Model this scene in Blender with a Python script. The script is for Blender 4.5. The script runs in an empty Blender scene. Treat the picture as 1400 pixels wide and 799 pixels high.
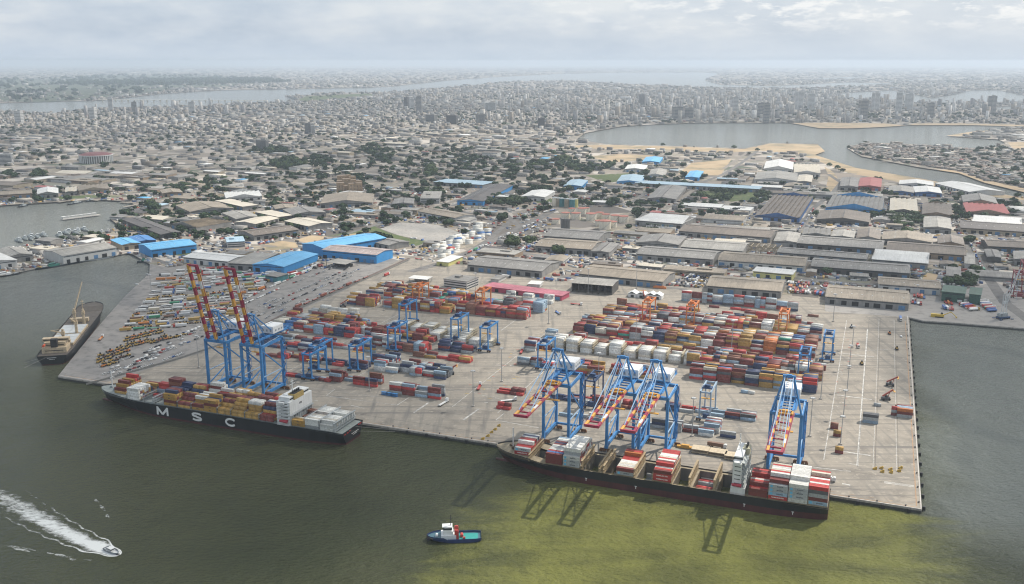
import bpy, bmesh, math, random
import numpy as np
from mathutils import Vector, Matrix
from mathutils.geometry import delaunay_2d_cdt
random.seed(7); rng = np.random.default_rng(11)
SC = bpy.context.scene
COL = SC.collection
R = math.radians

# ------------------------------------------------------------------ camera, sky, sun, exposure
FPX, HORIZ, CAMH = 1285.0, 84.0, 290.0            # focal length in photo pixels, flat horizon row, flying height
PITCH = math.atan((399.5 - HORIZ) / FPX)
SP, CP = math.sin(PITCH), math.cos(PITCH)
cam_d = bpy.data.cameras.new('camera'); cam = bpy.data.objects.new('camera', cam_d); COL.objects.link(cam)
cam.location = (0, 0, CAMH); cam.rotation_euler = (math.pi/2 - PITCH, 0, 0)
cam_d.sensor_fit = 'HORIZONTAL'; cam_d.angle_x = 2*math.atan(700/FPX)
cam_d.clip_start = 1.0; cam_d.clip_end = 200000
SC.camera = cam

QANG = -R(21.3045)                                # the quay's direction
E1 = Vector((math.cos(QANG), math.sin(QANG))); E2 = Vector((-math.sin(QANG), math.cos(QANG)))
SUN_DIR = Vector((27*E1.x + 36*E2.x, 27*E1.y + 36*E2.y, 49)).normalized()   # towards the sun
SUN_EL = math.asin(SUN_DIR.z); SUN_AZ = math.atan2(SUN_DIR.x, SUN_DIR.y)
sun_d = bpy.data.lights.new('sun', 'SUN'); sun = bpy.data.objects.new('sun', sun_d); COL.objects.link(sun)
sun_d.energy = 4.9; sun_d.angle = R(0.5); sun_d.color = (1.0, 0.93, 0.83)
sun.rotation_euler = SUN_DIR.to_track_quat('Z', 'Y').to_euler()
SKY_STRENGTH = 0.095
world = bpy.data.worlds.new('World'); SC.world = world; world.use_nodes = True
def build_world():
    nt = world.node_tree; N = nt.nodes; L = nt.links
    bg = N['Background']; bg.inputs[1].default_value = SKY_STRENGTH
    sky = N.new('ShaderNodeTexSky'); sky.sky_type = 'NISHITA'; sky.sun_disc = False
    sky.sun_elevation = SUN_EL; sky.sun_rotation = SUN_AZ; sky.altitude = 100; sky.air_density = 1.2; sky.dust_density = 3.0
    tc = N.new('ShaderNodeTexCoord')
    mp = N.new('ShaderNodeMapping'); mp.inputs['Scale'].default_value = (1.0, 1.0, 3.2); L.new(tc.outputs['Generated'], mp.inputs[0])
    def noise(scale, det, rough, vec=None):
        n = N.new('ShaderNodeTexNoise'); n.inputs['Scale'].default_value = scale; n.inputs['Detail'].default_value = det
        n.inputs['Roughness'].default_value = rough; L.new(vec or mp.outputs[0], n.inputs['Vector']); return n
    def ramp(src, stops):
        r = N.new('ShaderNodeValToRGB'); e = r.color_ramp.elements
        while len(e) > 1: e.remove(e[-1])
        e[0].position, e[0].color = stops[0][0], (*stops[0][1], 1)
        for p, c in stops[1:]: x = e.new(p); x.color = (*c, 1)
        L.new(src, r.inputs[0]); return r
    n1 = noise(9.0, 7, .55); n2 = noise(34.0, 6, .6); 
    # milky overcast: grey-blue veil with brighter cloud banks
    veil = ramp(n1.outputs[0], [(.33, (5.2, 6.2, 7.5)), (.50, (6.5, 7.3, 8.3)), (.66, (8.0, 8.5, 9.0))])
    puff = ramp(n2.outputs[0], [(.50, (0, 0, 0)), (.62, (1, 1, 1))])
    sep = N.new('ShaderNodeSeparateXYZ'); L.new(tc.outputs['Generated'], sep.inputs[0])
    def maprange(src, a, b, c, d):
        m = N.new('ShaderNodeMapRange'); m.inputs[1].default_value, m.inputs[2].default_value = a, b
        m.inputs[3].default_value, m.inputs[4].default_value = c, d; L.new(src, m.inputs[0]); return m.outputs[0]
    high = maprange(sep.outputs['Z'], .022, .045, 0, 1)
    east = maprange(sep.outputs['X'], -.05, .25, 0.05, 1)
    def mul(a, b):
        m = N.new('ShaderNodeMath'); m.operation = 'MULTIPLY'; L.new(a, m.inputs[0])
        if isinstance(b, float): m.inputs[1].default_value = b
        else: L.new(b, m.inputs[1])
        return m.outputs[0]
    pf = mul(mul(mul(puff.outputs[0], high), east), .95)
    def mix(f, a, b):
        m = N.new('ShaderNodeMix'); m.data_type = 'RGBA'
        if isinstance(f, float): m.inputs[0].default_value = f
        else: L.new(f, m.inputs[0])
        for k, x in ((6, a), (7, b)):
            if isinstance(x, tuple): m.inputs[k].default_value = (*x, 1)
            else: L.new(x, m.inputs[k])
        return m.outputs[2]
    c = mix(pf, veil.outputs[0], (10.2, 10.3, 10.4))
    eastglow = maprange(sep.outputs['X'], -.45, .5, 0, 1)
    c = mix(mul(eastglow, .35), c, (8.9, 9.4, 9.8))
    low = maprange(sep.outputs['Z'], .0, .03, 1, 0)
    c = mix(mul(low, .7), c, (6.6, 7.7, 9.0))
    c = mix(.86, sky.outputs[0], c)
    L.new(c, bg.inputs[0])
build_world()
SC.view_settings.view_transform = 'Standard'; SC.view_settings.look = 'None'
SC.view_settings.gamma = 1.0; SC.view_settings.use_curve_mapping = False
SC.view_settings.exposure = 0.1
SC.render.engine = 'CYCLES'
SC.cycles.max_bounces = 6; SC.cycles.diffuse_bounces = 3; SC.cycles.glossy_bounces = 3
SC.cycles.transparent_max_bounces = 12; SC.cycles.volume_bounces = 1; SC.cycles.use_denoising = True; SC.cycles.denoising_prefilter = 'ACCURATE'; SC.cycles.denoising_input_passes = 'RGB_ALBEDO_NORMAL'; SC.cycles.pixel_filter_type = 'BLACKMAN_HARRIS'; SC.cycles.filter_width = 1.15; SC.cycles.sample_clamp_direct = 3.0; SC.cycles.sample_clamp_indirect = 1.5
SC.cycles.caustics_reflective = False; SC.cycles.caustics_refractive = False

# ------------------------------------------------------------------ mapping helpers
def P2W(u, v, z=0.0):
    """ground point (height z) that the photograph shows at column u, row v"""
    x = (u-700)/FPX; y = (v-399.5)/FPX
    k = (CAMH-z)/(SP + y*CP)
    return Vector((x*k, (CP - y*SP)*k))
CORNER = P2W(1260.4, 696.8)
def Q(s, t):
    """quay frame: s metres west of the outer corner along the berth, t metres inland"""
    return CORNER - E1*s + E2*t
def ST(u, v, z=0.0):
    d = P2W(u, v, z) - CORNER
    return (-d.dot(E1), d.dot(E2))
def W2P(p):
    up = p[2]-CAMH; zc = p[1]*CP - up*SP
    return (700 + FPX*p[0]/zc, 399.5 - FPX*(p[1]*SP + up*CP)/zc)
def s_at(u, t, z):
    a, b = -200, 1200
    for _ in range(50):
        m = (a+b)/2; q = Q(m, t)
        if W2P((q.x, q.y, z))[0] > u: a = m
        else: b = m
    return a

def tag(o, label=None, cat=None, group=None, kind=None):
    if label: o['label'] = label
    if cat: o['category'] = cat
    if group: o['group'] = group
    if kind: o['kind'] = kind
    return o
def empty(name, xy, z=0.0, rz=0.0, label=None, cat=None, group=None):
    o = bpy.data.objects.new(name, None); COL.objects.link(o); o.empty_display_size = 1
    o.location = (xy[0], xy[1], z); o.rotation_euler = (0, 0, rz)
    return tag(o, label, cat, group)
def link_mesh(name, me, parent=None):
    o = bpy.data.objects.new(name, me); COL.objects.link(o)
    if parent: o.parent = parent
    return o
def copy_tree(o, parent=None):
    c = o.copy(); COL.objects.link(c)
    if parent: c.parent = parent
    for ch in list(o.children): copy_tree(ch, c)
    return c

# ------------------------------------------------------------------ materials
MATS = {}
def newmat(name):
    m = bpy.data.materials.new(name); m.use_nodes = True
    nt = m.node_tree; return m, nt, nt.nodes, nt.links, nt.nodes['Principled BSDF']
def M(name, col=(.5,.5,.5), rough=.6, var=.18, scale=.6, metal=0.0, streak=None, bump=0.0, emis=None):
    """painted or weathered surface: base colour broken up by noise in object space"""
    if name in MATS: return MATS[name]
    m, nt, N, L, B = newmat(name)
    B.inputs['Roughness'].default_value = rough; B.inputs['Metallic'].default_value = metal
    if var > 0:
        tc = N.new('ShaderNodeTexCoord'); vec = tc.outputs['Object']
        if streak:
            mp = N.new('ShaderNodeMapping'); mp.inputs['Scale'].default_value = streak; L.new(vec, mp.inputs[0]); vec = mp.outputs[0]
        n = N.new('ShaderNodeTexNoise'); n.inputs['Scale'].default_value = scale; n.inputs['Detail'].default_value = 5; n.inputs['Roughness'].default_value = .65
        L.new(vec, n.inputs['Vector'])
        r = N.new('ShaderNodeMapRange'); r.inputs[1].default_value = .3; r.inputs[2].default_value = .7
        r.inputs[3].default_value = 1-var*1.3; r.inputs[4].default_value = 1+var*.7; L.new(n.outputs[0], r.inputs[0])
        mx = N.new('ShaderNodeVectorMath'); mx.operation = 'SCALE'; mx.inputs[0].default_value = col
        L.new(r.outputs[0], mx.inputs['Scale']); L.new(mx.outputs[0], B.inputs['Base Color'])
    else:
        B.inputs['Base Color'].default_value = (*col, 1)
    MATS[name] = m; return m
def object_colour_mat(name, rough=.55, var=.22, scale=.9, dirt=0.0):
    """paint whose hue is each object's own colour"""
    m, nt, N, L, B = newmat(name); B.inputs['Roughness'].default_value = rough
    oi = N.new('ShaderNodeObjectInfo'); tc = N.new('ShaderNodeTexCoord')
    n = N.new('ShaderNodeTexNoise'); n.inputs['Scale'].default_value = scale; n.inputs['Detail'].default_value = 4
    ad = N.new('ShaderNodeVectorMath'); ad.operation = 'ADD'; L.new(tc.outputs['Object'], ad.inputs[0]); L.new(oi.outputs['Location'], ad.inputs[1])
    L.new(ad.outputs[0], n.inputs['Vector'])
    r = N.new('ShaderNodeMapRange'); r.inputs[1].default_value = .3; r.inputs[2].default_value = .7; r.inputs[3].default_value = 1-var; r.inputs[4].default_value = 1+var*.6
    L.new(n.outputs[0], r.inputs[0])
    mx = N.new('ShaderNodeVectorMath'); mx.operation = 'SCALE'; L.new(oi.outputs['Color'], mx.inputs[0]); L.new(r.outputs[0], mx.inputs['Scale'])
    if dirt:
        dn = N.new('ShaderNodeTexNoise'); dn.inputs['Scale'].default_value = .55; dn.inputs['Detail'].default_value = 6; dn.inputs['Roughness'].default_value = .75; L.new(ad.outputs[0], dn.inputs['Vector'])
        dr = N.new('ShaderNodeMapRange'); dr.inputs[1].default_value = .52; dr.inputs[2].default_value = .72; dr.inputs[4].default_value = dirt; L.new(dn.outputs[0], dr.inputs[0])
        dm = N.new('ShaderNodeMix'); dm.data_type = 'RGBA'; L.new(dr.outputs[0], dm.inputs[0]); L.new(mx.outputs[0], dm.inputs[6]); dm.inputs[7].default_value = (.15,.105,.075,1); OUT_ = dm.outputs[2]
    else: OUT_ = mx.outputs[0]
    L.new(OUT_, B.inputs['Base Color']); MATS[name] = m; return m
def attr_colour_mat(name, rough=.6, var=.2, scale=.5, windows=False, dirt=0.0):
    """paint whose hue is stored per face"""
    m, nt, N, L, B = newmat(name); B.inputs['Roughness'].default_value = rough
    at = N.new('ShaderNodeAttribute'); at.attribute_name = 'paint'
    g = N.new('ShaderNodeNewGeometry')
    n = N.new('ShaderNodeTexNoise'); n.inputs['Scale'].default_value = scale; n.inputs['Detail'].default_value = 3; L.new(g.outputs['Position'], n.inputs['Vector'])
    r = N.new('ShaderNodeMapRange'); r.inputs[1].default_value = .3; r.inputs[2].default_value = .7; r.inputs[3].default_value = 1-var; r.inputs[4].default_value = 1+var*.6
    L.new(n.outputs[0], r.inputs[0])
    mx = N.new('ShaderNodeVectorMath'); mx.operation = 'SCALE'; L.new(at.outputs['Color'], mx.inputs[0]); L.new(r.outputs[0], mx.inputs['Scale'])
    if dirt:
        dn = N.new('ShaderNodeTexNoise'); dn.inputs['Scale'].default_value = .55; dn.inputs['Detail'].default_value = 6; dn.inputs['Roughness'].default_value = .75; L.new(g.outputs['Position'], dn.inputs['Vector'])
        dr = N.new('ShaderNodeMapRange'); dr.inputs[1].default_value = .52; dr.inputs[2].default_value = .72; dr.inputs[4].default_value = dirt; L.new(dn.outputs[0], dr.inputs[0])
        dm = N.new('ShaderNodeMix'); dm.data_type = 'RGBA'; L.new(dr.outputs[0], dm.inputs[0]); L.new(mx.outputs[0], dm.inputs[6]); dm.inputs[7].default_value = (.15,.105,.075,1); OUT_ = dm.outputs[2]
    else: OUT_ = mx.outputs[0]
    out = OUT_
    if windows:                                    # rows of dark window openings on upright faces
        sp = N.new('ShaderNodeSeparateXYZ'); L.new(g.outputs['Position'], sp.inputs[0])
        sn = N.new('ShaderNodeSeparateXYZ'); L.new(g.outputs['Normal'], sn.inputs[0])
        def mth(op, a, b=None):
            x = N.new('ShaderNodeMath'); x.operation = op
            for k, y in enumerate((a, b)):
                if y is None: continue
                if isinstance(y, (int, float)): x.inputs[k].default_value = y
                else: L.new(y, x.inputs[k])
            return x.outputs[0]
        zr = mth('GREATER_THAN', mth('FRACT', mth('DIVIDE', sp.outputs['Z'], 3.4)), .5)
        hr = mth('GREATER_THAN', mth('FRACT', mth('DIVIDE', mth('ADD', sp.outputs['X'], sp.outputs['Y']), 4.2)), .4)
        up = mth('LESS_THAN', mth('ABSOLUTE', sn.outputs['Z']), .4)
        f = mth('MULTIPLY', mth('MULTIPLY', zr, hr), mth('MULTIPLY', up, .75))
        mm = N.new('ShaderNodeMix'); mm.data_type = 'RGBA'; L.new(f, mm.inputs[0]); L.new(out, mm.inputs[6]); mm.inputs[7].default_value = (.05, .055, .06, 1); out = mm.outputs[2]
    L.new(out, B.inputs['Base Color']); MATS[name] = m; return m

# ------------------------------------------------------------------ mesh builder
class MB:
    def __init__(s): s.v, s.f, s.m = [], [], []
    def face(s, pts, mat=0):
        b = len(s.v); s.v += [tuple(p) for p in pts]; s.f.append(tuple(range(b, b+len(pts)))); s.m.append(mat)
    def hexa(s, p, mat=0):
        """eight corners: bottom ring then top ring"""
        b = len(s.v); s.v += [tuple(q) for q in p]
        for f in ((3,2,1,0),(4,5,6,7),(0,1,5,4),(1,2,6,5),(2,3,7,6),(3,0,4,7)):
            s.f.append(tuple(b+i for i in f)); s.m.append(mat)
    def box(s, x, y, z, sx, sy, sz, mat=0, rz=0.0):
        """centre x, y; bottom z"""
        c, n = math.cos(rz), math.sin(rz); P = []
        for zz in (z, z+sz):
            for dx, dy in ((-.5,-.5),(.5,-.5),(.5,.5),(-.5,.5)):
                a, b = dx*sx, dy*sy; P.append((x+a*c-b*n, y+a*n+b*c, zz))
        s.hexa(P, mat)
    def beam(s, p, q, w, h=None, mat=0):
        p, q = Vector(p), Vector(q); d = q-p
        if d.length < 1e-6: return
        d.normalize(); h = h or w
        up = Vector((0,0,1)) if abs(d.z) < .99 else Vector((0,1,0))
        a = d.cross(up).normalized()*w/2; b = a.cross(d).normalized()*h/2
        s.hexa([p-a-b, p+a-b, p+a+b, p-a+b, q-a-b, q+a-b, q+a+b, q-a+b], mat)
    def tube(s, p, q, r0, r1=None, n=8, mat=0, cap=True):
        p, q = Vector(p), Vector(q); d = (q-p).normalized(); r1 = r0 if r1 is None else r1
        up = Vector((0,0,1)) if abs(d.z) < .99 else Vector((0,1,0))
        a = d.cross(up).normalized(); b = d.cross(a).normalized(); o = len(s.v)
        for c, r in ((p, r0), (q, r1)):
            for i in range(n):
                t = 2*math.pi*i/n; s.v.append(tuple(c + a*math.cos(t)*r + b*math.sin(t)*r))
        for i in range(n):
            j = (i+1) % n; s.f.append((o+i, o+n+i, o+n+j, o+j)); s.m.append(mat)
        if cap:
            s.f.append(tuple(o+i for i in range(n))); s.m.append(mat)
            s.f.append(tuple(o+n+i for i in reversed(range(n)))); s.m.append(mat)
    def prism(s, pts, z0, z1, mat=0, top=None):
        n = len(pts); o = len(s.v)
        s.v += [(p[0], p[1], z0) for p in pts] + [(p[0], p[1], z1) for p in pts]
        for i in range(n):
            j = (i+1) % n; s.f.append((o+i, o+j, o+n+j, o+n+i)); s.m.append(mat)
        s.f.append(tuple(o+n+i for i in range(n))); s.m.append(mat if top is None else top)
        s.f.append(tuple(o+i for i in reversed(range(n)))); s.m.append(mat)
    def mesh(s, name, mats):
        me = bpy.data.meshes.new(name); me.from_pydata(s.v, [], s.f)
        for m in (mats if isinstance(mats, (list, tuple)) else [mats]): me.materials.append(m)
        me.polygons.foreach_set('material_index', s.m); me.update(); return me
    def build(s, name, mats, parent=None):
        return link_mesh(name, s.mesh(name, mats), parent)

def boxes_mesh(name, cx, cy, cz, sx, sy, sz, ang, paint_side, paint_top, mat):
    """many boxes as one mesh, numpy arrays; paint per face"""
    n = len(cx)
    c, si = np.cos(ang), np.sin(ang)
    dx = np.array([-.5,.5,.5,-.5]*2); dy = np.array([-.5,-.5,.5,.5]*2); dz = np.array([0]*4+[1]*4)
    a = sx[:,None]*dx; b = sy[:,None]*dy
    X = cx[:,None] + a*c[:,None] - b*si[:,None]; Y = cy[:,None] + a*si[:,None] + b*c[:,None]; Z = cz[:,None] + sz[:,None]*dz
    co = np.stack([X,Y,Z], -1).reshape(-1,3).astype(np.float32)
    fq = np.array([[4,5,6,7],[0,1,5,4],[1,2,6,5],[2,3,7,6],[3,0,4,7]])
    idx = (np.arange(n)[:,None,None]*8 + fq[None]).reshape(-1).astype(np.int32)
    me = bpy.data.meshes.new(name); me.vertices.add(n*8); me.vertices.foreach_set('co', co.ravel())
    me.loops.add(len(idx)); me.loops.foreach_set('vertex_index', idx)
    nf = n*5; me.polygons.add(nf); me.polygons.foreach_set('loop_start', np.arange(nf, dtype=np.int32)*4)
    col = np.ones((n,5,4), np.float32); col[:,0,:3] = paint_top; col[:,1:,:3] = paint_side[:,None,:]
    at = me.attributes.new('paint', 'FLOAT_COLOR', 'FACE'); at.data.foreach_set('color', col.ravel())
    me.materials.append(mat); me.update(calc_edges=True); me.validate()
    return me

def pip(px, py, poly):
    """points in polygon, numpy"""
    inside = np.zeros(px.shape, bool); n = len(poly); j = n-1
    for i in range(n):
        xi, yi = poly[i][0], poly[i][1]; xj, yj = poly[j][0], poly[j][1]
        if yi != yj:
            hit = ((yi > py) != (yj > py)) & (px < (xj-xi)*(py-yi)/(yj-yi) + xi)
            inside ^= hit
        j = i
    return inside

# ------------------------------------------------------------------ setting: water, land, ground zones
SEA = -3.0
def PX(lst): return [P2W(u, v) for u, v in lst]
COAST = PX([(-700,398),(0,377),(16,373.5),(47,367),(92,360),(100,357.5),(157,349),(173,346),(181,347),(205,361),(204,374),(172,404),(140,440),(110,476),(79,514.8)]) + \
        [CORNER.copy()] + PX([(1243,434),(1262,438.5),(1300,441),(1400,449),(1560,461),(2100,500)])
LAND = COAST + [Vector((40000, 3000)), Vector((52000, 60000)), Vector((-52000, 60000)), Vector((-40000, 3000))]
BASIN = PX([(-500,350),(0,343),(30,337),(60,331),(95,326),(140,318),(165,310),(150,299),(172,291),(188,283),(178,276),(150,274),(130,273),(0,281),(-500,292)])
LAGOON = PX([(788,191),(800,182),(850,173),(900,170),(964,168),(1078,168),(1120,175.5),(1165,175.8),(1214,173.6),(1243,171.3),(1330,171.5),(1400,173.2),(1600,174),
             (1600,176),(1400,175.2),(1329,180),(1293,186),(1330,188.5),(1365,191),(1375,196),(1360,201),(1321,203.8),(1293,200.5),(1240,197),(1182,195),(1157,202),(1178,214),
             (1257,229),(1311,237),(1346,250),(1400,263),(1700,300),(1700,345),(1450,283),(1400,271),(1364,264),(1293,251),(1257,244),(1171,230),(1114,212),(1128,207),(1118,197),(1053,195.5),(1018,203),(900,199),(830,197.5)])
LAGOON_W = PX([(-900,152),(0,141),(136,137.5),(221,128.5),(303,123.5),(390,122),(500,120),(539,118),(603,111),(671,106),(771,101),(850,99.6),(950,99.2),(985,100.2),(975,104),(964,110),
               (985,116),(1060,117.5),(1160,112.5),(1203,113.5),(1260,115),(1203,116.6),(1078,120.7),(964,119.6),(843,114.5),(771,110.5),(700,111.5),(650,116.5),(603,120.5),(528,126.5),(450,127),(418,131),(389,131),(405,137),(420,138),(357,141),(257,146),(143,148.5),(68,155),(0,153.6),(-900,168)])
LAGOON_N = PX([(1150,127),(1221,123.5),(1236,127),(1275,134),(1300,130),(1329,123.5),(1364,123.5),(1400,130),(1560,134),(1560,142),(1400,140),(1329,139.5),(1286,141.5),(1203,137.5),(1157,134.5)])
LAGOON_S = PX([(1340,147),(1400,144.5),(1600,146),(1600,151),(1400,150),(1364,149.5)])
SLIVER = PX([(1080,109),(1130,106.5),(1180,104.5),(1178,106.5),(1140,109)])
SLIVER_B = PX([(1235,109.5),(1262,108),(1265,109.6),(1240,110.8)])
WATERS = [BASIN, LAGOON, LAGOON_W, LAGOON_N, LAGOON_S, SLIVER, SLIVER_B]

APRON = [P2W(79,514.8), CORNER, P2W(1243,434)] + PX([(1128,426),(1120,408),(960,394),(850,388),(760,384),(735,372),(690,366),(640,362),(600,362),(560,350),(545,356),(470,398),(400,429),(330,466),(140,524)])
YARD = PX([(79,514.8),(110,476),(140,440),(172,404),(204,374),(205,361),(230,366),(258,362),(312,366),(382,372),(440,366),(520,350),(545,356),(470,398),(400,429),(330,466),(140,524)])
QUAYSIDE = PX([(1243,434),(1262,438.5),(1300,441),(1400,449),(1560,461),(1560,420),(1400,405),(1360,385),(1300,402),(1243,398),(1128,404),(1128,426)])
LOT = PX([(520,313),(545,304),(600,308),(628,318),(600,333),(545,322)])
ZONES = [   # name, polygon list
 ('sand', [PX(p) for p in (
   [(770,199.5),(830,198.5),(900,200),(1018,204),(1053,196.5),(1118,198),(1128,207),(1114,212),(1080,210),(1040,206),(1000,208.5),(880,205),(800,203)],
   [(1083,168.5),(1120,175.4),(1160,175.7),(1214,173.5),(1240,172),(1210,169),(1130,168)],
   [(1243,171.3),(1330,171.5),(1400,173.2),(1400,171),(1330,169),(1250,169)],
   [(1114,212),(1171,230),(1257,244),(1300,252.3),(1364,264.5),(1400,271.5),(1400,276),(1350,268),(1290,257),(1240,251),(1160,237),(1118,220),(1100,214)],
   [(1293,185.7),(1329,180.3),(1360,178),(1330,183),(1310,186.5)], [(1378,195),(1400,194),(1440,198),(1400,204),(1384,203)],
   [(1200,234),(1311,237.3),(1346,250.5),(1400,263.5),(1400,258),(1350,246),(1300,232)],
   [(925,240),(945,223),(1000,218),(985,240)], [(1128,262),(1133,240),(1127,228),(1140,236),(1150,252),(1140,266)],
   [(360,341),(362,334),(385,329.5),(404,332),(409,339),(390,345)], [(402,329),(425,322),(449,324),(425,333)], [(461,323),(480,318.5),(498,318),(480,324)],
   [(1258,384),(1268,373),(1282,376),(1278,388)],
   [(800,214),(850,211),(895,213),(880,219),(840,222)])]),
 ('grass', [PX(p) for p in (
   [(445,324),(478,317),(510,308.5),(530,318),(560,326),(588,331),(567,337),(535,329),(505,317)],
   [(955,262),(1000,259),(1042,263),(1040,272),(1000,276),(968,270)], [(722,269),(752,271),(762,277),(735,278)],
   [(236,349),(252,345),(267,345),(258,351)], [(800,240),(860,237),(880,245),(830,250)], [(400,140),(418,132),(500,128),(520,131),(450,137)],
   [(180,268),(120,271),(60,274),(62,270),(120,267)], [(930,172),(985,170),(1000,173),(960,177)])]),
 ('woodland', [PX(p) for p in (
   [(-400,155),(0,139),(60,140),(130,136),(200,129),(228,125),(240,120),(300,119),(370,114),(330,106),(250,103),(150,103),(60,108),(-400,112)],
   [(60,117),(200,110),(360,108),(400,113),(240,118)])]),
 ('lot', [LOT]), ('yard', [YARD]), ('apron', [APRON]), ('quayside', [QUAYSIDE]),
]
ROADS = [   # centre line in photo pixels, width
 ([(560,372),(610,358),(655,340),(690,322),(735,300),(760,286)], 16), ([(640,345),(668,328),(700,300),(690,292),(640,285),(590,276)], 10),
 ([(1420,448),(1375,415),(1345,372),(1322,330),(1300,318)], 14), ([(1000,420),(930,395),(760,378)], 10), ([(1090,318),(1112,285),(1140,262),(1150,250),(1132,238)], 11),
 ([(700,345),(760,352),(880,362),(1000,372),(1110,383),(1250,394)], 10), ([(960,250),(990,238),(1015,222),(1035,207)], 12), ([(720,322),(700,300)], 10),
 ([(860,280),(885,262),(910,248)], 9), ([(230,362),(200,350),(212,340)], 8), ([(270,338),(360,345),(420,338),(480,318),(520,306)], 9), ([(60,362),(150,347.5),(176,344)], 7),
 ([(1060,318),(1120,312),(1200,314),(1310,322),(1400,328)], 11)]

def ground_mat(name, cols, scales, rough=.9, extra=None):
    """bare ground: three tones mixed by world-space noise of several sizes"""
    m, nt, N, L, B = newmat(name); B.inputs['Roughness'].default_value = rough; B.inputs['Specular IOR Level'].default_value = .2
    g = N.new('ShaderNodeNewGeometry'); pos = g.outputs['Position']
    def noise(sc, det=6):
        n = N.new('ShaderNodeTexNoise'); n.inputs['Scale'].default_value = sc; n.inputs['Detail'].default_value = det; n.inputs['Roughness'].default_value = .62; L.new(pos, n.inputs['Vector']); return n.outputs[0]
    def step(src, a, b):
        r = N.new('ShaderNodeMapRange'); r.inputs[1].default_value = a; r.inputs[2].default_value = b; L.new(src, r.inputs[0]); return r.outputs[0]
    def mix(f, a, b):
        x = N.new('ShaderNodeMix'); x.data_type = 'RGBA'; L.new(f, x.inputs[0])
        for k, y in ((6, a), (7, b)):
            if isinstance(y, tuple): x.inputs[k].default_value = (*y, 1)
            else: L.new(y, x.inputs[k])
        return x.outputs[2]
    c = mix(step(noise(scales[0]), .40, .60), cols[0], cols[1])
    c = mix(step(noise(scales[1]), .5, .66), c, cols[2])
    if len(scales) > 2: c = mix(step(noise(scales[2], 3), .52, .7), c, cols[3])
    if extra: c = extra(N, L, pos, c, mix, step)
    L.new(c, B.inputs['Base Color']); MATS[name] = m; return m
def town_blocks(N, L, pos, c, mix, step):
    """patchwork of plots, roofs and yards"""
    for sc, lo in ((.035, .45), (.012, .55)):
        v = N.new('ShaderNodeTexVoronoi'); v.inputs['Scale'].default_value = sc; L.new(pos, v.inputs['Vector'])
        r = N.new('ShaderNodeValToRGB'); e = r.color_ramp.elements
        e[0].color = (.10,.09,.08,1); e[1].color = (.46,.42,.37,1); e[1].position = .95
        for p, q in ((.3,(.20,.18,.16,1)),(.5,(.27,.23,.19,1)),(.62,(.08,.10,.07,1)),(.68,(.30,.27,.24,1))): x = e.new(p); x.color = q
        sp = N.new('ShaderNodeSeparateColor'); L.new(v.outputs['Color'], sp.inputs[0]); L.new(sp.outputs[0], r.inputs[0])
        L.new(sp.outputs[1], (st := N.new('ShaderNodeMath')).inputs[0]); st.operation = 'GREATER_THAN'; st.inputs[1].default_value = lo
        c = mix(st.outputs[0], c, r.outputs[0])
    return c
def slab_joints(N, L, pos, c, mix, step):
    """tyre-darkened lanes along the berth and paler strips"""
    mp = N.new('ShaderNodeMapping'); mp.vector_type = 'POINT'; mp.inputs['Rotation'].default_value = (0, 0, -QANG); mp.inputs['Scale'].default_value = (.006, .22, 1); L.new(pos, mp.inputs[0])
    n = N.new('ShaderNodeTexNoise'); n.inputs['Scale'].default_value = 1; n.inputs['Detail'].default_value = 4; L.new(mp.outputs[0], n.inputs['Vector'])
    c = mix(step(n.outputs[0], .50, .72), c, (.15,.14,.13))
    mp2 = N.new('ShaderNodeMapping'); mp2.inputs['Rotation'].default_value = (0, 0, -QANG); mp2.inputs['Scale'].default_value = (.16, .012, 1); L.new(pos, mp2.inputs[0])
    n2 = N.new('ShaderNodeTexNoise'); n2.inputs['Scale'].default_value = 1; n2.inputs['Detail'].default_value = 3; L.new(mp2.outputs[0], n2.inputs['Vector'])
    c = mix(step(n2.outputs[0], .54, .76), c, (.17,.16,.145))
    n3 = N.new('ShaderNodeTexNoise'); n3.inputs['Scale'].default_value = .09; n3.inputs['Detail'].default_value = 7; n3.inputs['Roughness'].default_value = .7; L.new(pos, n3.inputs['Vector'])
    c = mix(step(n3.outputs[0], .60, .74), c, (.11,.10,.09))
    return c
GM = {
 'ground': ground_mat('town_ground', [(.23,.205,.17),(.28,.25,.205),(.12,.125,.09),(.40,.34,.25)], [.004, .02, .06], extra=town_blocks),
 'sand': ground_mat('sand', [(.44,.34,.22),(.36,.27,.17),(.20,.18,.12)], [.008, .012]),
 'grass': ground_mat('grass', [(.09,.12,.045),(.07,.10,.04),(.16,.15,.08)], [.02, .1]),
 'woodland': ground_mat('woodland', [(.05,.07,.045),(.065,.085,.05),(.11,.11,.07),(.30,.28,.24)], [.006, .004, .03]),
 'lot': ground_mat('pale_concrete', [(.36,.34,.31),(.30,.29,.27),(.24,.22,.2)], [.03, .2]),
 'yard': ground_mat('yard_asphalt', [(.22,.21,.2),(.26,.245,.23),(.15,.145,.14)], [.03, .09]),
 'apron': ground_mat('quay_concrete', [(.31,.275,.228),(.265,.241,.205),(.19,.172,.148),(.37,.33,.272)], [.012, .05, .2], extra=slab_joints),
 'quayside': ground_mat('quayside_paving', [(.27,.255,.24),(.30,.285,.265),(.2,.19,.18)], [.02, .09]),
}
NAMES = {'ground': 'ground', 'sand': 'sand_flats', 'grass': 'grass', 'woodland': 'woodland_ground', 'lot': 'concrete_lot', 'yard': 'parking_ground', 'apron': 'quay_apron', 'quayside': 'quayside_paving'}
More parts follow.
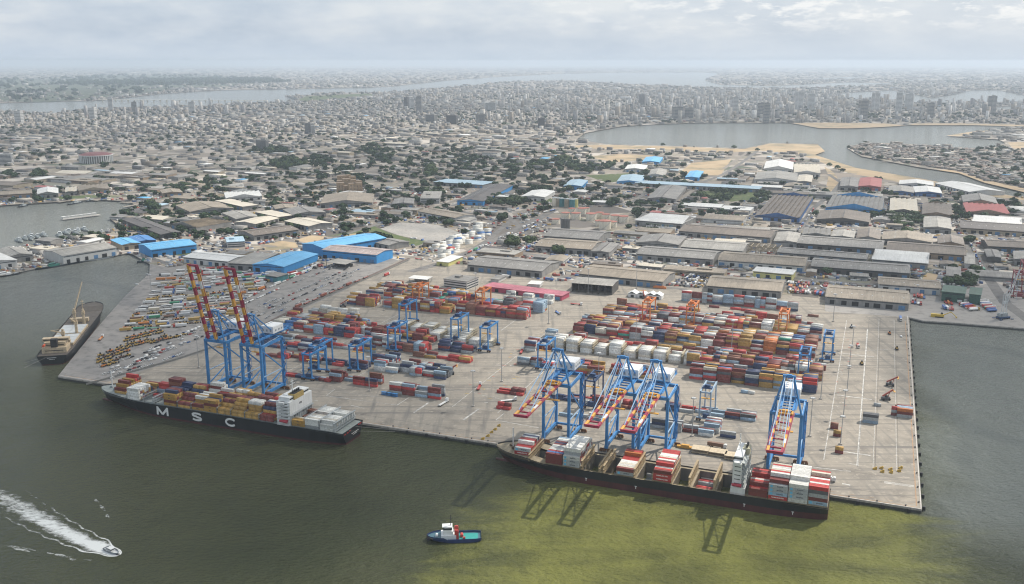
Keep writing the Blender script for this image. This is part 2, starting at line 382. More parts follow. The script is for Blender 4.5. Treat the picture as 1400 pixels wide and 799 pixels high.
def build_land():
    polys = [LAND] + WATERS + [p for _n, ps in ZONES for p in ps]
    V, Ed = [], []
    for p in polys:
        b = len(V); V += [Vector((q.x, q.y)) for q in p]; n = len(p)
        Ed += [(b+i, b+(i+1) % n) for i in range(n)]
    co, ed, fa, *_ = delaunay_2d_cdt(V, Ed, [], 0, 1e-4)
    co = np.array([[c.x, c.y] for c in co]); tri = np.array([f for f in fa if len(f) == 3])
    cen = co[tri].mean(1); cx, cy = cen[:,0], cen[:,1]
    code = np.where(pip(cx, cy, LAND), 0, -1)
    for k, (_n, ps) in enumerate(ZONES):
        for p in ps: code[pip(cx, cy, p) & (code >= 0)] = k+1
    for w in WATERS: code[pip(cx, cy, w)] = -1
    for k, nm in enumerate(['ground'] + [z[0] for z in ZONES]):
        T = tri[code == k]
        if not len(T): continue
        used, inv = np.unique(T, return_inverse=True); inv = inv.reshape(T.shape)
        verts = [(co[i,0], co[i,1], 0.0) for i in used]
        fs = []
        for t in inv:
            a, b, c = (verts[i] for i in t)
            fs.append(tuple(t) if (b[0]-a[0])*(c[1]-a[1])-(b[1]-a[1])*(c[0]-a[0]) > 0 else tuple(t[::-1]))
        me = bpy.data.meshes.new(NAMES[nm]); me.from_pydata(verts, [], [tuple(int(i) for i in f) for f in fs]); me.materials.append(GM[nm]); me.update()
        tag(link_mesh(NAMES[nm], me), kind='structure')
build_land()

def strip(name, pts, w, z, mat, kind='structure'):
    """a band of even width along a line of ground points"""
    mb = MB(); P = [Vector((p[0], p[1])) for p in pts]; L_, R_ = [], []
    for i, p in enumerate(P):
        a = P[max(i-1, 0)]; b = P[min(i+1, len(P)-1)]; d = (b-a).normalized(); n = Vector((-d.y, d.x))*w/2
        L_.append(p+n); R_.append(p-n)
    for i in range(len(P)-1): mb.face([(*R_[i], z), (*R_[i+1], z), (*L_[i+1], z), (*L_[i], z)])
    return tag(mb.build(name, mat), kind=kind)
ROADM = ground_mat('road_asphalt', [(.15,.145,.14),(.19,.18,.17),(.11,.105,.1)], [.02, .1])
for k, (pts, w) in enumerate(ROADS): strip('road', PX(pts), w, .05 + .006*k, ROADM)

# quay walls along the shore
def quay_walls():
    conc = M('quay_wall_concrete', (.36,.34,.31), .85, .35, .5, streak=(1,1,.15)); dark = M('wet_quay_wall', (.05,.05,.045), .6, .3, .5)
    mb = MB(); pts = COAST[1:]
    for a, b in zip(pts, pts[1:]):
        mb.face([(*a, -1.3), (*b, -1.3), (*b, .0), (*a, .0)], 0); mb.face([(*a, SEA-2), (*b, SEA-2), (*b, -1.3), (*a, -1.3)], 1)
    tag(mb.build('quay_wall', [conc, dark]), kind='structure')
    for poly in (BASIN,):
        mb = MB()
        for a, b in zip(poly[1:], poly[2:]): mb.face([(*b, SEA-1), (*a, SEA-1), (*a, 0), (*b, 0)], 0)
        tag(mb.build('basin_wall', [dark]), kind='structure')
    k = MB()                                        # coping kerb
    for a, b in ((Q(753.5,.45), Q(.45,.45)), (Q(.45,.9), Q(.45,526))): k.beam((*a, .11), (*b, .11), .8, .22)
    tag(k.build('quay_kerb', M('coping', (.48,.45,.41), .85, .2, .4)), kind='structure')
quay_walls()

def water_mat():
    m, nt, N, L, B = newmat('harbour_water')
    g = N.new('ShaderNodeNewGeometry'); pos = g.outputs['Position']
    def noise(sc, det=5, vec=pos, rough=.6):
        n = N.new('ShaderNodeTexNoise'); n.inputs['Scale'].default_value = sc; n.inputs['Detail'].default_value = det; n.inputs['Roughness'].default_value = rough; L.new(vec, n.inputs['Vector']); return n.outputs[0]
    def mth(op, a, b=None):
        x = N.new('ShaderNodeMath'); x.operation = op
        for k, y in enumerate((a, b)):
            if y is None: continue
            if isinstance(y, (int, float)): x.inputs[k].default_value = y
            else: L.new(y, x.inputs[k])
        return x.outputs[0]
    def rng_(src, a, b, c=0., d=1.):
        r = N.new('ShaderNodeMapRange'); r.interpolation_type = 'SMOOTHSTEP'; r.inputs[1].default_value, r.inputs[2].default_value = a, b; r.inputs[3].default_value, r.inputs[4].default_value = c, d; L.new(src, r.inputs[0]); return r.outputs[0]
    def mix(f, a, b):
        x = N.new('ShaderNodeMix'); x.data_type = 'RGBA'; L.new(f, x.inputs[0])
        for k, y in ((6, a), (7, b)):
            if isinstance(y, tuple): x.inputs[k].default_value = (*y, 1)
            else: L.new(y, x.inputs[k])
        return x.outputs[2]
    # distance along / across the berth
    def dot(v, off):
        x = N.new('ShaderNodeVectorMath'); x.operation = 'DOT_PRODUCT'; L.new(pos, x.inputs[0]); x.inputs[1].default_value = (v.x, v.y, 0); return mth('ADD', x.outputs['Value'], off)
    s = dot(-E1, CORNER.dot(E1)); t = dot(E2, -CORNER.dot(E2))
    wob = mth('MULTIPLY', mth('SUBTRACT', noise(.010, 7, rough=.66), .5), 130)
    s2 = mth('ADD', s, wob); t2 = mth('ADD', t, mth('MULTIPLY', wob, .5))
    # green silt plume drifting off the berth: between two slanting edges
    left = rng_(mth('ADD', s2, mth('MULTIPLY', t, .12)), 292, 190)
    right = rng_(mth('ADD', s2, mth('MULTIPLY', t, .15)), -95, 50)
    inner = rng_(t, 6, -10)
    plume = mth('MULTIPLY', mth('MULTIPLY', left, right), inner)
    mps = N.new('ShaderNodeMapping'); mps.inputs['Rotation'].default_value = (0,0,R(38)); mps.inputs['Scale'].default_value = (.006,.03,1); L.new(pos, mps.inputs[0])
    ns = N.new('ShaderNodeTexNoise'); ns.inputs['Scale'].default_value = 1; ns.inputs['Detail'].default_value = 8; ns.inputs['Roughness'].default_value = .68; ns.inputs['Distortion'].default_value = 1.6; L.new(mps.outputs[0], ns.inputs['Vector'])
    plume = rng_(mth('ADD', plume, mth('MULTIPLY', mth('SUBTRACT', ns.outputs[0], .5), 1.2)), .10, .95)
    patch = rng_(mth('ADD', mth('MULTIPLY', noise(.016, 7), .6), mth('MULTIPLY', ns.outputs[0], .4)), .36, .58, .42, 1.)
    plume = mth('MULTIPLY', plume, patch)
    base = mix(rng_(noise(.004, 4), .35, .65), (.040,.048,.021), (.062,.067,.031))
    # basin east of the quay: greyer, milkier
    east = mth('MULTIPLY', rng_(mth('ADD', s2, mth('MULTIPLY', t, -.02)), 30, -40), rng_(t2, -70, 20))
    base = mix(east, base, (.155,.17,.148))
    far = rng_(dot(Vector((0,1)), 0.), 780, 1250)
    base = mix(far, base, (.20,.21,.19))  # paler with distance: the sky's grazing reflection is put into the base colour
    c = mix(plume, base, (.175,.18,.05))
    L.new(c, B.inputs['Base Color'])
    B.inputs['Roughness'].default_value = .12; B.inputs['IOR'].default_value = 1.33; B.inputs['Specular IOR Level'].default_value = .32
    mp = N.new('ShaderNodeMapping'); mp.inputs['Scale'].default_value = (.22, .42, .3); mp.inputs['Rotation'].default_value = (0,0,R(-25)); L.new(pos, mp.inputs[0])
    h = mth('ADD', noise(1.0, 5, mp.outputs[0], .62), mth('MULTIPLY', noise(.05, 3), 1.5))
    bp = N.new('ShaderNodeBump'); bp.inputs['Strength'].default_value = 1.0; bp.inputs['Distance'].default_value = 3.6; L.new(h, bp.inputs['Height']); L.new(bp.outputs[0], B.inputs['Normal'])
    MATS['harbour_water'] = m; return m
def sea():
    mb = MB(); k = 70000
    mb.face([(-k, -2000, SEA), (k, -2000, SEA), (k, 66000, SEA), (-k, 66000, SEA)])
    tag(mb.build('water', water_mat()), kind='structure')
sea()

# painted lines, crane rails
WHITE = M('road_paint', (.50,.485,.45), .85, .5, .25); YEL = M('yellow_road_paint', (.55,.38,.08), .8, .3, .3); REDP = M('red_road_paint', (.5,.12,.08), .8, .3, .3)
RAIL = M('rail_groove', (.10,.085,.07), .6, .2, .5); RUST = M('rust_strip', (.36,.22,.12), .8, .3, .2)
def zl(ox, oy, sc): return lambda a, b: (P2W(ox+a[0]/sc, oy+a[1]/sc), P2W(ox+b[0]/sc, oy+b[1]/sc))
def markings():
    mb = MB(); zz = [.02]
    def ln(a, b, w, mat=0):
        d = (b-a).normalized(); n = Vector((-d.y, d.x))*w*.4; z = zz[0]; zz[0] += .0006
        mb.face([(*(a-n), z), (*(b-n), z), (*(b+n), z), (*(a+n), z)], mat)
    f = zl(380,370,3.4735)
    for a, b, w in (((230,595),(565,640),1.0),((565,640),(620,605),1.0),((645,675),(715,628),2.2),((880,710),(955,657),2.2),((1035,710),(1075,678),1.0),((1035,710),(1240,748),1.0),((272,563),(230,595),1.0),
                    ((330,530),(420,480),.9),((840,455),(890,415),.9),((1060,285),(1130,235),1.0),((800,250),(845,222),.8),((500,395),(590,375),.6),((345,640),(410,655),1.0),((130,610),(190,620),1.0)): ln(*f(a,b), w)
    f = zl(1090,400,2.4968)
    for a, b, w in (((205,592),(240,125),1.7),((135,540),(250,557),2.2),((135,350),(255,366),1.8),((155,208),(262,220),1.6),((175,583),(212,592),1.0),((55,597),(183,611),1.4),((297,650),(398,664),1.2),((297,646),(398,660),1.2),((153,653),(181,658),2.4),((215,200),(330,193),.5),((240,425),(380,435),.5)): ln(*f(a,b), w)
    for t in (16, 46): ln(Q(752,t), Q(3,t), .55, 1)
    for s in (14, 30, 42): ln(Q(s,56), Q(s,505), .4 if s != 30 else .55, 1)
    for s in (15.2, 31.4): ln(Q(s,58), Q(s,500), .4, 0)
    ln(Q(750,2.2), Q(4,2.2), .7, 2); ln(Q(3.2,4), Q(3.2,500), .8, 2)
    for k in range(60): ln(Q(735-k*12.3,6.5), Q(731-k*12.3,6.5), .4, 2)
    for t, s0, s1 in ((100,380,640),(168,400,640),(240,385,640),(300,400,640),(58,440,750),(64,330,440),(104,75,330),(150,75,330),(236,75,330),(300,75,345),(365,75,345)): ln(Q(s1,t), Q(s0,t), .35, 0)
    for s in (330,372,66,560): ln(Q(s,60), Q(s,320 if s > 100 else 480), .8, 0)
    rr = random.Random(5)
    for k in range(64):                            # worn bay numbers and stop bars along the lanes
        s = 61 + rr.uniform(-5, 6); t = 70 + k*6.2
        if rr.random() < .7: ln(Q(s,t), Q(s-rr.uniform(1,2.4),t+rr.uniform(-.2,.2)), rr.uniform(.5,1.4), rr.choice((0,0,4)))
    for k in range(70):
        s = 366 + rr.uniform(-20, 16); t = 80 + rr.random()*235
        ln(Q(s,t), Q(s-rr.uniform(2,5),t), rr.uniform(.5,1.1), rr.choice((0,0,3,3,4)))
    for k in range(40): ln(Q(200-k*3,168), Q(198.4-k*3,168), .5, 0)
    tag(mb.build('road_markings', [WHITE, RAIL, RUST, YEL, REDP]), kind='structure')
markings()

# ------------------------------------------------------------------ containers: one list, built at the end of this part
PAL = {'dark red': (.17,.032,.028), 'red': (.42,.038,.034), 'ochre': (.40,.235,.055), 'white': (.66,.66,.62), 'cream': (.56,.52,.43), 'grey': (.36,.38,.385),
       'navy': (.028,.045,.11), 'blue': (.05,.15,.36), 'pale blue': (.27,.37,.46), 'green': (.03,.27,.19), 'orange': (.48,.15,.035), 'brown': (.22,.085,.05), 'charcoal': (.09,.095,.105)}
MIX = dict(zip(PAL, (7,2,4.4,1.1,1.0,1.5,2.3,.4,1.2,.15,.4,2.2,.3)))
OCH = {'dark red':3.4,'red':.6,'ochre':8,'white':1,'navy':.5,'orange':.3}
SIL = {'grey':4,'pale blue':3,'dark red':2.4,'red':1.2,'white':1.5,'navy':1,'charcoal':.4}
REDS = {'dark red':4,'red':3,'brown':1,'navy':.7,'grey':.7,'pale blue':.5,'ochre':.6}
WHI = {'white':5,'cream':2,'grey':.9}
BLU = {'navy':5,'dark red':2.4,'grey':1.5,'pale blue':1.5,'red':.8}
def pick(r, d): return r.choices(list(d), list(d.values()))[0]
ORD = ['zero','first','second','third','fourth','fifth','sixth','seventh','eighth','ninth','tenth','eleventh','twelfth','thirteenth','fourteenth','fifteenth','sixteenth','seventeenth','eighteenth','nineteenth','twentieth','twenty-first','twenty-second','twenty-third','twenty-fourth']
CNT = ['zero','one','two','three','four','five','six','seven','eight','nine']
CL, CW, CH = 12.19, 2.44, 2.59
CONT = []
def add_c(s, t, z, colour, label, score, group, length=CL, text=None, rot=0.0):
    CONT.append(dict(s=s, t=t, z=z, c=colour, label=label, score=score, group=group, L=length, text=text, rot=rot))

def yard_block(name, s_hi, s_lo, t0, rows, lo, hi, fill, pal, seed, coherent=.5, pitch=12.75, twenty=.12, rowgap=.42, front=1.0):
    """a stacking block: slots along the berth, rows going inland, random heights"""
    r = random.Random(seed); n = max(1, int((s_hi-s_lo)/pitch)); prev = [r.randint(lo, hi) for _ in range(rows)]
    H_ = []
    for k in range(n):
        base = r.randint(lo, hi); col = []
        slotcol = pick(r, pal) if r.random() < coherent else None
        for j in range(rows):
            h = 0 if r.random() > fill else max(lo, min(hi, base + r.choice((-1,0,0,0,1))))
            if j == 0 and r.random() > front: h = 0
            col.append(h)
        H_.append((col, slotcol))
    for k, (col, slotcol) in enumerate(H_):
        s = s_hi - pitch*(k+.5)
        half = r.random() < twenty
        for j, h in enumerate(col):
            t = t0 + (j+.5)*(CW+rowgap)
            for z in range(h):
                c = slotcol if slotcol and r.random() < .72 else pick(r, pal)
                top = z == h-1; fr = j == 0 or col[j-1] <= z
                vis = (1.0 if fr else 0) + (.6 if top else 0)
                for q in ((-1, 1) if half else (0,)):
                    cc = c if q <= 0 else pick(r, pal)
                    lb = f"{cc} container, tier {CNT[z+1]}, {ORD[j+1]} row, {ORD[min(k+1,24)]} stack of {name}"
                    if half: lb = f"short {cc} container, {'west' if q < 0 else 'east'} twin, tier {CNT[z+1]}, row {CNT[j+1]}, stack {ORD[min(k+1,24)]} of {name}"
                    add_c(s - q*3.1, t, z*CH, cc, lb, vis, 'containers stacked in the yard', 6.06 if half else CL)

YB = [  # name, s_hi, s_lo, t0, rows, lo, hi, fill, palette, seed
 ('the block beside the lettered ship', 556, 505, 77, 2, 1, 1, 0.85, SIL, 1), ('the red block by ship house', 508, 455, 80, 5, 1, 4, 0.7, REDS, 2), ('the block before the open yard', 440, 386, 72, 4, 2, 4, 0.75, SIL, 3),
 ('the block behind raised cranes', 620, 556, 122, 4, 1, 3, 0.65, REDS, 4), ('the block below the yard crane', 556, 484, 121, 5, 1, 3, 0.75, BLU, 5), ('the block by lane arrows', 484, 402, 122, 6, 1, 4, 0.75, SIL, 6),
 ('the navy block', 500, 462, 144, 6, 2, 3, .9, BLU, 7), ('the low red block', 640, 556, 150, 5, 1, 3, 0.8, BLU, 8), ('the scattered block before reefer racks', 462, 400, 150, 3, 1, 2, 0.5, SIL, 9),
 ('the third block', 500, 455, 187, 6, 2, 4, 0.85, REDS, 10), ('the third block at the lane end', 455, 408, 204, 5, 1, 4, 0.85, BLU, 11), ('the dense third block', 660, 552, 210, 6, 3, 4, 0.95, MIX, 12), ('the grey third block', 552, 500, 192, 5, 1, 4, 0.85, SIL, 13),
 ('the fourth block', 672, 560, 250, 6, 2, 4, 0.85, MIX, 14), ('the fourth block inland', 660, 590, 278, 4, 2, 4, .75, WHI, 15), ('the fourth block by racks', 560, 470, 226, 6, 2, 4, 0.85, REDS, 16),
 ('the tall back block', 642, 594, 335, 6, 4, 5, 0.97, MIX, 17), ('the long back block', 594, 500, 338, 6, 3, 5, 0.95, MIX, 18), ('the red back block', 500, 408, 346, 6, 4, 5, 0.97, REDS, 19),
 ('the rear block', 640, 505, 378, 6, 3, 5, 0.92, MIX, 20), ('the rear white block', 505, 402, 382, 6, 3, 5, 0.92, MIX, 21), ('the rearmost block', 640, 520, 420, 5, 2, 4, .85, MIX, 22),
 # east half
 ('the silver block behind cranes', 280, 232, 74, 3, 1, 2, .6, SIL, 30), ('the block between cranes', 214, 150, 74, 3, 1, 3, .55, SIL, 31), ('the block behind the ship house', 146, 108, 74, 2, 1, 3, .45, SIL, 32),
 ('the tall pale stack row', 160, 146, 82, 6, 3, 3, 1.0, SIL, 33), ('the block under the yard crane', 200, 122, 120, 4, 1, 2, .6, SIL, 34), ('the crane-side red block', 300, 236, 110, 5, 1, 3, .6, SIL, 35), ('the small boxes by the bow', 348, 318, 70, 2, 1, 2, .7, REDS, 36), ('the boxes behind the bow', 350, 318, 107, 4, 1, 2, .6, REDS, 37),
 ('the front coloured block', 196, 74, 209, 7, 4, 5, 0.95, MIX, 38), ('the loose boxes', 158, 132, 184, 2, 1, 2, .7, SIL, 39), ('the red-end block', 300, 274, 180, 7, 2, 4, .85, REDS, 40), ('the block left of red ends', 362, 316, 190, 4, 2, 3, 0.8, SIL, 41), ('the middle block', 270, 222, 196, 7, 2, 3, 0.75, REDS, 42),
 ('the coloured block beside racks', 206, 72, 246, 7, 3, 5, 0.95, MIX, 43), ('the mixed block inland of white racks', 345, 74, 279, 4, 2, 4, 0.85, REDS, 44),
 ('the wide coloured block', 345, 84, 316, 8, 3, 5, 0.95, MIX, 45), ('the pale boxes west of wide block', 368, 342, 290, 4, 1, 3, .6, SIL, 46), ('the wide block behind', 345, 84, 345, 8, 3, 4, 0.93, MIX, 47),
 ('the deep coloured block', 330, 84, 382, 8, 4, 5, 0.97, MIX, 48), ('the deep block inland', 300, 100, 412, 5, 1, 4, 0.7, MIX, 49), ('the five-high back row', 262, 112, 500, 2, 4, 5, 0.96, SIL, 50), ('the low boxes before the back row', 250, 96, 478, 2, 1, 1, .25, REDS, 51),
 ('the gap block west', 655, 600, 180, 5, 1, 3, .7, SIL, 60), ('the gap block mid west', 600, 510, 172, 4, 1, 3, .6, REDS, 61), ('the rack-side mixed block', 470, 402, 176, 3, 1, 2, .6, REDS, 62), ('the shed-side block', 470, 402, 424, 4, 2, 4, .8, WHI, 63),
 ('the reddish fourth block', 660, 560, 232, 5, 2, 3, .8, REDS, 64), ('the rear ochre strip', 640, 505, 402, 5, 2, 4, .9, MIX, 65), ('the strip behind deep block', 330, 96, 436, 4, 1, 4, .75, MIX, 66), ('the strip left of racks', 372, 346, 236, 6, 2, 4, .8, SIL, 67), ('the crane-gap block', 236, 214, 110, 5, 1, 3, .7, REDS, 68),
]
for b in YB: yard_block(*b, coherent=.62 if b[8] in (MIX, OCH) else .4)
def white_racks():
    """white refrigerated boxes in slots that each end in a tan plug-in rack"""
    tan = M('rack_tan', (.42,.36,.25), .7, .2, 1)
    k = 0
    for (s0, n, t0, rows, lo, hi, wh) in ((346, 10, 250, 6, 3, 5, 'the white east row'), (545, 7, 258, 6, 2, 3, 'the white west row'), (480, 5, 236, 5, 2, 3, 'the white middle row')):
        r = random.Random(s0)
        for i in range(n):
            s = s0 - 15.2*i; h = r.randint(lo, hi)
            for j in range(rows):
                hj = max(1, h - r.choice((0,0,0,1)))
                for z in range(hj):
                    vis = (1 if j == 0 else 0) + (.6 if z == hj-1 else 0)
                    c = 'white' if r.random() < .8 else 'cream'
                    add_c(s-6.1, t0+1.22+j*2.9, z*CH, c, f"{c} container, tier {CNT[z+1]}, {ORD[j+1]} row, {ORD[i+1]} stack of {wh}", vis*.9, 'containers stacked in the yard')
            mb = MB(); d = rows*2.9; hh = 10.4 if hi > 3 else 8.2
            for y in np.linspace(0, d, rows+1):
                for x in (-.6, .6): mb.beam((x,y,0), (x,y,hh), .22)
            for z in np.arange(2.6, hh+.1, 2.6):
                mb.box(0, d/2, z-.1, 1.5, d+.4, .14)
                for x in (-.6,.6): mb.beam((x,-.1,z+1), (x,d+.1,z+1), .12)
            o = mb.build('reefer_rack', tan); q = Q(s-13.4, t0); o.location = (q.x, q.y, 0); o.rotation_euler.z = QANG
            tag(o, f"tan steel plug-in rack at the end of {ORD[i+1]} stack of {wh}", 'reefer rack', 'racks between the white containers')
white_racks()
# loose boxes on the east quay
for s, t, n, cs in ((30,196,1,('grey',)),(62,128,2,('dark red','brown')),(59,112,2,('dark red','ochre')),(56,78,2,('dark red','ochre')),(16,178,3,('dark red','grey','red')),(13,190,2,('red','brown'))):
    for z in range(n): add_c(s, t, z*CH, cs[z], f"{cs[z]} box {'atop' if z else 'at the foot of'} the lone stack number {CNT[int(s)%9+1]} on east quay", 1.5, 'loose boxes on the east quay', 6.06)
for s in (36.5, 36.5): pass
for j in range(2):
    for z in range(3): add_c(35, 152+j*2.9, z*CH, ('pale blue','grey','charcoal')[z], f"{('pale blue','grey','charcoal')[z]} container, tier {CNT[z+1]}, row {CNT[j+1]}, lone pile mid east quay", 1.5, 'loose boxes on the east quay')
for j in range(4):
    for z in range(3): add_c(8.5+(j%2)*.2, 176+j*2.7, z*CH, random.choice(('red','dark red','grey','orange','pale blue')), f"box in tier {CNT[z+1]}, row {CNT[j+1]}, of the pile near the east fenders", 1.4, 'loose boxes on the east quay')

# ------------------------------------------------------------------ ships
BLACK = M('black_hull_paint', (.012,.013,.016), .42, .35, .12, streak=(1,1,.15)); BOOT = M('red_boot_topping', (.075,.014,.014), .6, .35, .1, streak=(1,1,.2))
SHIPW = M('ship_white', (.66,.67,.66), .5, .1, .4, streak=(1,1,.25)); DECKG = M('deck_grey_green', (.25,.28,.27), .7, .25, .4); DECKT = M('deck_tan', (.30,.25,.17), .8, .3, .3)
TAN = M('lashing_tan', (.38,.29,.17), .7, .2, .6); GLASS = M('dark_window', (.02,.025,.03), .15, 0); HOLD = M('hold_steel', (.20,.19,.18), .8, .35, .2, streak=(1,1,.3)); STEELG = M('steel_grey', (.33,.36,.37), .6, .2, .6)
LETTER = M('white_lettering', (.75,.75,.73), .6, .08, .5); DARKLET = M('dark_lettering', (.03,.04,.07), .6, 0)
TEXTS = {}
def text_mesh(txt, size, bold=0.0, key=None):
    key = (txt, size, bold)
    if key not in TEXTS:
        c = bpy.data.curves.new('lettering', 'FONT'); c.body = txt; c.size = size; c.align_x = 'CENTER'; c.align_y = 'CENTER'; c.offset = bold; c.resolution_u = 3
        o = bpy.data.objects.new('lettering', c); COL.objects.link(o); bpy.context.view_layer.update()
        me = bpy.data.meshes.new_from_object(o.evaluated_get(bpy.context.evaluated_depsgraph_get()))
        bpy.data.objects.remove(o); bpy.data.curves.remove(c); TEXTS[key] = me
    return TEXTS[key]
def letter(parent, txt, size, loc, mat, bold=0.0, rot=(math.pi/2,0,0), wide=1.0):
    me = text_mesh(txt, size, bold).copy(); me.materials.clear(); me.materials.append(mat)
    o = link_mesh('lettering', me, parent); o.location = loc; o.rotation_euler = rot; o.scale = (wide,1,1); return o

def stroke_letter(root, ch, h, w, x, y, z, mat=None):
    """broad painted letter on the ship's side built from flat strokes"""
    th = h*.24; P = []
    if ch == 'M': P = [[(-w/2,-h/2),(-w/2+th*.1,h/2)],[(w/2,-h/2),(w/2-th*.1,h/2)],[(-w/2,h/2-th*.4),(0,-h/2+th*.5)],[(w/2,h/2-th*.4),(0,-h/2+th*.5)]]
    elif ch == 'C': P = [[(w*.46*math.cos(a), (h/2-th/2)*math.sin(a)) for a in np.linspace(R(42), R(318), 15)]]
    else:
        a1 = [(w*.42*math.cos(a), h*.215+ (h*.28-th/2+h*.05)*math.sin(a)*.85) for a in np.linspace(R(25), R(265), 10)]; P = [a1 + [(-q[0], -q[1]) for q in reversed(a1)]]
    m = MB(); yy = y
    for st in P:
        for k, (a, b) in enumerate(zip(st, st[1:])):
            d = Vector((b[0]-a[0], b[1]-a[1])).normalized(); n = Vector((-d.y, d.x))*th/2*(1.15 if ch == 'M' else 1); e = d*(th*.12 if len(st) > 2 else 0); yy -= .004
            m.face([(x+a[0]-e.x-n.x, yy, z+a[1]-e.y-n.y), (x+b[0]+e.x-n.x, yy, z+b[1]+e.y-n.y), (x+b[0]+e.x+n.x, yy, z+b[1]+e.y+n.y), (x+a[0]-e.x+n.x, yy, z+a[1]-e.y+n.y)])
    return m.build('lettering', mat or LETTER, root)

def hull(root, L, B, zd, zb, fore=4.0, blunt=.80, stern=.93, zdeck=None, hullm=BLACK, bootm=BOOT, deckm=DECKG, holes=()):
    """u runs 0 at the stern to L at the bow; local x = -u. holes: (u0, u1) of open hatches"""
    hb = B/2; us = [0,.02*L,.06*L,.12*L] + list(np.linspace(.18*L, blunt*L, 10)) + [L*(blunt+(1-blunt)*k) for k in (.2,.4,.56,.7,.82,.91,.97,1.0)]
    def hd(u):
        if u > blunt*L: x = (u-blunt*L)/((1-blunt)*L); return hb*max(.02, (1-x**2.3))**.62
        if u < .1*L: return hb*(stern + (1-stern)*u/(.1*L))
        return hb
    def hw(u):
        a, e = (blunt-.12)*L, .968*L
        if u > a: x = min(1, (u-a)/(e-a)); return hb*max(.012, (1-x**1.7))
        if u < .14*L: return hb*(.62 + .38*(u/(.14*L))**.6)
        return hb
    def deckz(u): return zd + (fore*min(1, max(0, (u-blunt*L)/(.06*L))) if fore else 0)
    P = []
    for u in us:
        ub = u - (.03*L*max(0, (u-.9*L)/(.1*L)))
        zz = [(SEA-5, hw(ub)*.82, ub), (SEA, hw(ub), ub), (zb, hw(ub)+(hd(u)-hw(ub))*max(0,(zb-SEA)/(zd-SEA))*.55, ub+(u-ub)*.5), ((zb+zd)/2, hw(ub)+(hd(u)-hw(ub))*.62, ub+(u-ub)*.7), (deckz(u), hd(u), u)]
        P.append(zz)
    for lo, hi, nm, mat in ((0,2,'boot_topping',bootm), (2,4,'hull',hullm)):
        mb = MB()
        for a, b in zip(P, P[1:]):
            for k in range(lo, hi):
                for sg in (1,-1):
                    q = [(-a[k][2], sg*a[k][1], a[k][0]), (-b[k][2], sg*b[k][1], b[k][0]), (-b[k+1][2], sg*b[k+1][1], b[k+1][0]), (-a[k+1][2], sg*a[k+1][1], a[k+1][0])]
                    mb.face(q if sg < 0 else q[::-1])
        for k in range(lo, hi):
            a = P[0]; mb.face([(-a[k][2], a[k][1], a[k][0]), (-a[k][2], -a[k][1], a[k][0]), (-a[k+1][2], -a[k+1][1], a[k+1][0]), (-a[k+1][2], a[k+1][1], a[k+1][0])])
        if lo == 0: mb.tube((-(.955*L),0,SEA-.6), (-(1.003*L),0,SEA+.5), 1.9, .9, 10)      # bulb
        o = mb.build(nm, mat, root)
        for p in o.data.polygons: p.use_smooth = True
    # deck, left open over the holds
    mb = MB(); ph = hb-2.6; cuts = sorted(set([u for u in us] + [x for h in holes for x in h]))
    for a, b in zip(cuts, cuts[1:]):
        m = (a+b)/2; za, zb_ = deckz(a)-.9, deckz(b)-.9
        if any(h[0] <= m <= h[1] for h in holes):
            for sg in (1,-1):
                h_ = [h for h in holes if h[0] <= m <= h[1]][0]; pq = min(hb-2.6, hw(h_[1])-2.2, hd(h_[1])-2.6); q = [(-a,sg*pq,za), (-b,sg*pq,zb_), (-b,sg*(hd(b)-.05),zb_), (-a,sg*(hd(a)-.05),za)]; mb.face(q if sg < 0 else q[::-1])
        else: mb.face([(-a,-hd(a)+.05,za), (-b,-hd(b)+.05,zb_), (-b,hd(b)-.05,zb_), (-a,hd(a)-.05,za)][::-1])
    mb.build('deck', deckm, root)
    for u0, u1 in holes:                            # hold walls and floor
        h = MB(); z0, z1 = zd-11, zd-.9; ph = min(hb-2.6, hw(u1)-2.2, hd(u1)-2.6)
        h.face([(-u0,-ph,z0), (-u1,-ph,z0), (-u1,-ph,z1), (-u0,-ph,z1)]); h.face([(-u0,ph,z0), (-u0,ph,z1), (-u1,ph,z1), (-u1,ph,z0)])
        h.face([(-u0,-ph,z0), (-u0,-ph,z1), (-u0,ph,z1), (-u0,ph,z0)]); h.face([(-u1,-ph,z0), (-u1,ph,z0), (-u1,ph,z1), (-u1,-ph,z1)])
        h.face([(-u0,-ph,z0), (-u0,ph,z0), (-u1,ph,z0), (-u1,-ph,z0)])
        for y in np.arange(-ph+2.5, ph, 2.55):
            for u in (u0+.15, u1-.15): h.box(-u, y, z0, .22, .22, z1-z0, 1)
        h.build('hold', [HOLD, TAN], root)
    return hd, deckz
def railing(root, pts, z, h=1.1, mat=None):
    mb = MB()
    for a, b in zip(pts, pts[1:]):
        mb.beam((*a, z+h), (*b, z+h), .09); mb.beam((*a, z+h*.5), (*b, z+h*.5), .07)
    return mb.build('railing', mat or STEELG, root)
def lashing_bridge(root, u, hb, z, h, mat=TAN):
    mb = MB()
    for y in np.arange(-hb+.6, hb, 2.55):
        for x in (-.55,.55): mb.beam((-u+x,y,z), (-u+x,y,z+h), .26)
    for zz in (z+.6, z+2.9, z+h): 
        mb.box(-u, 0, zz-.1, 1.3, 2*hb, .16)
        for x in (-.6,.6): mb.beam((-u+x,-hb,zz+.9), (-u+x,hb,zz+.9), .1)
    k = 0
    for y in np.arange(-hb+.6, hb-2.6, 2.55):
        if k % 3 == 0: mb.beam((-u+.6,y,z), (-u+.6,y+2.55,z+h), .16)
        k += 1
    return mb.build('lashing_bridge', mat, root)

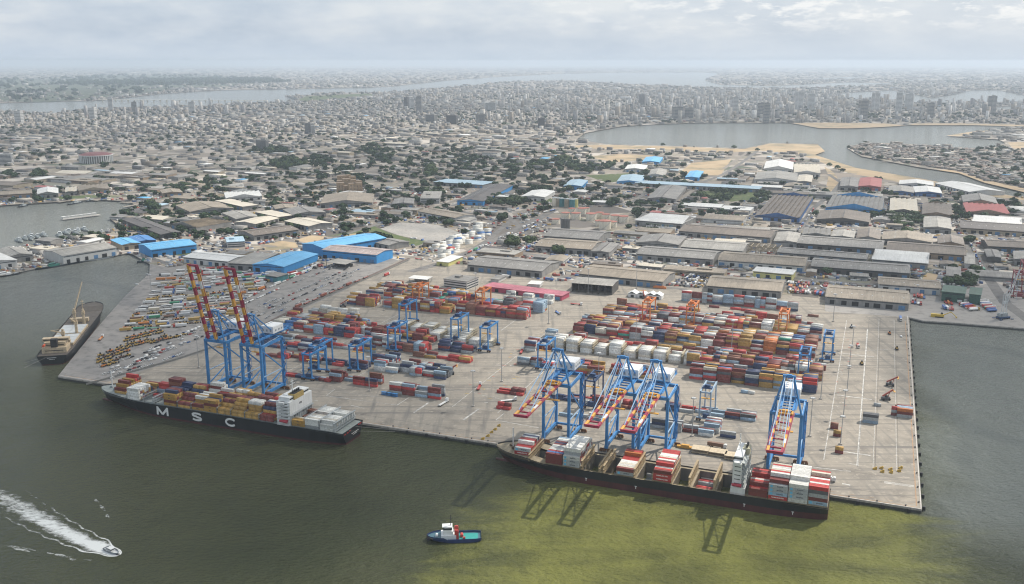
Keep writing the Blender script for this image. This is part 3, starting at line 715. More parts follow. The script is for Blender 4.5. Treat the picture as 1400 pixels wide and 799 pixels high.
def stack_bay(ship, nm, s_bow, rows, tmid, z0, heights, front, tops, pal, seed, bay, length=CL, nrows=13, group='', texts=None):
    """rows across the beam, front row on the water side; heights[j] tiers"""
    r = random.Random(seed); w = CW+.06
    for j in range(nrows):
        t = tmid - nrows*w/2 + (j+.5)*w; h = heights[j]
        for z in range(h):
            if j == 0 and z < len(front): c = front[z]
            elif z == h-1 and tops: c = tops[min(j, len(tops)-1)] if len(tops) > 1 else tops[0]
            else: c = pick(r, pal)
            fr = j == 0 or heights[j-1] <= z; top = z == h-1
            vis = (1.3 if fr else 0) + (.9 if top else 0) + .12
            tx = texts[z] if texts and j == 0 and z < len(texts) else None
            for q in ((0,) if length > 7 else (-1, 1)):
                lb = f"{c} container, tier {CNT[z+1]}, {ORD[j+1]} row from water, {ORD[bay]} bay of {nm}"
                if q: lb = f"short {c} container, {'bow' if q < 0 else 'stern'} half, tier {CNT[z+1]}, row {CNT[min(j+1,9)]}, {ORD[bay]} bay of {nm}"
                add_c(s_bow-6.1-q*3.06, t, z0+z*CH, c, lb, vis, group, length, tx)

def white_lettered_ship():
    L, B, TM = 255.0, 34.0, -28.5; s_stern = 417.5
    root = empty('container_ship', Q(s_stern, TM), 0, QANG, 'black container ship with large white letters on its side, berthed under raised cranes', 'container ship')
    zd = 8.3
    bays = [s_at(x, -45, 9.5) for x in (174,195,209.5,224,243,262,279,297.6,316,335,355,398.6,417,437)]
    hd, dz = hull(root, L, B, zd, SEA+1.6, fore=2.2, blunt=.80)
    for txt, x in (('M',222.5),('S',269.5),('C',316)):
        s = s_at(x, -45.5, 3); stroke_letter(root, txt, 7.4, 10.5, -(s-s_stern), -B/2-.3, 3.4)
    N_ = 'the lettered ship'; G = 'containers on the white-lettered ship'
    rows13 = 13; rr = random.Random(3)
    for k, s in enumerate(bays): hat = MB(); hat.box(-(s-6.1-s_stern), 0, zd-.9, 12.6, B-4.5, 1.3); hat.build('hatch_cover', DECKG, root)
    br = [TAN if False else STEELG]*1
    for k, s in enumerate(bays[:-3]): lashing_bridge(root, s-s_stern+.55, B/2-.6, zd, 5.2, STEELG)
    for s in bays[-3:]: lashing_bridge(root, s-s_stern+.55, B/2-.6, zd, 8.2, STEELG)
    lashing_bridge(root, bays[-1]-s_stern-12.8, B/2-.6, zd, 7.4, STEELG)
    z0 = zd + .5
    W = ['white']*13
    def hh(*a): return list(a)
    plan = [ # heights, front tiers, tops, palette, 20ft
      (hh(4,4,4,4,4,4,3,2,2,3,3,2,2), ['white']*4, ['white']*6+['navy','dark red','ochre','ochre','dark red','red','red'], OCH, CL),
      (hh(0,0,0,0,0,1,1,2,4,4,3,2,1), [], None, REDS, CL), (hh(0,0,0,0,0,1,1,3,6,6,6,4,3), [], ['dark red'], {'dark red':5,'brown':2}, CL),
      (hh(4,5,5,5,5,4,4,3,4,5,5,4,2), ['ochre','dark red','ochre','ochre'], ['ochre','navy','dark red','dark red','navy'], OCH, CL),
      (hh(2,2,3,4,4,3,3,4,5,5,5,4,3), ['ochre','dark red'], None, OCH, 6.06), (hh(2,2,4,4,4,3,4,3,3,4,6,6,5), ['ochre','dark red'], ['dark red','ochre','white','ochre','white'], OCH, CL),
      (hh(4,4,4,5,4,3,3,4,4,5,4,3,3), ['ochre','ochre','dark red','ochre'], None, OCH, CL), (hh(2,2,3,4,4,5,5,4,3,3,5,5,4), ['ochre','ochre'], None, OCH, 6.06),
      (hh(2,3,4,5,5,5,4,3,4,5,4,4,3), ['ochre','ochre'], None, OCH, 6.06), (hh(2,2,5,5,5,4,4,5,5,4,4,5,4), ['ochre','ochre'], ['ochre','ochre','white','white','white','dark red'], OCH, 6.06),
      (hh(2,2,4,5,5,5,4,4,5,5,5,5,3), ['dark red','dark red'], None, OCH, 6.06),
      (hh(2,2,2,1,1,0,1,1,1,2,2,1,1), ['ochre','ochre'], ['ochre','ochre','cream','white','navy','brown'], OCH, CL), (hh(3,3,3,3,3,2,2,3,3,3,3,3,2), ['grey','white','white'], ['white','cream','white','white','cream','orange','brown','white'], WHI, CL),
      (hh(2,3,3,3,3,3,2,2,3,3,3,2,2), ['white','white'], ['cream','white','cream','white'], WHI, CL)]
    for k, ((h, fr, tp, pal, ln), s) in enumerate(zip(plan, bays)): stack_bay(root, N_, s, 13, TM, z0, h, fr, tp, pal, 40+k, k+2, ln, 13, G, ['MSC' if c == 'ochre' else None for c in fr])
    for k, (x, t0, n) in enumerate(((152,-38,8),)):
        s = s_at(x, -41, 9.5)
        stack_bay(root, N_, s-1, 8, TM+.5, z0+.6, [2,3,4,3,4,4,5,4], ['ochre','dark red'], ['ochre','ochre','dark red','ochre','ochre','red','red','dark red'], OCH, 31, 1, CL, 8, G)
    # deck house
    u0 = s_at(396, -45, 9) - s_stern - .5; u1 = s_at(377, -45, 9) - s_stern - 1
    hb_ = B/2-1.2; w = u1-u0
    m = MB(); m.box(-(u0+w/2), 0, zd-.8, w, 2*hb_, 20.0); m.box(-(u0+w*.5), 0, zd+19.2, w*.8, 2*hb_-4, 3.2); m.box(-(u0+w*.62), 0, zd+22.4, w*.35, 20, .8)
    ho = m.build('deck_house', SHIPW, root)
    for z, f in ((5.4,.25),(13.8,.18)):
        for y in ((-hb_*.62, hb_*.1, hb_*.66) if z < 10 else (-hb_*.1,)): wn = MB(); [wn.box(-u0+.06, y+k*1.7, zd+z, .14, 1.1, 1.5) for k in range(3 if z < 10 else 2)]; wn.build('window', GLASS, ho)
    for z in (3.4,6.2,9.0,11.8,14.6,17.2): wn = MB(); wn.box(-(u0+w*.42), -hb_-.06, zd+z, w*.5, .14, .5); wn.build('window_band', GLASS, ho)
    wn = MB(); wn.box(-(u0+w*.5), 0, zd+20.2, w*.8+.2, 2*hb_-5, 1.2); wn.build('window_band', GLASS, ho)
    g = MB(); g.box(-(u0+w*.55), 0, zd+17.5, 5.0, B+2, .5)
    for sg in (1,-1): g.box(-(u0+w*.55), sg*(B/2-.6), zd+18, 5.0, 3.2, 1.2)
    g.build('bridge_wing', SHIPW, root)
    f = MB(); f.box(-(u0+3.2), -2, zd+19, 6.4, 13, 4.6); ff = f.build('funnel', M('funnel_ochre', (.42,.30,.10), .6, .2, .5), root)
    e = MB()
    for y in (-6,-3.5,-1,1.5): e.tube((-(u0+3), y, zd+23.6), (-(u0+2.6), y, zd+26), .8, .8, 8)
    e.box(-(u0+3.2), -2, zd+23.6, 5.2, 11.5, .3); e.build('exhaust_pipe', M('soot', (.03,.03,.03), .8, .2, 1), ff)
    b = MB()
    for k in range(6): b.beam((-(u1-1.5), -hb_-.7, zd+2.8*k), (-(u0+2), -hb_-.7, zd+2.8*k+2.3), .8, .16)
    for k in range(7): b.box(-(u0+w/2), -hb_-.75, zd+2.8*k-.1, w*.9, 1.4, .14)
    b.build('outside_stair', SHIPW, root)
    lb = MB(); lb.tube((-(u0+2), -hb_-1.6, zd+3.6), (-(u0+9), -hb_-1.6, zd+3.6), 1.5, 1.0, 8); lb.build('lifeboat', M('lifeboat_red', (.4,.03,.05), .5, .1, 1), root)
    ms = MB(); ms.beam((-(u0+w*.6),0,zd+22), (-(u0+w*.6),0,zd+33), .6); ms.beam((-(u0+w*.6),-3.5,zd+29), (-(u0+w*.6),3.5,zd+29), .3); ms.box(-(u0+w*.6),0,zd+31,.4,4,.3); ms.build('mast', SHIPW, root)
    fm = MB(); fm.beam((-.955*L,0,zd+1), (-.955*L,0,zd+17), .7); fm.beam((-.955*L,-2,zd+11), (-.955*L,2,zd+11), .3); fm.build('foremast', SHIPW, root)
    for x, y in ((.93,-4),(.93,4),(.96,0),(.915,0)): wi = MB(); wi.tube((-x*L,y-1.2,zd+2.4), (-x*L,y+1.2,zd+2.4), .9, .9, 8); wi.box(-x*L,y,zd+1.2,2.6,2,.8); wi.build('windlass', STEELG, root)
    railing(root, [(-u, -hd(u)+.15) for u in np.linspace(2, .99*L, 40)], zd-.2)
    sm = MB()
    for y in np.arange(-2, 8, 1.1): sm.box(.06, y, zd-5.2 + .3*math.sin(y*3), .1, .8, .5)
    sm.build('stern_lettering', LETTER, root); sm = MB()
    for y in np.arange(0, 6, 1.1): sm.box(.06, y, zd-6.6, .1, .7, .5)
    sm.build('stern_lettering', LETTER, root)
    lg = MB()
    for y, z in ((-12,-2.5),(-8,-2.5),(-4.8,-2),(9,-1.5),(12,-1.5)): lg.box(.06, y, zd+z, .1, 1.9, .9)
    lg.build('stern_sign', M('stern_red', (.5,.04,.04), .5, 0), root)
    ln = MB()
    for a, b in (((0,-6,zd-1.2),(26,21,.3)),((0,4,zd-1.2),(30,24.5,.3)),((0,10,zd-1.2),(20,24.5,.3))): ln.tube(a, b, .14, .14, 5)
    ln.build('mooring_line', M('rope', (.30,.29,.26), .8, .1, 1), root)
white_lettered_ship()

def open_hold_ship():
    L, B, TM = 239.0, 34.0, -21.2; s_stern = 58.0; zd = 7.4
    root = empty('container_ship', Q(s_stern, TM), 0, QANG, 'black container ship with open holds and tan lashing frames, under lowered crane booms', 'container ship')
    bx = lambda x: s_at(x, -37.5, 8.5)
    u = lambda x: bx(x)-s_stern
    holes = [(u(745), u(724)), (u(818), u(796)), (u(842), u(826)), (u(891), u(869)), (u(939), u(919)), (u(973), u(946)), (u(996), u(979))]
    hd, dz = hull(root, L, B, zd, SEA+4.6, fore=2.4, blunt=.82, deckm=DECKT, holes=holes)
    N_ = 'the open-hold ship'; G = 'containers on the open-hold ship'; z0 = zd+.9
    RH = {'red':3,'dark red':4,'white':1.4,'grey':1.5,'navy':.7,'cream':.6}
    P = [ (700, 9, [2,2,2,3,3,3,3,3,3], ['red','grey'], ['red','red','red','white','red','dark red','grey','navy','white'], RH, ['HAMBURG SÜD','MAERSK']),
          (746, 13, [3]*13, ['dark red']*3, ['dark red','blue','red','white','white','grey','white','dark red','navy','dark red','grey','white','pale blue'], RH, None),
          (769.5, 13, [3,5,5,5,5,5,5,5,5,5,5,4,4], ['grey','grey','white'], ['white']*13, {'white':2,'grey':1,'dark red':2,'red':1}, ['MAERSK']*3),
          (842.5, 13, [2,2,2,2,2,2,2,2,2,3,3,3,2], ['grey','dark red'], ['dark red','cream','white','cream','white','white','red','red','red','orange','red','dark red','red'], RH, ['MAERSK',None]),
          (893, 13, [3,3,3,4,4,4,4,4,4,4,4,4,4], ['red','red','dark red'], ['dark red','red','white','red','dark red','white','red','cream','white','white','red','red','red'], RH, ['HAMBURG SÜD','HAMBURG SÜD',None]),
          (1023, 13, [2,2,3,3,3,3,4,4,4,3,3,3,2], ['dark red','dark red'], ['red','red','dark red','red','white','red','red','dark red','red','dark red','red','brown','dark red'], RH, None),
          (1050, 13, [4,5,5,6,6,6,6,6,6,6,5,5,4], ['red','pale blue','grey','grey'], ['red','dark red','dark red','white','red','cream','white','white','red','cream','grey','dark red','grey'], RH, ['HAMBURG SÜD','MAERSK','MAERSK','MAERSK']),
          (1077, 13, [5,5,5,6,6,6,6,6,6,6,6,5,5], ['white','grey','grey','grey','white'], ['white']*13, WHI, [None,'MAERSK','MAERSK','MAERSK',None]),
          (1104, 12, [5,5,5,5,5,5,4,4,4,5,5,4], ['pale blue','dark red','grey','charcoal','red'], ['red','red','white','red','red','white','red','dark red','red','cream','red','red'], RH, ['MAERSK',None,None,None,None])]
    for k, (x, n, h, fr, tp, pal, tx) in enumerate(P):
        stack_bay(root, N_, bx(x), n, TM-.3, z0 + (1.0 if k == 0 else 0), h, fr, tp, pal, 70+k, k+1, CL, n, G, tx)
    for x, hs, cs in ((829, [0,1,0,2,1,0,0,1,1,0,0,0], SIL), (874, [0,1,2,1,0,1,1,0,2,1,0,0], SIL), (948, [0,2,3,3,1,2,3,3,0,0,2,2], {'red':3,'grey':1,'white':1})):
        r = random.Random(int(x))
        for j, h in enumerate(hs):
            for z in range(h): c = pick(r, cs); add_c(bx(x)-6.3, TM-13.5+j*2.5, zd-10.9+z*CH, c, f"{c} container down in the open hold, tier {CNT[z+1]}, row {CNT[min(j+1,9)]}, near column {int(x)}", .3, G)
    for x in (746,769.5,842.5,893,1023,1050,1077,1104): hc = MB(); hc.box(-(u(x)-6.1), 0, zd-.9, 12.6, B-4, 1.7); hc.build('hatch_cover', DECKT, root)
    hc = MB(); hc.box(-(u(700)-6.1), 0, zd-.9, 12.6, 24, 2.6); hc.build('hatch_cover', DECKT, root)
    for x, h in ((723,5.5),(745.3,6),(795,7),(819,5.5),(825,6),(867,7),(893-1,5),(917,8),(942,7),(976,8),(1049,6),(1076,6),(1103,6)): lashing_bridge(root, u(x), B/2-.9, zd-.6, h)
    # deck house: tall, narrow, aft of the holds
    u0, u1 = u(1018), u(998); w = u1-u0; hb_ = B/2-1.5
    m = MB(); m.box(-(u0+w*.62), 0, zd-.8, w*.62, 2*hb_-3, 23.5); m.box(-(u0+w*.5), 0, zd-.8, w, 2*hb_, 5.5); m.box(-(u0+w*.6), 0, zd+22.7, w*.6, 2*hb_-6, 3.0); ho = m.build('deck_house', SHIPW, root)
    wn = MB(); wn.box(-(u0+w*.6), 0, zd+23.6, w*.6+.2, 2*hb_-5.8, 1.2); wn.build('window_band', GLASS, ho)
    for z in (6.6,9.6,12.6,15.6,18.6):
        wn = MB(); wn.box(-(u0+w*.6), -hb_+1.45, zd+z, w*.4, .14, .5); wn.box(-(u0+w*.31)+.06, 0, zd+z, .14, 2*hb_-5, .9); wn.build('window_band', GLASS, ho)
    st = MB()
    for k in range(8):
        z = zd+2.8*k; st.box(-(u0+w*.17), 0, z+2.2, w*.3, 2*hb_-3, .16); st.beam((-(u0+w*.05),-hb_+2,z+3.1), (-(u0+w*.05),hb_-2,z+3.1), .1)
        st.beam((-(u0+w*.05),-hb_+1.8,z), (-(u0+w*.3),-hb_+1.8,z+2.4), .7, .15); 
        for y in np.arange(-hb_+2, hb_-1, 5): st.beam((-(u0+w*.04),y,z), (-(u0+w*.04),y,z+2.8), .16)
    st.build('outside_stair', M('stair_grey', (.42,.45,.44), .6, .15, 1), root)
    g = MB(); g.box(-(u0+w*.6), 0, zd+21.6, 5, B+1, .45)
    for sg in (1,-1): g.box(-(u0+w*.6), sg*(B/2-1), zd+22, 4.4, 3, 1.2)
    g.build('bridge_wing', SHIPW, root)
    f = MB(); f.box(-(u0+2.6), 5, zd+17, 4.6, 8, 9.5); ff = f.build('funnel', M('funnel_buff', (.45,.43,.3), .6, .2, .5), root)
    e = MB()
    for y in (3,5,7): e.tube((-(u0+2.6),y,zd+26), (-(u0+2.2),y,zd+29), .7, .7, 8)
    e.build('exhaust_pipe', MATS['soot'], ff)
    ms = MB(); ms.beam((-(u0+w*.7),0,zd+25), (-(u0+w*.7),0,zd+37), .6); ms.beam((-(u0+w*.7),-3,zd+32), (-(u0+w*.7),3,zd+32), .3); ms.box(-(u0+w*.7),0,zd+34,.4,3.6,.3); ms.build('mast', SHIPW, root)
    lb = MB(); lb.tube((-(u0+2.5),-hb_-.4,zd+6.4), (-(u0+9),-hb_-.4,zd+6.4), 1.3, .9, 8); lb.build('lifeboat', MATS['lifeboat_red'], root)
    fm = MB(); fm.beam((-.945*L,0,zd+1), (-.945*L,0,zd+17), .7); fm.beam((-.945*L,-2,zd+11), (-.945*L,2,zd+11), .3); fm.build('foremast', SHIPW, root)
    for x, y in ((.91,-6),(.91,5),(.94,-3),(.955,2),(.925,1),(.90,-1)): wi = MB(); wi.tube((-x*L,y-1.4,zd+2.6), (-x*L,y+1.4,zd+2.6), 1.0, 1.0, 8); wi.box(-x*L+1.5,y,zd+1.5,2.6,2,1.0); wi.build('windlass', M('rusty_gear', (.13,.10,.07), .8, .3, 1), root)
    railing(root, [(-x, -hd(x)+.15) for x in np.linspace(2, .99*L, 40)], zd-.2, mat=TAN)
    for x in (870,1018.5,802,1085): 
        s = bx(x); t = MB(); t.box(-(s-s_stern), -B/2-.12, 1.4, 1.5, .12, .45); t.box(-(s-s_stern), -B/2-.12, -.3, .45, .12, 1.7); t.build('hull_mark', LETTER, root)
    ln = MB()
    for a, b in (((-.97*L,6,zd+1.5),(-L-24,22,.3)),((-.96*L,8,zd+1.5),(-L-10,22.5,.3))): ln.tube(a, b, .12, .12, 5)
    ln.build('mooring_line', MATS['rope'], root)
open_hold_ship()

def bulk_ship():
    """cargo ship with derricks at the slanted west quay"""
    a = P2W(72,499,SEA); b = P2W(130,426,SEA); d = (b-a).normalized(); n = Vector((-d.y, d.x))
    L, B, zd = (b-a).length, 31.0, 6.5; print('cargo', L)
    stern = P2W(60,498,SEA); c0 = a; ang = math.atan2(d.y, d.x)
    root = empty('cargo_ship', c0, 0, ang+math.pi, 'black-hulled cargo ship with buff derricks and grey hatch covers at the slanted quay', 'cargo ship')
    hd, dz = hull(root, L, B, zd, SEA+.8, fore=3.0, blunt=.84, stern=.9, deckm=M('rust_deck', (.10,.085,.07), .8, .3, .3))
    BUFF = M('buff_paint', (.50,.40,.27), .6, .25, .4)
    hc = MB(); cs = MB()
    for k in range(2): cs.box(-(55+k*38), 0, zd-.9, 36, 25, 2.2)
    for k in range(2):
        for i in range(3):
            for sg in (-1,1): hc.box(-(43.6+k*38+i*11.4), sg*6, zd+1.3, 11, 11.6, .5)
    cs.build('hatch_coaming', BUFF, root); hc.build('hatch_cover', M('hatch_pale', (.46,.48,.48), .6, .12, .3), root)
    m = MB(); m.box(-20, 0, zd-.9, 17, 23, 5.5); m.box(-22, 0, zd+4.6, 11, 20, 4.4); m.box(-24, 0, zd+9.0, 6, 25, 2.8); ho = m.build('deck_house', BUFF, root)
    for z, x in ((1.4,-11.44),(5.8,-16.44)): w = MB(); w.box(x, 0, zd+z, .14, 17, .7); w.build('window_band', GLASS, ho)
    w = MB(); w.box(-24, 0, zd+9.8, 6.2, 23, 1.0); w.build('window_band', GLASS, ho)
    f = MB(); f.box(-15, 0, zd+4, 5, 6, 9); f.build('funnel', MATS['soot'], root)
    lb = MB(); lb.tube((-9,-9,zd+7.5), (-15,-9,zd+7.5), 1.3, .9, 8); lb.build('lifeboat', M('lifeboat_orange', (.6,.10,.04), .5, .1, 1), root)
    for x, y, tip in ((-36,4,(-31,-6,24)), (-76,8,(-62,6,28)), (-122,-3,(-138,5,50)), (-118,7,(-108,9,22))):
        c = MB(); c.tube((x,y,zd), (x,y,zd+17), 1.6, 1.2, 10); c.box(x,y,zd+11,3.4,3.4,3.6); k = c.build('derrick', BUFF, root)
        j = MB(); j.beam((x-.8,y,zd+13), tip, .8, 1.0); j.beam((x+.8,y,zd+13), tip, .8, 1.0); j.tube((x,y,zd+17), tip, .12, .12, 5); j.build('jib', BUFF, k)
    ms = MB(); ms.tube((-150,0,zd+2), (-150,0,zd+20), .7, .4, 8); ms.box(-150,0,zd+15,.6,5,.4); ms.box(-150,0,zd+18,3,3,.3); ms.build('foremast', BUFF, root)
    fk = MB(); fk.box(-132,0,zd-.5,6,18,4); fk.build('mast_house', BUFF, root); fk = MB(); fk.box(-40,0,zd-.5,4,19,5); fk.build('mast_house', BUFF, root)
    sm = MB()
    for y in np.arange(-4, 4.5, 1.1): sm.box(.06, y, zd-2.6, .1, .8, .6)
    sm.build('stern_lettering', LETTER, root); sm = MB()
    for y in np.arange(-2.5, 3, 1.1): sm.box(.06, y, zd-4.2, .1, .7, .5)
    sm.build('stern_lettering', LETTER, root)
    ln = MB(); ln.tube((0,-6,zd-1), (-2,-26,.4), .12, .12, 5); ln.tube((0,-4,zd-1), (16,-22,.4), .12, .12, 5); ln.build('mooring_line', MATS['rope'], root)
bulk_ship()

# ------------------------------------------------------------------ build the containers
BOXM = object_colour_mat('container_paint', dirt=.55); 
def container_mesh(L):
    m = MB(); m.box(0,0,.06,L-.1,CW-.1,CH-.12)
    for x in (-L/2+.08, L/2-.08):
        for y in (-CW/2+.07, CW/2-.07): m.box(x,y,0,.16,.14,CH)
    for z in (0, CH-.14):
        for y in (-CW/2+.05, CW/2-.05): m.box(0,y,z,L-.34,.1,.14)
        for x in (-L/2+.05, L/2-.05): m.box(x,0,z,.1,CW-.3,.14)
    for k in range(int(L/.61)-1):
        x = -L/2+.5+k*.61
        for y in (-CW/2+.03, CW/2-.03): m.box(x,y,.2,.26,.06,CH-.4)
    for y in (-.75,-.3,.3,.75): m.box(L/2-.03,y,.15,.05,.06,CH-.3)
    return m.mesh('container', BOXM)
def build_containers():
    cm = {CL: container_mesh(CL), 6.06: container_mesh(6.06)}
    for c in CONT:
        q = Q(c['s'], c['t']); c['q'] = q; c['d'] = math.hypot(q.x, q.y, CAMH)
        c['rank'] = c['score']*c['L']/c['d']**2
        u, v = W2P((q.x, q.y, c['z']))
        if not (-5 < u < 1405): c['rank'] = 0
    CONT.sort(key=lambda c: -c['rank'])
    seen = set(); ind = []; rest = []
    for c in CONT:
        if len(ind) < 298 and c['label'] not in seen and c['rank'] > 0: ind.append(c); seen.add(c['label'])
        else: rest.append(c)
    rr = random.Random(1)
    for c in ind:
        o = link_mesh('container', cm[c['L']]); o.location = (c['q'].x, c['q'].y, c['z']); o.rotation_euler.z = QANG + c['rot']
        k = rr.uniform(.8, 1.15); o.color = (*(min(1, x*k) for x in PAL[c['c']]), 1)
        tag(o, c['label'], 'container', c['group'])
        if c['text']:
            tx = c['text']; dark = c['c'] in ('grey','white','pale blue','ochre','cream')
            letter(o, tx, 1.15 if tx != 'MSC' else 1.3, (0 if tx != 'MAERSK' else 1.2, -CW/2-.012, CH/2), DARKLET if dark else LETTER, .03)
            if tx == 'MAERSK':
                mb = MB(); mb.box(-4.3, -CW/2-.01, .5, 1.6, .02, 1.6); mb.build('logo_square', M('logo_blue', (.12,.42,.62), .5, 0), o)
    n = len(rest); A = lambda k: np.array([c[k] for c in rest], float)
    P = np.array([PAL[c['c']] for c in rest]) * rng.uniform(.75, 1.2, (n,1))
    me = boxes_mesh('stacked_containers', np.array([c['q'].x for c in rest]), np.array([c['q'].y for c in rest]), A('z'), A('L'), np.full(n, CW), np.full(n, CH-.05), A('rot')+QANG, P, P, attr_colour_mat('yard_container_paint', .6, .25, .8, dirt=.6))
    tag(link_mesh('stacked_containers', me), 'shipping containers of every colour stacked across the terminal yard', 'containers', kind='stuff')
    print('containers', len(CONT), 'individual', len(ind))
build_containers()

# ------------------------------------------------------------------ ship-to-shore cranes
BLUE = M('crane_blue', (.045,.22,.50), .5, .22, .3, streak=(1,1,.3)); CRED = M('boom_red', (.29,.02,.055), .5, .1, .5); CYEL = M('boom_yellow', (.62,.33,.06), .5, .1, .5); CWHT = M('boom_white', (.7,.7,.68), .5, .05, .5)
MHW = M('machinery_white', (.72,.73,.73), .5, .08, .3, streak=(1,1,.3)); BOGIE = M('bogie_brown', (.20,.09,.04), .7, .25, 1); DKBLUE = M('dark_blue_steel', (.02,.055,.14), .5, .15, .5); STAY = M('stay_pale_blue', (.30,.45,.62), .5, .1, .5)
def sts_crane(s, label, raised=False, hw=10.3, tip=74):
    root = empty('quay_crane', Q(s, 15.5), 0, QANG, label, 'gantry crane', 'ship-to-shore cranes along the berth')
    G, ZP, ZA = 31.0, 49.0, 76.0
    def part(name, mat, fn, parent=root):
        m = MB(); fn(m); return m.build(name, mat, parent)
    for x in (-hw, hw):
        for y in (0, G):
            part('leg', BLUE, lambda m: (m.beam((x,y,4), (x,y,ZP), 2.0, 2.0), m.box(x,y,3.2,2.6,2.6,2.2)))
            b = part('bogie', BOGIE, lambda m: [m.box(x+d,y,.5,2.3,1.1,1.5) for d in (-4.2,-1.6,1.6,4.2)] + [m.box(x,y,1.9,9.8,.8,1.0)])
            part('wheel', MATS['soot'], lambda m: [m.tube((x+d,y-.35,.45), (x+d,y+.35,.45), .45, .45, 8) for d in (-4.9,-3.5,-2.3,-.9,.9,2.3,3.5,4.9)], b)
    for x in (-hw, hw):
        part('sill_beam', BLUE, lambda m: m.beam((x,0,5.2), (x,G,5.2), 1.7, 2.4))
        part('side_beam', BLUE, lambda m: m.beam((x,-1,ZP-.8), (x,G+1,ZP-.8), 1.6, 2.2))
        part('brace', BLUE, lambda m: (m.beam((x,0,ZP-3), (x,G,20), .9), m.beam((x,G,20), (x,0,8), .8)))
        part('brace', STAY, lambda m: (m.beam((x,0,20.5), (x,G,20.5), .7), m.beam((x,G,21), (x,G*.55,7), .6))); part('brace', STAY, lambda m: m.beam((x,0,ZP), (x,G*.9,ZP+2), .4))
    for y in (0, G):
        part('portal_beam', BLUE, lambda m: m.beam((-hw-1,y,ZP), (hw+1,y,ZP), 2.6, 2.2))
    part('sill_cross_beam', BLUE, lambda m: m.beam((-hw,G,5), (hw,G,5), 1.4, 1.6))
    sx = 4.3
    def girder(m):
        for x in (-sx, sx): m.box(x, (G+22)/2-2, ZP+2.2, 1.5, G+26, 2.0)
        for y in np.arange(-3, G+22, 6): m.box(0, y, ZP+2.6, 2*sx, .8, .9)
        for x in (-sx-1.6, sx+1.6):
            m.box(x, (G+20)/2, ZP+3.6, 1.1, G+20, .14); m.beam((x*1.08,-2,ZP+4.8), (x*1.08,G+20,ZP+4.8), .12)
    part('girder', BLUE, girder)
    def apex(m):
        for sg in (-1,1):
            m.beam((sg*hw,0,ZP), (sg*3.0,2.5,ZA), 1.1); m.beam((sg*3.0,2.5,ZA), (sg*sx*1.1,G,ZP+2.4), .8); m.beam((sg*3,2.5,ZA-1), (sg*sx*1.1,G*.52,ZP+3), .55)
        m.beam((-4.4,2.5,ZA), (4.4,2.5,ZA), 1.6, 1.8); m.box(0,3.5,ZA,6.5,4,.3); m.box(0,2,ZA+.3,3.5,2,1.4)
        for sg in (-1,1): m.beam((sg*3.2,5.4,ZA+.3), (sg*3.2,5.4,ZA+1.6), .15)
        m.beam((-6.4,.9,ZP+13), (6.4,.9,ZP+13), .7)
    part('apex_frame', BLUE, apex)
    def house(m):
        m.box(0, G+1, ZP+4.6, 13.5, 15.5, 6.0); m.box(0, G+1, ZP+10.6, 12.6, 14.6, .4)
        for y in (-4,0,4): m.box(-3, G+1+y, ZP+11, 2, 1.4, .8)
    mh = part('machinery_house', MHW, house)
    part('house_vent', STEELG, lambda m: [m.box(x, G-6.85, ZP+6.2, 1.6, .2, 1.8) for x in (-4,0,4)] + [m.box(6.85, G+y, ZP+6.4, .2, 2, 1.6) for y in (-3,2,6)], mh)
    def tail(m):
        m.box(0, G+20, ZP+2.8, 13, 3.5, .3)
        for x in (-6,-2,2,6):
            for y in (G+18.4, G+21.6): m.beam((x,y,ZP+3), (x,y,ZP+6.4), .35)
        for z in (4.4, 6.2):
            for y in (G+18.4, G+21.6): m.beam((-6,y,ZP+z), (6,y,ZP+z), .3)
        m.box(-3.5,G+20,ZP+3,3,2.5,2.2); m.box(3.5,G+20,ZP+3,3,2.5,1.6)
    part('tail_platform', BLUE, tail)
    part('stair_tower', BLUE, lambda m: [m.beam((hw+1.5,G-1+(3 if k%2 else 0),6+k*3.6), (hw+1.5,G-1+(0 if k%2 else 3),9.6+k*3.6), .9, .14) for k in range(12)] + [m.beam((hw+1.9,G+2.4,4), (hw+1.9,G+2.4,ZP), .2)])
    # boom, hinged at the waterside portal
    a = R(75.5) if raised else R(-.5)
    dy, dz = -math.cos(a), math.sin(a); H0 = Vector((0,-3.2,ZP+3.2))
    def pt(x, d, off=0.0): return (x, H0.y + dy*d - off*dz*(1 if raised else 1)*(-1 if raised else 0) , H0.z + dz*d + off*(0.15 if raised else 1))
    def boom(m):
        nseg = 10; seg = tip/nseg
        for sg, ph in ((-1,0),(1,1)):
            for k in range(nseg):
                mat = (k+ph) % 2 if k != (7 if sg > 0 else 99) else 2
                m.beam(pt(sg*sx, k*seg), pt(sg*sx, (k+1)*seg-.01), 2.2 if raised else 1.6, 2.4 if raised else 1.8, mat)
        for k in range(1, nseg, 2):
            m.beam(pt(-sx, k*seg), pt(sx, k*seg), .9, .9, 0)
        m.beam(pt(-sx-.8, tip), pt(sx+.8, tip), 1.6, 1.8, 0)
        for sg in (-1,1): m.beam(pt(sg*(sx+1.3), 2, .2), pt(sg*(sx+1.3), tip, .2), .5, .1, 0)
    part('boom', [CRED, CYEL, CWHT], boom)
    part('boom_walkway', M('walkway_pink', (.42,.22,.20), .6, .1, 1), lambda m: [m.beam(pt(-sx+.9, d, .2), pt(sx-.9, d+3.0, .2), .3, .3) for d in np.arange(8, tip-6, 6.2)] + [m.beam(pt(sg*(sx+1.9), 3, 1.6), pt(sg*(sx+1.9), tip, 1.6), .08) for sg in (-1,1)])
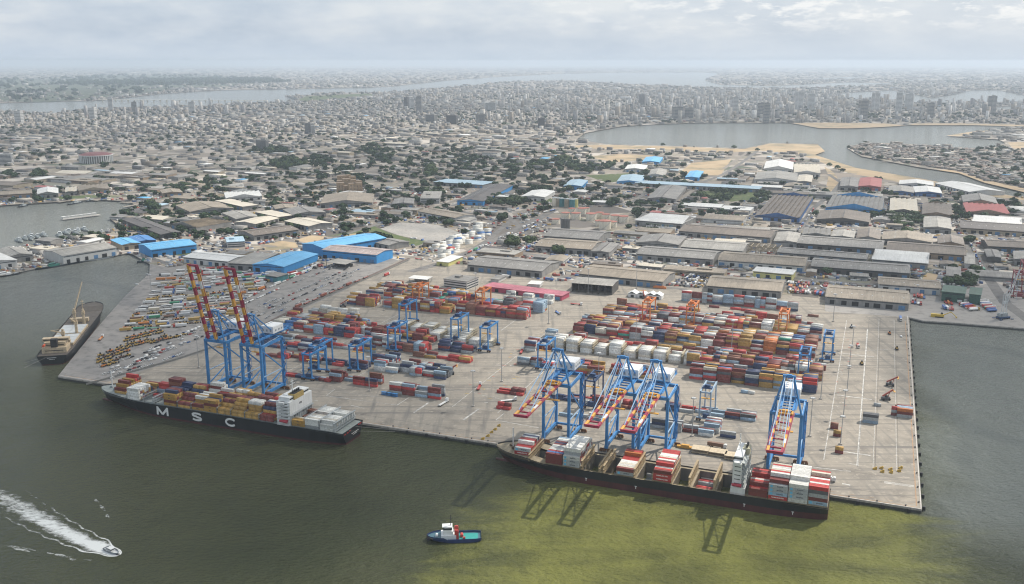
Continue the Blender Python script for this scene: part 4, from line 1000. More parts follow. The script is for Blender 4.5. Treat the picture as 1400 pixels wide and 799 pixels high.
    if not raised:
        part('forestay', STAY, lambda m: [m.beam((sg*2.8,2,ZA), pt(sg*sx, d, 1), .5) for sg in (-1,1) for d in (tip*.43, tip*.9)] )
        part('hoist_rope', STAY, lambda m: [m.beam((sg*1.2,2,ZA-.5), pt(sg*1.2, tip*.62, 1), .28) for sg in (-1,1)])
        part('trolley', CYEL, lambda m: (m.box(0,-7,ZP+4.6,9.5,1.0,.9), m.box(0,-13,ZP+4.6,9.5,1.0,.9), m.box(-4.6,-10,ZP+4.6,.9,7,.9), m.box(4.6,-10,ZP+4.6,.9,7,.9), m.box(0,-10,ZP+5.0,4,3,1.8)))
        part('operator_cab', MHW, lambda m: m.box(3.2,-14.5,ZP-2.2,2.6,3.4,2.8))
    else:
        part('forestay', STAY, lambda m: [m.beam((sg*2.8,2,ZA), pt(sg*sx, tip*.43), .5) for sg in (-1,1)])
        part('trolley', DKBLUE, lambda m: (m.box(0,9,ZP+4.6,7.5,6,1.4), m.box(0,9,ZP+1.0,5,4,1.2)))
        part('operator_cab', MHW, lambda m: m.box(3.0,5,ZP-2.4,2.6,3.4,2.8))
    part('spreader', CYEL, lambda m: (m.box(0, (-10 if not raised else 9), ZP-9, 12, 2.2, .6), [m.beam((x,(-10 if not raised else 9)+y,ZP-8.5), (x*.6,(-10 if not raised else 9)+y,ZP+2.5), .12) for x in (-3,3) for y in (-.8,.8)]))
sts_crane(582, 'blue quay crane with boom raised high, further from the deck house of the lettered ship', True, tip=72)
sts_crane(544, 'blue quay crane with boom raised high, nearer the deck house of the lettered ship', True, tip=72)
sts_crane(262.5, 'blue quay crane with lowered boom standing nearest the open-hold ship bow')
sts_crane(211.5, 'blue quay crane with lowered boom, first of the close pair from the bow')
sts_crane(186.5, 'blue quay crane with lowered boom, second of the close pair from the bow')
sts_crane(92, 'blue quay crane with lowered boom standing beyond the open-hold ship deck house')

# ------------------------------------------------------------------ yard cranes on rubber tyres
ORANGE = M('crane_orange', (.60,.19,.05), .5, .12, .5); PALE = M('crane_grey_blue', (.30,.40,.50), .5, .12, .5); MAROON = M('crane_maroon', (.22,.03,.04), .5, .12, .5); TYRE = M('tyre', (.02,.02,.02), .85, .1, 1)
def yard_crane(paint, span=26.0, hgt=25.0, len_=9.0):
    root = empty('yard_crane', (0,0), 0, QANG)
    def part(name, mat, fn, parent=root):
        m = MB(); fn(m); return m.build(name, mat, parent)
    hx = len_/2
    for y in (0, span):
        for x in (-hx, hx): part('leg', paint, lambda m: m.beam((x,y,2.2), (x*.94,y,hgt), 1.1, 1.3))
        part('sill_beam', paint, lambda m: (m.box(0,y,1.9,len_+5,1.1,1.3), m.beam((-hx,y,2.6), (hx,y,12), .45)) if y == 0 else m.box(0,y,1.9,len_+5,1.1,1.3))
        [part('wheel', TYRE, lambda m: m.tube((x,y-.6,1.0), (x,y+.6,1.0), 1.0, 1.0, 10)) for x in (-hx-1.8,-hx+.6,hx-.6,hx+1.8)]
        [part('wheel_guard', BOGIE, lambda m: m.box(x,y,1.2,3.8,1.8,.9)) for x in (-hx-.6,hx+.6)]
    for x in (-hx*.94, hx*.94): part('girder', paint, lambda m: (m.box(x,span/2,hgt-.4,1.2,span+3,1.8), m.beam((x*1.25,-1,hgt+2.4), (x*1.25,span+1,hgt+2.4), .1)))
    for y in (-1, span+1): part('end_tie', paint, lambda m: m.box(0,y,hgt-.2,len_,1.0,1.2))
    part('power_house', DKBLUE if paint in (BLUE,PALE) else paint, lambda m: m.box(hx*.2,-.1,3.4,len_*.55,2.4,3.2))
    part('cable_reel', MHW, lambda m: m.tube((-hx-.9,0,8.5), (-hx-1.3,0,8.5), 1.6, 1.6, 14))
    ty = span*.3
    part('trolley', DKBLUE if paint in (BLUE,PALE) else paint, lambda m: (m.box(0,ty,hgt+1.4,len_*.9,5.5,1.2), m.box(0,ty,hgt+2.6,4.5,3,1.8), m.box(-2,ty,hgt+2.6,1.2,4,1.3)))
    part('operator_cab', MHW, lambda m: m.box(hx*.55,ty-3.4,hgt-3.4,2,2.2,2.4))
    part('spreader', CYEL, lambda m: (m.box(0,ty,hgt-8,11.6,2,.5), [m.beam((x,ty+y,hgt-7.6), (x*.7,ty+y,hgt+1.4), .1) for x in (-2.5,2.5) for y in (-.7,.7)]))
    return root
YARD_CRANES = {}
def put_yard_crane(key, paint, u, v, label, span=26.0, hgt=25.0):
    if (key,span) in YARD_CRANES: r = copy_tree(YARD_CRANES[(key,span)])
    else: r = YARD_CRANES[(key,span)] = yard_crane(paint, span, hgt)
    p = P2W(u, v); r.location = (p.x, p.y, 0); tag(r, label, 'yard crane', 'rubber-tyred yard cranes over the stacks')
for a in (('blue',BLUE,421,520,'blue yard crane nearest the white deck house of the lettered ship'), ('blue',BLUE,430,508,'blue yard crane close behind the one nearest the deck house'), ('blue',BLUE,484,508,'blue yard crane over the red front stacks'),
          ('blue',BLUE,536,481,'blue yard crane astride the grey third block'), ('blue',BLUE,551,447,'blue yard crane among white racks of the west yard'), ('blue',BLUE,622,468,'blue yard crane at the lane end with trolley over navy boxes'), ('blue',BLUE,662,481,'blue yard crane nearest the open lane of arrows'),
          ('blue',BLUE,741,506,'blue yard crane behind the crane at the ship bow'), ('dark',DKBLUE,806,559,'dark blue yard crane between the lowered quay cranes'), ('pale',PALE,963,576,'grey-blue yard crane alone behind the ship deck house'),
          ('blue',BLUE,1097,521,'blue yard crane behind the quay crane by the deck house'), ('blue',BLUE,1130,495,'blue yard crane at the end of the coloured blocks'),
          ('orange',ORANGE,569,421,'orange yard crane over the back block, nearer the parking ground'), ('orange',ORANGE,655,428,'orange yard crane over the back block, nearer the red shed'), ('orange',ORANGE,883,444,'orange yard crane over the wide block, nearest the workshop'),
          ('orange',ORANGE,943,449,'orange yard crane in the middle of the wide block'), ('orange',ORANGE,1069,461,'orange yard crane at the white stacks of the wide block')): put_yard_crane(*a)

# ------------------------------------------------------------------ lamp masts, fenders, quay gear
def lamp_mast(h):
    root = empty('lamp_mast', (0,0), 0, 0); m = MB(); m.tube((0,0,0), (0,0,h), .42, .22, 8); m.build('pole', M('galvanised', (.33,.34,.34), .5, .1, 1), root)
    m = MB(); m.tube((0,0,h-.6), (0,0,h-.2), 1.7, 1.7, 10); 
    for k in range(8): a = k*math.pi/4; m.box(1.9*math.cos(a), 1.9*math.sin(a), h-1.1, .7, .5, .6, 0, a)
    m.build('lamp_head', M('lamp_head_grey', (.42,.43,.43), .5, .1, 1), root)
    m = MB(); m.box(0,0,0,2.2,2.2,1.1); m.build('plinth', M('plinth_concrete', (.42,.39,.35), .9, .2, 1), root); return root
MAST = {}
for h, pts in ((33, ((272,503,'beside the vehicle rows behind raised cranes'),(505,535,'at the edge of the quay before red stacks'),(647,556,'in the open yard by painted arrows'),(686,522,'in the open yard behind the first mast'),(818,529,'between the first two lowered cranes'),(946,597,'on the quay before the pale tall stack'),(869,471,'among coloured boxes by white racks'),(750,443,'at the lane end of the red back block'),
                    (1107,597,'on the quay beside the last lowered crane'),(1122,546,'by the lone boxes of the east quay'),(804,401,'before the open-front workshop'),(1000,480,'amid the coloured blocks'),(1139,440,'at the corner of the five-high back row'),(525,425,'before the long back block'),(870,395,'by the orange beams of the workshop'),(650,408,'over the rear white stacks'))),
               (24, ((1149,608,'painted strip on east quay nearest the water'),(1153,570,'second along the east quay strip'),(1158,534,'middle of the east quay strip'),(1161,504,'fourth along the east quay strip'),(1165,476,'far end of the east quay strip'),(207,400,'on the slanted quay above parked trailers'),(338,430,'amid the parked trailers'),(300,452,'by the machinery rows'),(1252,415,'at the top corner of the east basin')))):
    for u, v, t in pts:
        if h in MAST: r = copy_tree(MAST[h])
        else: r = MAST[h] = lamp_mast(h)
        p = P2W(u, v); r.location = (p.x, p.y, 0); tag(r, f"{'tall' if h > 30 else 'slim'} grey lamp mast {t}", 'lamp mast', 'lamp masts on the terminal')
def fenders():
    fm = MB(); fm.box(0,-1.1,-2.6,1.5,1.6,2.3); fm.box(0,-2.0,-2.9,2.4,.5,2.6); me = fm.mesh('fender', M('fender_rubber', (.018,.018,.02), .7, .15, 1))
    wall = [f"{ORD[k]}" for k in range(25)]
    free = [s for s in np.arange(296, 412, 17.5)] + [s for s in np.arange(8, 56, 16)]
    for k, s in enumerate(free):
        o = link_mesh('fender', me); q = Q(s, 0); o.location = (q.x, q.y, 0); o.rotation_euler.z = QANG
        tag(o, f"black rubber fender on the berth face, {ORD[k+1]} counted from the lettered ship stern", 'fender', 'fenders on the berth')
    for k in range(27):
        o = link_mesh('fender', me); q = Q(-.2, 6+k*19.2); o.location = (q.x, q.y, 0); o.rotation_euler.z = QANG + math.pi/2
        w = 'twenty-' + ORD[k-19] if k >= 20 else ORD[k+1]
        tag(o, f"black rubber fender on the east quay face, {w} from the outer corner", 'fender', 'fenders on the east quay')
    bm_ = MB(); bm_.tube((0,0,0), (0,0,.7), .45, .38, 8); bm_.tube((0,0,.7), (0,0,.95), .7, .6, 8); bme = bm_.mesh('bollard', M('bollard_iron', (.05,.045,.04), .6, .2, 1))
    spots = [(s, 1.6, 'berth edge') for s in range(300, 412, 14)] + [(1.7, t, 'east quay edge') for t in range(10, 510, 25)] + [(s, 1.6, 'outer berth corner') for s in (10, 28, 46)]
    for k, (s, t, w) in enumerate(spots):
        o = link_mesh('bollard', bme); q = Q(s, t); o.location = (q.x, q.y, .1)
        tag(o, f"squat black iron mooring bollard on the {w}", 'bollard', f'bollards on the {w}')
    # stored yellow crane stoppers in two rows
    st = MB(); st.box(0,0,0,2.6,1.6,.9); st.beam((-1,0,.9), (1,0,1.8), .6); st.box(1.1,0,.9,.5,1.4,1.1); sme = st.mesh('crane_stopper', M('stopper_yellow', (.52,.34,.06), .6, .25, 1))
    for k, (x, y) in enumerate(((660,601),(667,597),(672,592),(677,588),(682,583),(1196,642),(1205,641),(1206,646),(1217,643),(1218,647),(1229,645),(1231,641))):
        o = link_mesh('crane_stopper', sme); p = P2W(x, y); o.location = (p.x, p.y, 0); o.rotation_euler.z = QANG + (k%3)*.2
        tag(o, f"small yellow steel stopper block stored on the {'berth by the open-hold ship bow' if k < 5 else 'outer end of the east quay'}", 'stopper', f"yellow stoppers {'by the bow' if k < 5 else 'on the east quay'}")
fenders()

# ------------------------------------------------------------------ tug, launch, small craft
def tug():
    p = P2W(621, 737, SEA); L, B = 34.0, 11.5
    d = P2W(592, 735, SEA) - P2W(651, 733, SEA); ang = math.atan2(d.y, d.x)
    root = empty('tugboat', p + d.normalized()*(-L/2), 0, ang+math.pi, 'dark blue tugboat with white wheelhouse and turquoise aft deck, alone on the water', 'tugboat')
    zd = SEA+2.3; NAVY = M('tug_navy', (.015,.035,.13), .4, .15, .3)
    hull(root, L, B, zd, SEA+.25, fore=1.4, blunt=.62, stern=.82, hullm=NAVY, bootm=M('tug_black', (.01,.01,.012), .6, .1, 1), deckm=M('tug_deck', (.05,.12,.16), .6, .2, .6))
    def part(n, mat, fn, par=root): m = MB(); fn(m); return m.build(n, mat, par)
    part('aft_deck', M('turquoise_deck', (.02,.27,.25), .6, .12, .4), lambda m: m.prism([(-2,-3.9),(-13,-4.4),(-14,-3.8),(-14,3.8),(-13,4.4),(-2,3.9)][::-1], zd-.88, zd-.8))
    part('deck_house', SHIPW, lambda m: (m.box(-20.5,0,zd-.9,9.5,7.8,3.0), m.box(-20.8,0,zd+2.1,6.5,5.6,2.2)))
    w = part('wheelhouse', SHIPW, lambda m: (m.prism([(-24,-2),(-22.8,-2.6),(-18.6,-2.6),(-18.2,-2),(-18.2,2),(-18.6,2.6),(-22.8,2.6),(-24,2)], zd+4.3, zd+7.0), m.prism([(-24.4,-2.4),(-18,-2.8),(-18,2.8),(-24.4,2.4)], zd+7, zd+7.25)))
    part('window', GLASS, lambda m: m.prism([(-24.06,-2.05),(-22.85,-2.66),(-18.55,-2.66),(-18.12,-2.05),(-18.12,2.05),(-18.55,2.66),(-22.85,2.66),(-24.06,2.05)], zd+5.3, zd+6.5), w)
    [part('funnel', M('tug_red', (.45,.05,.04), .5, .15, 1), lambda m: (m.box(-15.5,y,zd-.9,2.6,1.5,5.4), m.box(-15.5,y,zd+4.5,2.2,1.2,.8))) for y in (-2.8,2.8)]
    part('mast', MATS['soot'], lambda m: (m.beam((-19,0,zd+7.2),(-19,0,zd+14.5),.5), m.beam((-19,-1.6,zd+11),(-19,1.6,zd+11),.25), m.box(-19,0,zd+12,1.2,1.2,.3)))
    part('towing_winch', MATS['tug_red'], lambda m: (m.tube((-12.2,-1.5,zd+.4),(-12.2,1.5,zd+.4),1.0,1.0,10), m.box(-10.8,-3,zd-.9,1.6,1.2,1.3)))
    part('bow_winch', SHIPW, lambda m: (m.tube((-28,-1.6,zd+.6),(-28,1.6,zd+.6),.8,.8,10), m.box(-27,0,zd-.8,2.2,3,.8)))
    part('fender_rim', TYRE, lambda m: [m.tube((-34.1*math.cos(0)+abs(y)**2*.16, y, zd+.4), (-34.1+abs(y+1.2)**2*.16, y+1.2, zd+.4), .5,.5,6) for y in np.arange(-4.8,4.7,1.2)])
    part('bulwark', NAVY, lambda m: [m.beam((-a,s*b,zd-.2),(-c,s*d_,zd-.2),.2,1.1) for s in (-1,1) for a,b,c,d_ in ((0,4.7,3.4,5.6),(3.4,5.65,14,5.7),(14,5.7,21,5.7))])
tug()
def launch():
    p = P2W(153, 755, SEA); d = P2W(163, 759, SEA) - P2W(140, 748, SEA); d.normalize(); ang = math.atan2(d.y, d.x); L, B = 13.5, 4.3
    root = empty('motor_launch', p + d*(-L/2), 0, ang+math.pi, 'small grey motor launch speeding ahead of its white foaming wake', 'motor boat')
    zd = SEA+1.3
    hull(root, L, B, zd, SEA+.15, fore=.4, blunt=.5, stern=.9, hullm=M('launch_grey', (.20,.22,.24), .4, .15, .5), bootm=MATS['tug_black'], deckm=SHIPW)
    m = MB(); m.box(-6,0,zd-.9,4.4,3,2.4); ho = m.build('cabin', SHIPW, root); m = MB(); m.box(-6,0,zd+.6,4.5,3.1,.6); m.build('window', GLASS, ho)
    m = MB(); m.beam((-4.5,0,zd+1.4),(-4.2,0,zd+3.6),.2); m.box(-4.3,0,zd+3,.6,2,.2); m.build('mast', SHIPW, root)
    m = MB(); m.box(-1.5,0,zd-.9,2,3,.7); m.build('engine_box', STEELG, root)
    # foam of the wake: a ragged sheet on the water, tearing apart with distance
    mt, nt, N, L_, Bs = newmat('foam'); Bs.inputs['Base Color'].default_value = (.78,.80,.78,1); Bs.inputs['Roughness'].default_value = .8
    at = N.new('ShaderNodeAttribute'); at.attribute_name = 'foam_amount'; g = N.new('ShaderNodeNewGeometry')
    mp = N.new('ShaderNodeMapping'); mp.inputs['Rotation'].default_value = (0,0,-ang); mp.inputs['Scale'].default_value = (.35,.75,1); L_.new(g.outputs['Position'], mp.inputs[0])
    n = N.new('ShaderNodeTexNoise'); n.inputs['Scale'].default_value = .55; n.inputs['Detail'].default_value = 7; n.inputs['Roughness'].default_value = .72; L_.new(mp.outputs[0], n.inputs['Vector'])
    ad = N.new('ShaderNodeMath'); ad.operation = 'ADD'; L_.new(n.outputs[0], ad.inputs[0]); L_.new(at.outputs['Fac'], ad.inputs[1])
    r = N.new('ShaderNodeMapRange'); r.inputs[1].default_value = .93; r.inputs[2].default_value = 1.25; r.inputs[4].default_value = .82; L_.new(ad.outputs[0], r.inputs[0])
    L_.new(r.outputs[0], Bs.inputs['Alpha']); MATS['foam'] = mt
    b = -d; nrm = Vector((-b.y, b.x)); P0 = p + d*(L*.55); V, F, D = [], [], []; LEN, NU, NV = 215.0, 130, 31
    for i in range(NU+1):
        u = i/NU; x = LEN*u; w = 1.5 + 6.5*min(1, u*9)**.6 + 15*u + .8*math.sin(x*.35)
        for j in range(NV+1):
            v = j/NV*2-1; q = P0 + b*x + nrm*(v*w + 2.0*math.sin(x*.03)); V.append((q.x, q.y, SEA+.12+.25*math.exp(-u*14)*(1-v*v)))
            e = abs(v); core = math.exp(-(v/.58)**2)*(.60-.42*u) ; rim = math.exp(-((e-.86)/.10)**2)*(.60-.5*u); D.append(max(core*1.0, rim*.85) + .34*(1-.5*u)*(e < .9)*(1-e*.4) + (.4*(1-u/.14) if u < .14 else 0)*(1-e**4) - .35*max(0,u-.7)/.3 - (1.2 if e > .985 else 0))
    for i in range(NU):
        for j in range(NV): a = i*(NV+1)+j; F.append((a, a+NV+1, a+NV+2, a+1))
    me = bpy.data.meshes.new('wake_foam'); me.from_pydata(V, [], F); at_ = me.attributes.new('foam_amount', 'FLOAT', 'POINT'); at_.data.foreach_set('value', D); me.materials.append(mt)
    tag(link_mesh('wake_foam', me), 'white foam wake trailing behind the motor launch', 'wake', kind='stuff')
    # outer bow-wave crests
    m = MB(); rr = random.Random(4)
    for sg in (1,-1):
        for k in range(11):
            x = 12+k*6.5+rr.uniform(-2,2); y = sg*(12+x*.30+rr.uniform(-1.5,1.5))
            if rr.random() < .35 or (sg < 0 and k < 6): continue
            c = P0 + b*x + nrm*y; l = rr.uniform(1.5,4.5)
            pts = []
            for i in range(9): t = 2*math.pi*i/9; pts.append(c + b*(math.cos(t)*l*rr.uniform(1.1,1.6)) + nrm*(math.sin(t)*rr.uniform(.6,1.5)+math.cos(t)*l*.4*sg))
            m.face([(q.x,q.y,SEA+.14) for q in pts])
    o = m.build('bow_wave_foam', mt); at2 = o.data.attributes.new('foam_amount', 'FLOAT', 'POINT'); at2.data.foreach_set('value', [.50]*len(o.data.vertices)); tag(o, 'broken white crests thrown aside by the motor launch', 'wake', kind='stuff')
launch()

def small_boat(L, B, hullm, housem):
    root = empty('patrol_boat', (0,0)); hull(root, L, B, SEA+2.2, SEA+.2, fore=.9, blunt=.55, stern=.85, hullm=hullm, bootm=MATS['tug_black'], deckm=DECKG)
    m = MB(); m.box(-L*.42,0,SEA+1.3,L*.34,B*.62,3.2); m.box(-L*.46,0,SEA+4.5,L*.18,B*.5,2); ho = m.build('deck_house', housem, root)
    m = MB(); m.box(-L*.46,0,SEA+5.2,L*.185,B*.52,.7); m.build('window', GLASS, ho)
    m = MB(); m.beam((-L*.38,0,SEA+6),(-L*.36,0,SEA+12),.35); m.beam((-L*.37,-1.4,SEA+9),(-L*.37,1.4,SEA+9),.2); m.build('mast', STEELG, root)
    m = MB(); m.box(-L*.12,0,SEA+1.3,L*.1,B*.5,1.4); m.build('deck_gear', STEELG, root); m = MB(); m.box(-L*.72,0,SEA+2,L*.08,B*.35,1.3); m.build('deck_gear', STEELG, root); return root
def craft():
    NG = M('navy_grey', (.46,.49,.50), .5, .15, .5); DK = M('workboat_dark', (.03,.04,.05), .5, .2, .5); WB = M('workboat_white', (.6,.6,.58), .5, .1, .5); GN = M('workboat_green', (.05,.2,.16), .5, .15, .5)
    proto = {}
    spots = []
    for k in range(7): spots.append((27+k*5.6+(k%3)*2.4, 330-k*1.2-(k%2)*1.6, 'ng', 42-5*(k%3), .62+.09*(k%4), f"grey patrol boat moored abreast in the naval basin, {ORD[k+1]} from the open end"))
    for k in range(6): spots.append((82+k*6.2+(k%2)*3, 322-k*.9-(k%3)*1.2, 'ng', 44-6*(k%2), .64+.08*(k%3), f"grey patrol boat in the middle raft of the naval basin, {ORD[k+1]} along"))
    for k in range(5): spots.append((140+k*8.5, 319-k*1.6, 'wb', 24, .9, f"pale launch at the inner end of the naval basin, {ORD[k+1]} from the raft"))
    spots += [(70,366,'gn',46,0.0,'green-housed coaster moored below the yellow heap'), (129,355.5,'ng',58,0.0,'long grey vessel lying along the white-walled warehouse'), (96,361.5,'dk',26,0.0,'small dark craft between the coaster and the grey vessel'), (2,378.5,'rd',50,0.0,'black ship with red bottom entering at the picture edge'),
              (196,359,'gn',20,0.0,'little green and red boat at the basin corner'), (31,283,'dk',30,0.2,'dark tug crossing the naval basin'), (10,279,'dk',38,0.0,'dark barge moored along the far basin shore'), (20,279,'wb',22,0.0,'white boat moored along the far basin shore'), (102,279,'dk',44,0.15,'low dark barge off the far shore, outer one'), (124,275.5,'dk',34,0.15,'low dark barge off the far shore, inner one'),
              (176,311,'ng',36,.5,'grey boat beside the dark roofed pier')]
    mats = {'ng':(NG,NG),'wb':(WB,WB),'gn':(DK,GN),'dk':(DK,STEELG),'rd':(BLACK,SHIPW)}
    for u, v, key, L, turn, lb in spots:
        p = P2W(u, v, SEA); kk = (key, L)
        if kk in proto: r = copy_tree(proto[kk])
        else: r = proto[kk] = small_boat(L, L*.21, *mats[key])
        d0 = P2W(u+10, v-1.7) - P2W(u, v); a = math.atan2(d0.y, d0.x)
        if turn > .6: d0 = P2W(u-4, v-3) - P2W(u, v); a = math.atan2(d0.y, d0.x)
        elif turn: a += turn
        a += math.sin(u*7.1)*.22 if key in ('ng','wb') and L < 50 else 0
        r.location = (p.x + math.cos(a)*L/2, p.y + math.sin(a)*L/2, 0); r.rotation_euler.z = a
        for c in r.children:
            pass
        tag(r, lb, 'boat', 'boats moored in the west basins')
    # jetty with pale huts on piles
    a, b = P2W(84, 300), P2W(136, 293.5); d = (b-a); ln = d.length; ang = math.atan2(d.y, d.x)
    root = empty('jetty', a, 0, ang, 'long jetty carrying a row of pale huts over the naval basin', 'jetty')
    m = MB(); m.box(ln/2,0,-.6,ln,11,.6); m.build('deck', MATS['plinth_concrete'], root)
    for k in range(8):
        m = MB(); x = 6+k*(ln-10)/8; m.box(x,0,0,9,7,4); m.prism([(x-5,-4),(x+5,-4),(x+5,4),(x-5,4)], 4, 4.4); m.build('hut', WB, root)
        [(m := MB(), m.tube((x,y,SEA-2),(x,y,-.6),.5,.5,6), m.build('pile', DK, root)) for y in (-5,5)]
craft()

# ------------------------------------------------------------------ warehouses and sheds, one by one
ROOFC = {'grey': (.225,.215,.20), 'pale': (.32,.305,.275), 'tan': (.28,.235,.18), 'brown': (.18,.148,.12), 'dark': (.105,.095,.09), 'white': (.62,.62,.60), 'cream': (.55,.50,.41), 'blue': (.13,.40,.66), 'deep blue': (.06,.20,.46), 'teal': (.07,.24,.28), 'red': (.36,.10,.09), 'pink': (.40,.33,.31), 'light blue': (.34,.47,.56), 'rose': (.42,.13,.17), 'yellow': (.55,.50,.22), 'green': (.06,.12,.09), 'orange': (.5,.28,.08)}
def roof_mat(c):
    k = 'roof_' + c.replace(' ', '_')
    if k in MATS: return MATS[k]
    col = ROOFC[c]; m, nt, N, L, B = newmat(k); B.inputs['Roughness'].default_value = .62
    tc = N.new('ShaderNodeTexCoord')
    def noise(sc, s3, det=5):
        mp = N.new('ShaderNodeMapping'); mp.inputs['Scale'].default_value = s3; L.new(tc.outputs['Object'], mp.inputs[0])
        n = N.new('ShaderNodeTexNoise'); n.inputs['Scale'].default_value = sc; n.inputs['Detail'].default_value = det; n.inputs['Roughness'].default_value = .65; L.new(mp.outputs[0], n.inputs['Vector']); return n.outputs[0]
    def rg(s, a, b, c, d): r = N.new('ShaderNodeMapRange'); r.inputs[1].default_value, r.inputs[2].default_value, r.inputs[3].default_value, r.inputs[4].default_value = a, b, c, d; L.new(s, r.inputs[0]); return r.outputs[0]
    def mul(a, b): x = N.new('ShaderNodeMath'); x.operation = 'MULTIPLY'; L.new(a, x.inputs[0]); L.new(b, x.inputs[1]); return x.outputs[0]
    amp = .5 if c in ('white','blue','deep blue','cream','light blue','red') else 1.0
    f = mul(mul(rg(noise(.9, (1,.05,.05), 3), .3, .7, 1-.26*amp, 1+.14*amp), rg(noise(.05, (1,1,1)), .32, .68, 1-.34*amp, 1+.16*amp)), rg(noise(.35, (1,.25,.25), 4), .3, .7, 1-.16*amp, 1+.1*amp))
    w = N.new('ShaderNodeTexWave'); w.inputs['Scale'].default_value = .16; w.inputs['Distortion'].default_value = .0; L.new(tc.outputs['Object'], w.inputs['Vector'])
    f = mul(f, rg(w.outputs['Fac'], 0, .06, .88, 1.0))
    mx = N.new('ShaderNodeVectorMath'); mx.operation = 'SCALE'; mx.inputs[0].default_value = col; L.new(f, mx.inputs['Scale']); L.new(mx.outputs[0], B.inputs['Base Color'])
    MATS[k] = m; return m
WALLC = {'grey': M('wall_grey', (.25,.245,.235), .8, .25, .15, streak=(1,1,.4)), 'white': M('wall_white', (.50,.50,.485), .7, .15, .15, streak=(1,1,.4)), 'blue': M('wall_blue', (.035,.25,.56), .6, .12, .2, streak=(1,1,.3)), 'deep blue': M('wall_deep_blue', (.03,.11,.30), .6, .15, .2), 'tan': M('wall_tan', (.34,.29,.215), .8, .25, .15),
         'yellow': M('wall_yellow', (.58,.55,.22), .7, .15, .2), 'dark': M('wall_dark', (.09,.085,.08), .8, .25, .2), 'teal': M('wall_teal', (.05,.19,.21), .7, .2, .2), 'rose': M('wall_rose', (.42,.07,.12), .7, .15, .2), 'brown': M('wall_brown', (.27,.20,.14), .8, .25, .2), 'green': M('wall_green', (.035,.10,.075), .7, .3, .4), 'red': M('wall_red', (.33,.09,.08), .8, .2, .2)}
DOORM = M('dark_opening', (.022,.022,.023), .9, .2, .3); SKYL = M('roof_light', (.55,.56,.55), .4, .1, .5); BLUED = M('door_blue', (.09,.20,.36), .7, .25, .3); OFFG = M('office_glass', (.035,.045,.055), .2, .1, .5)
FOOT = []
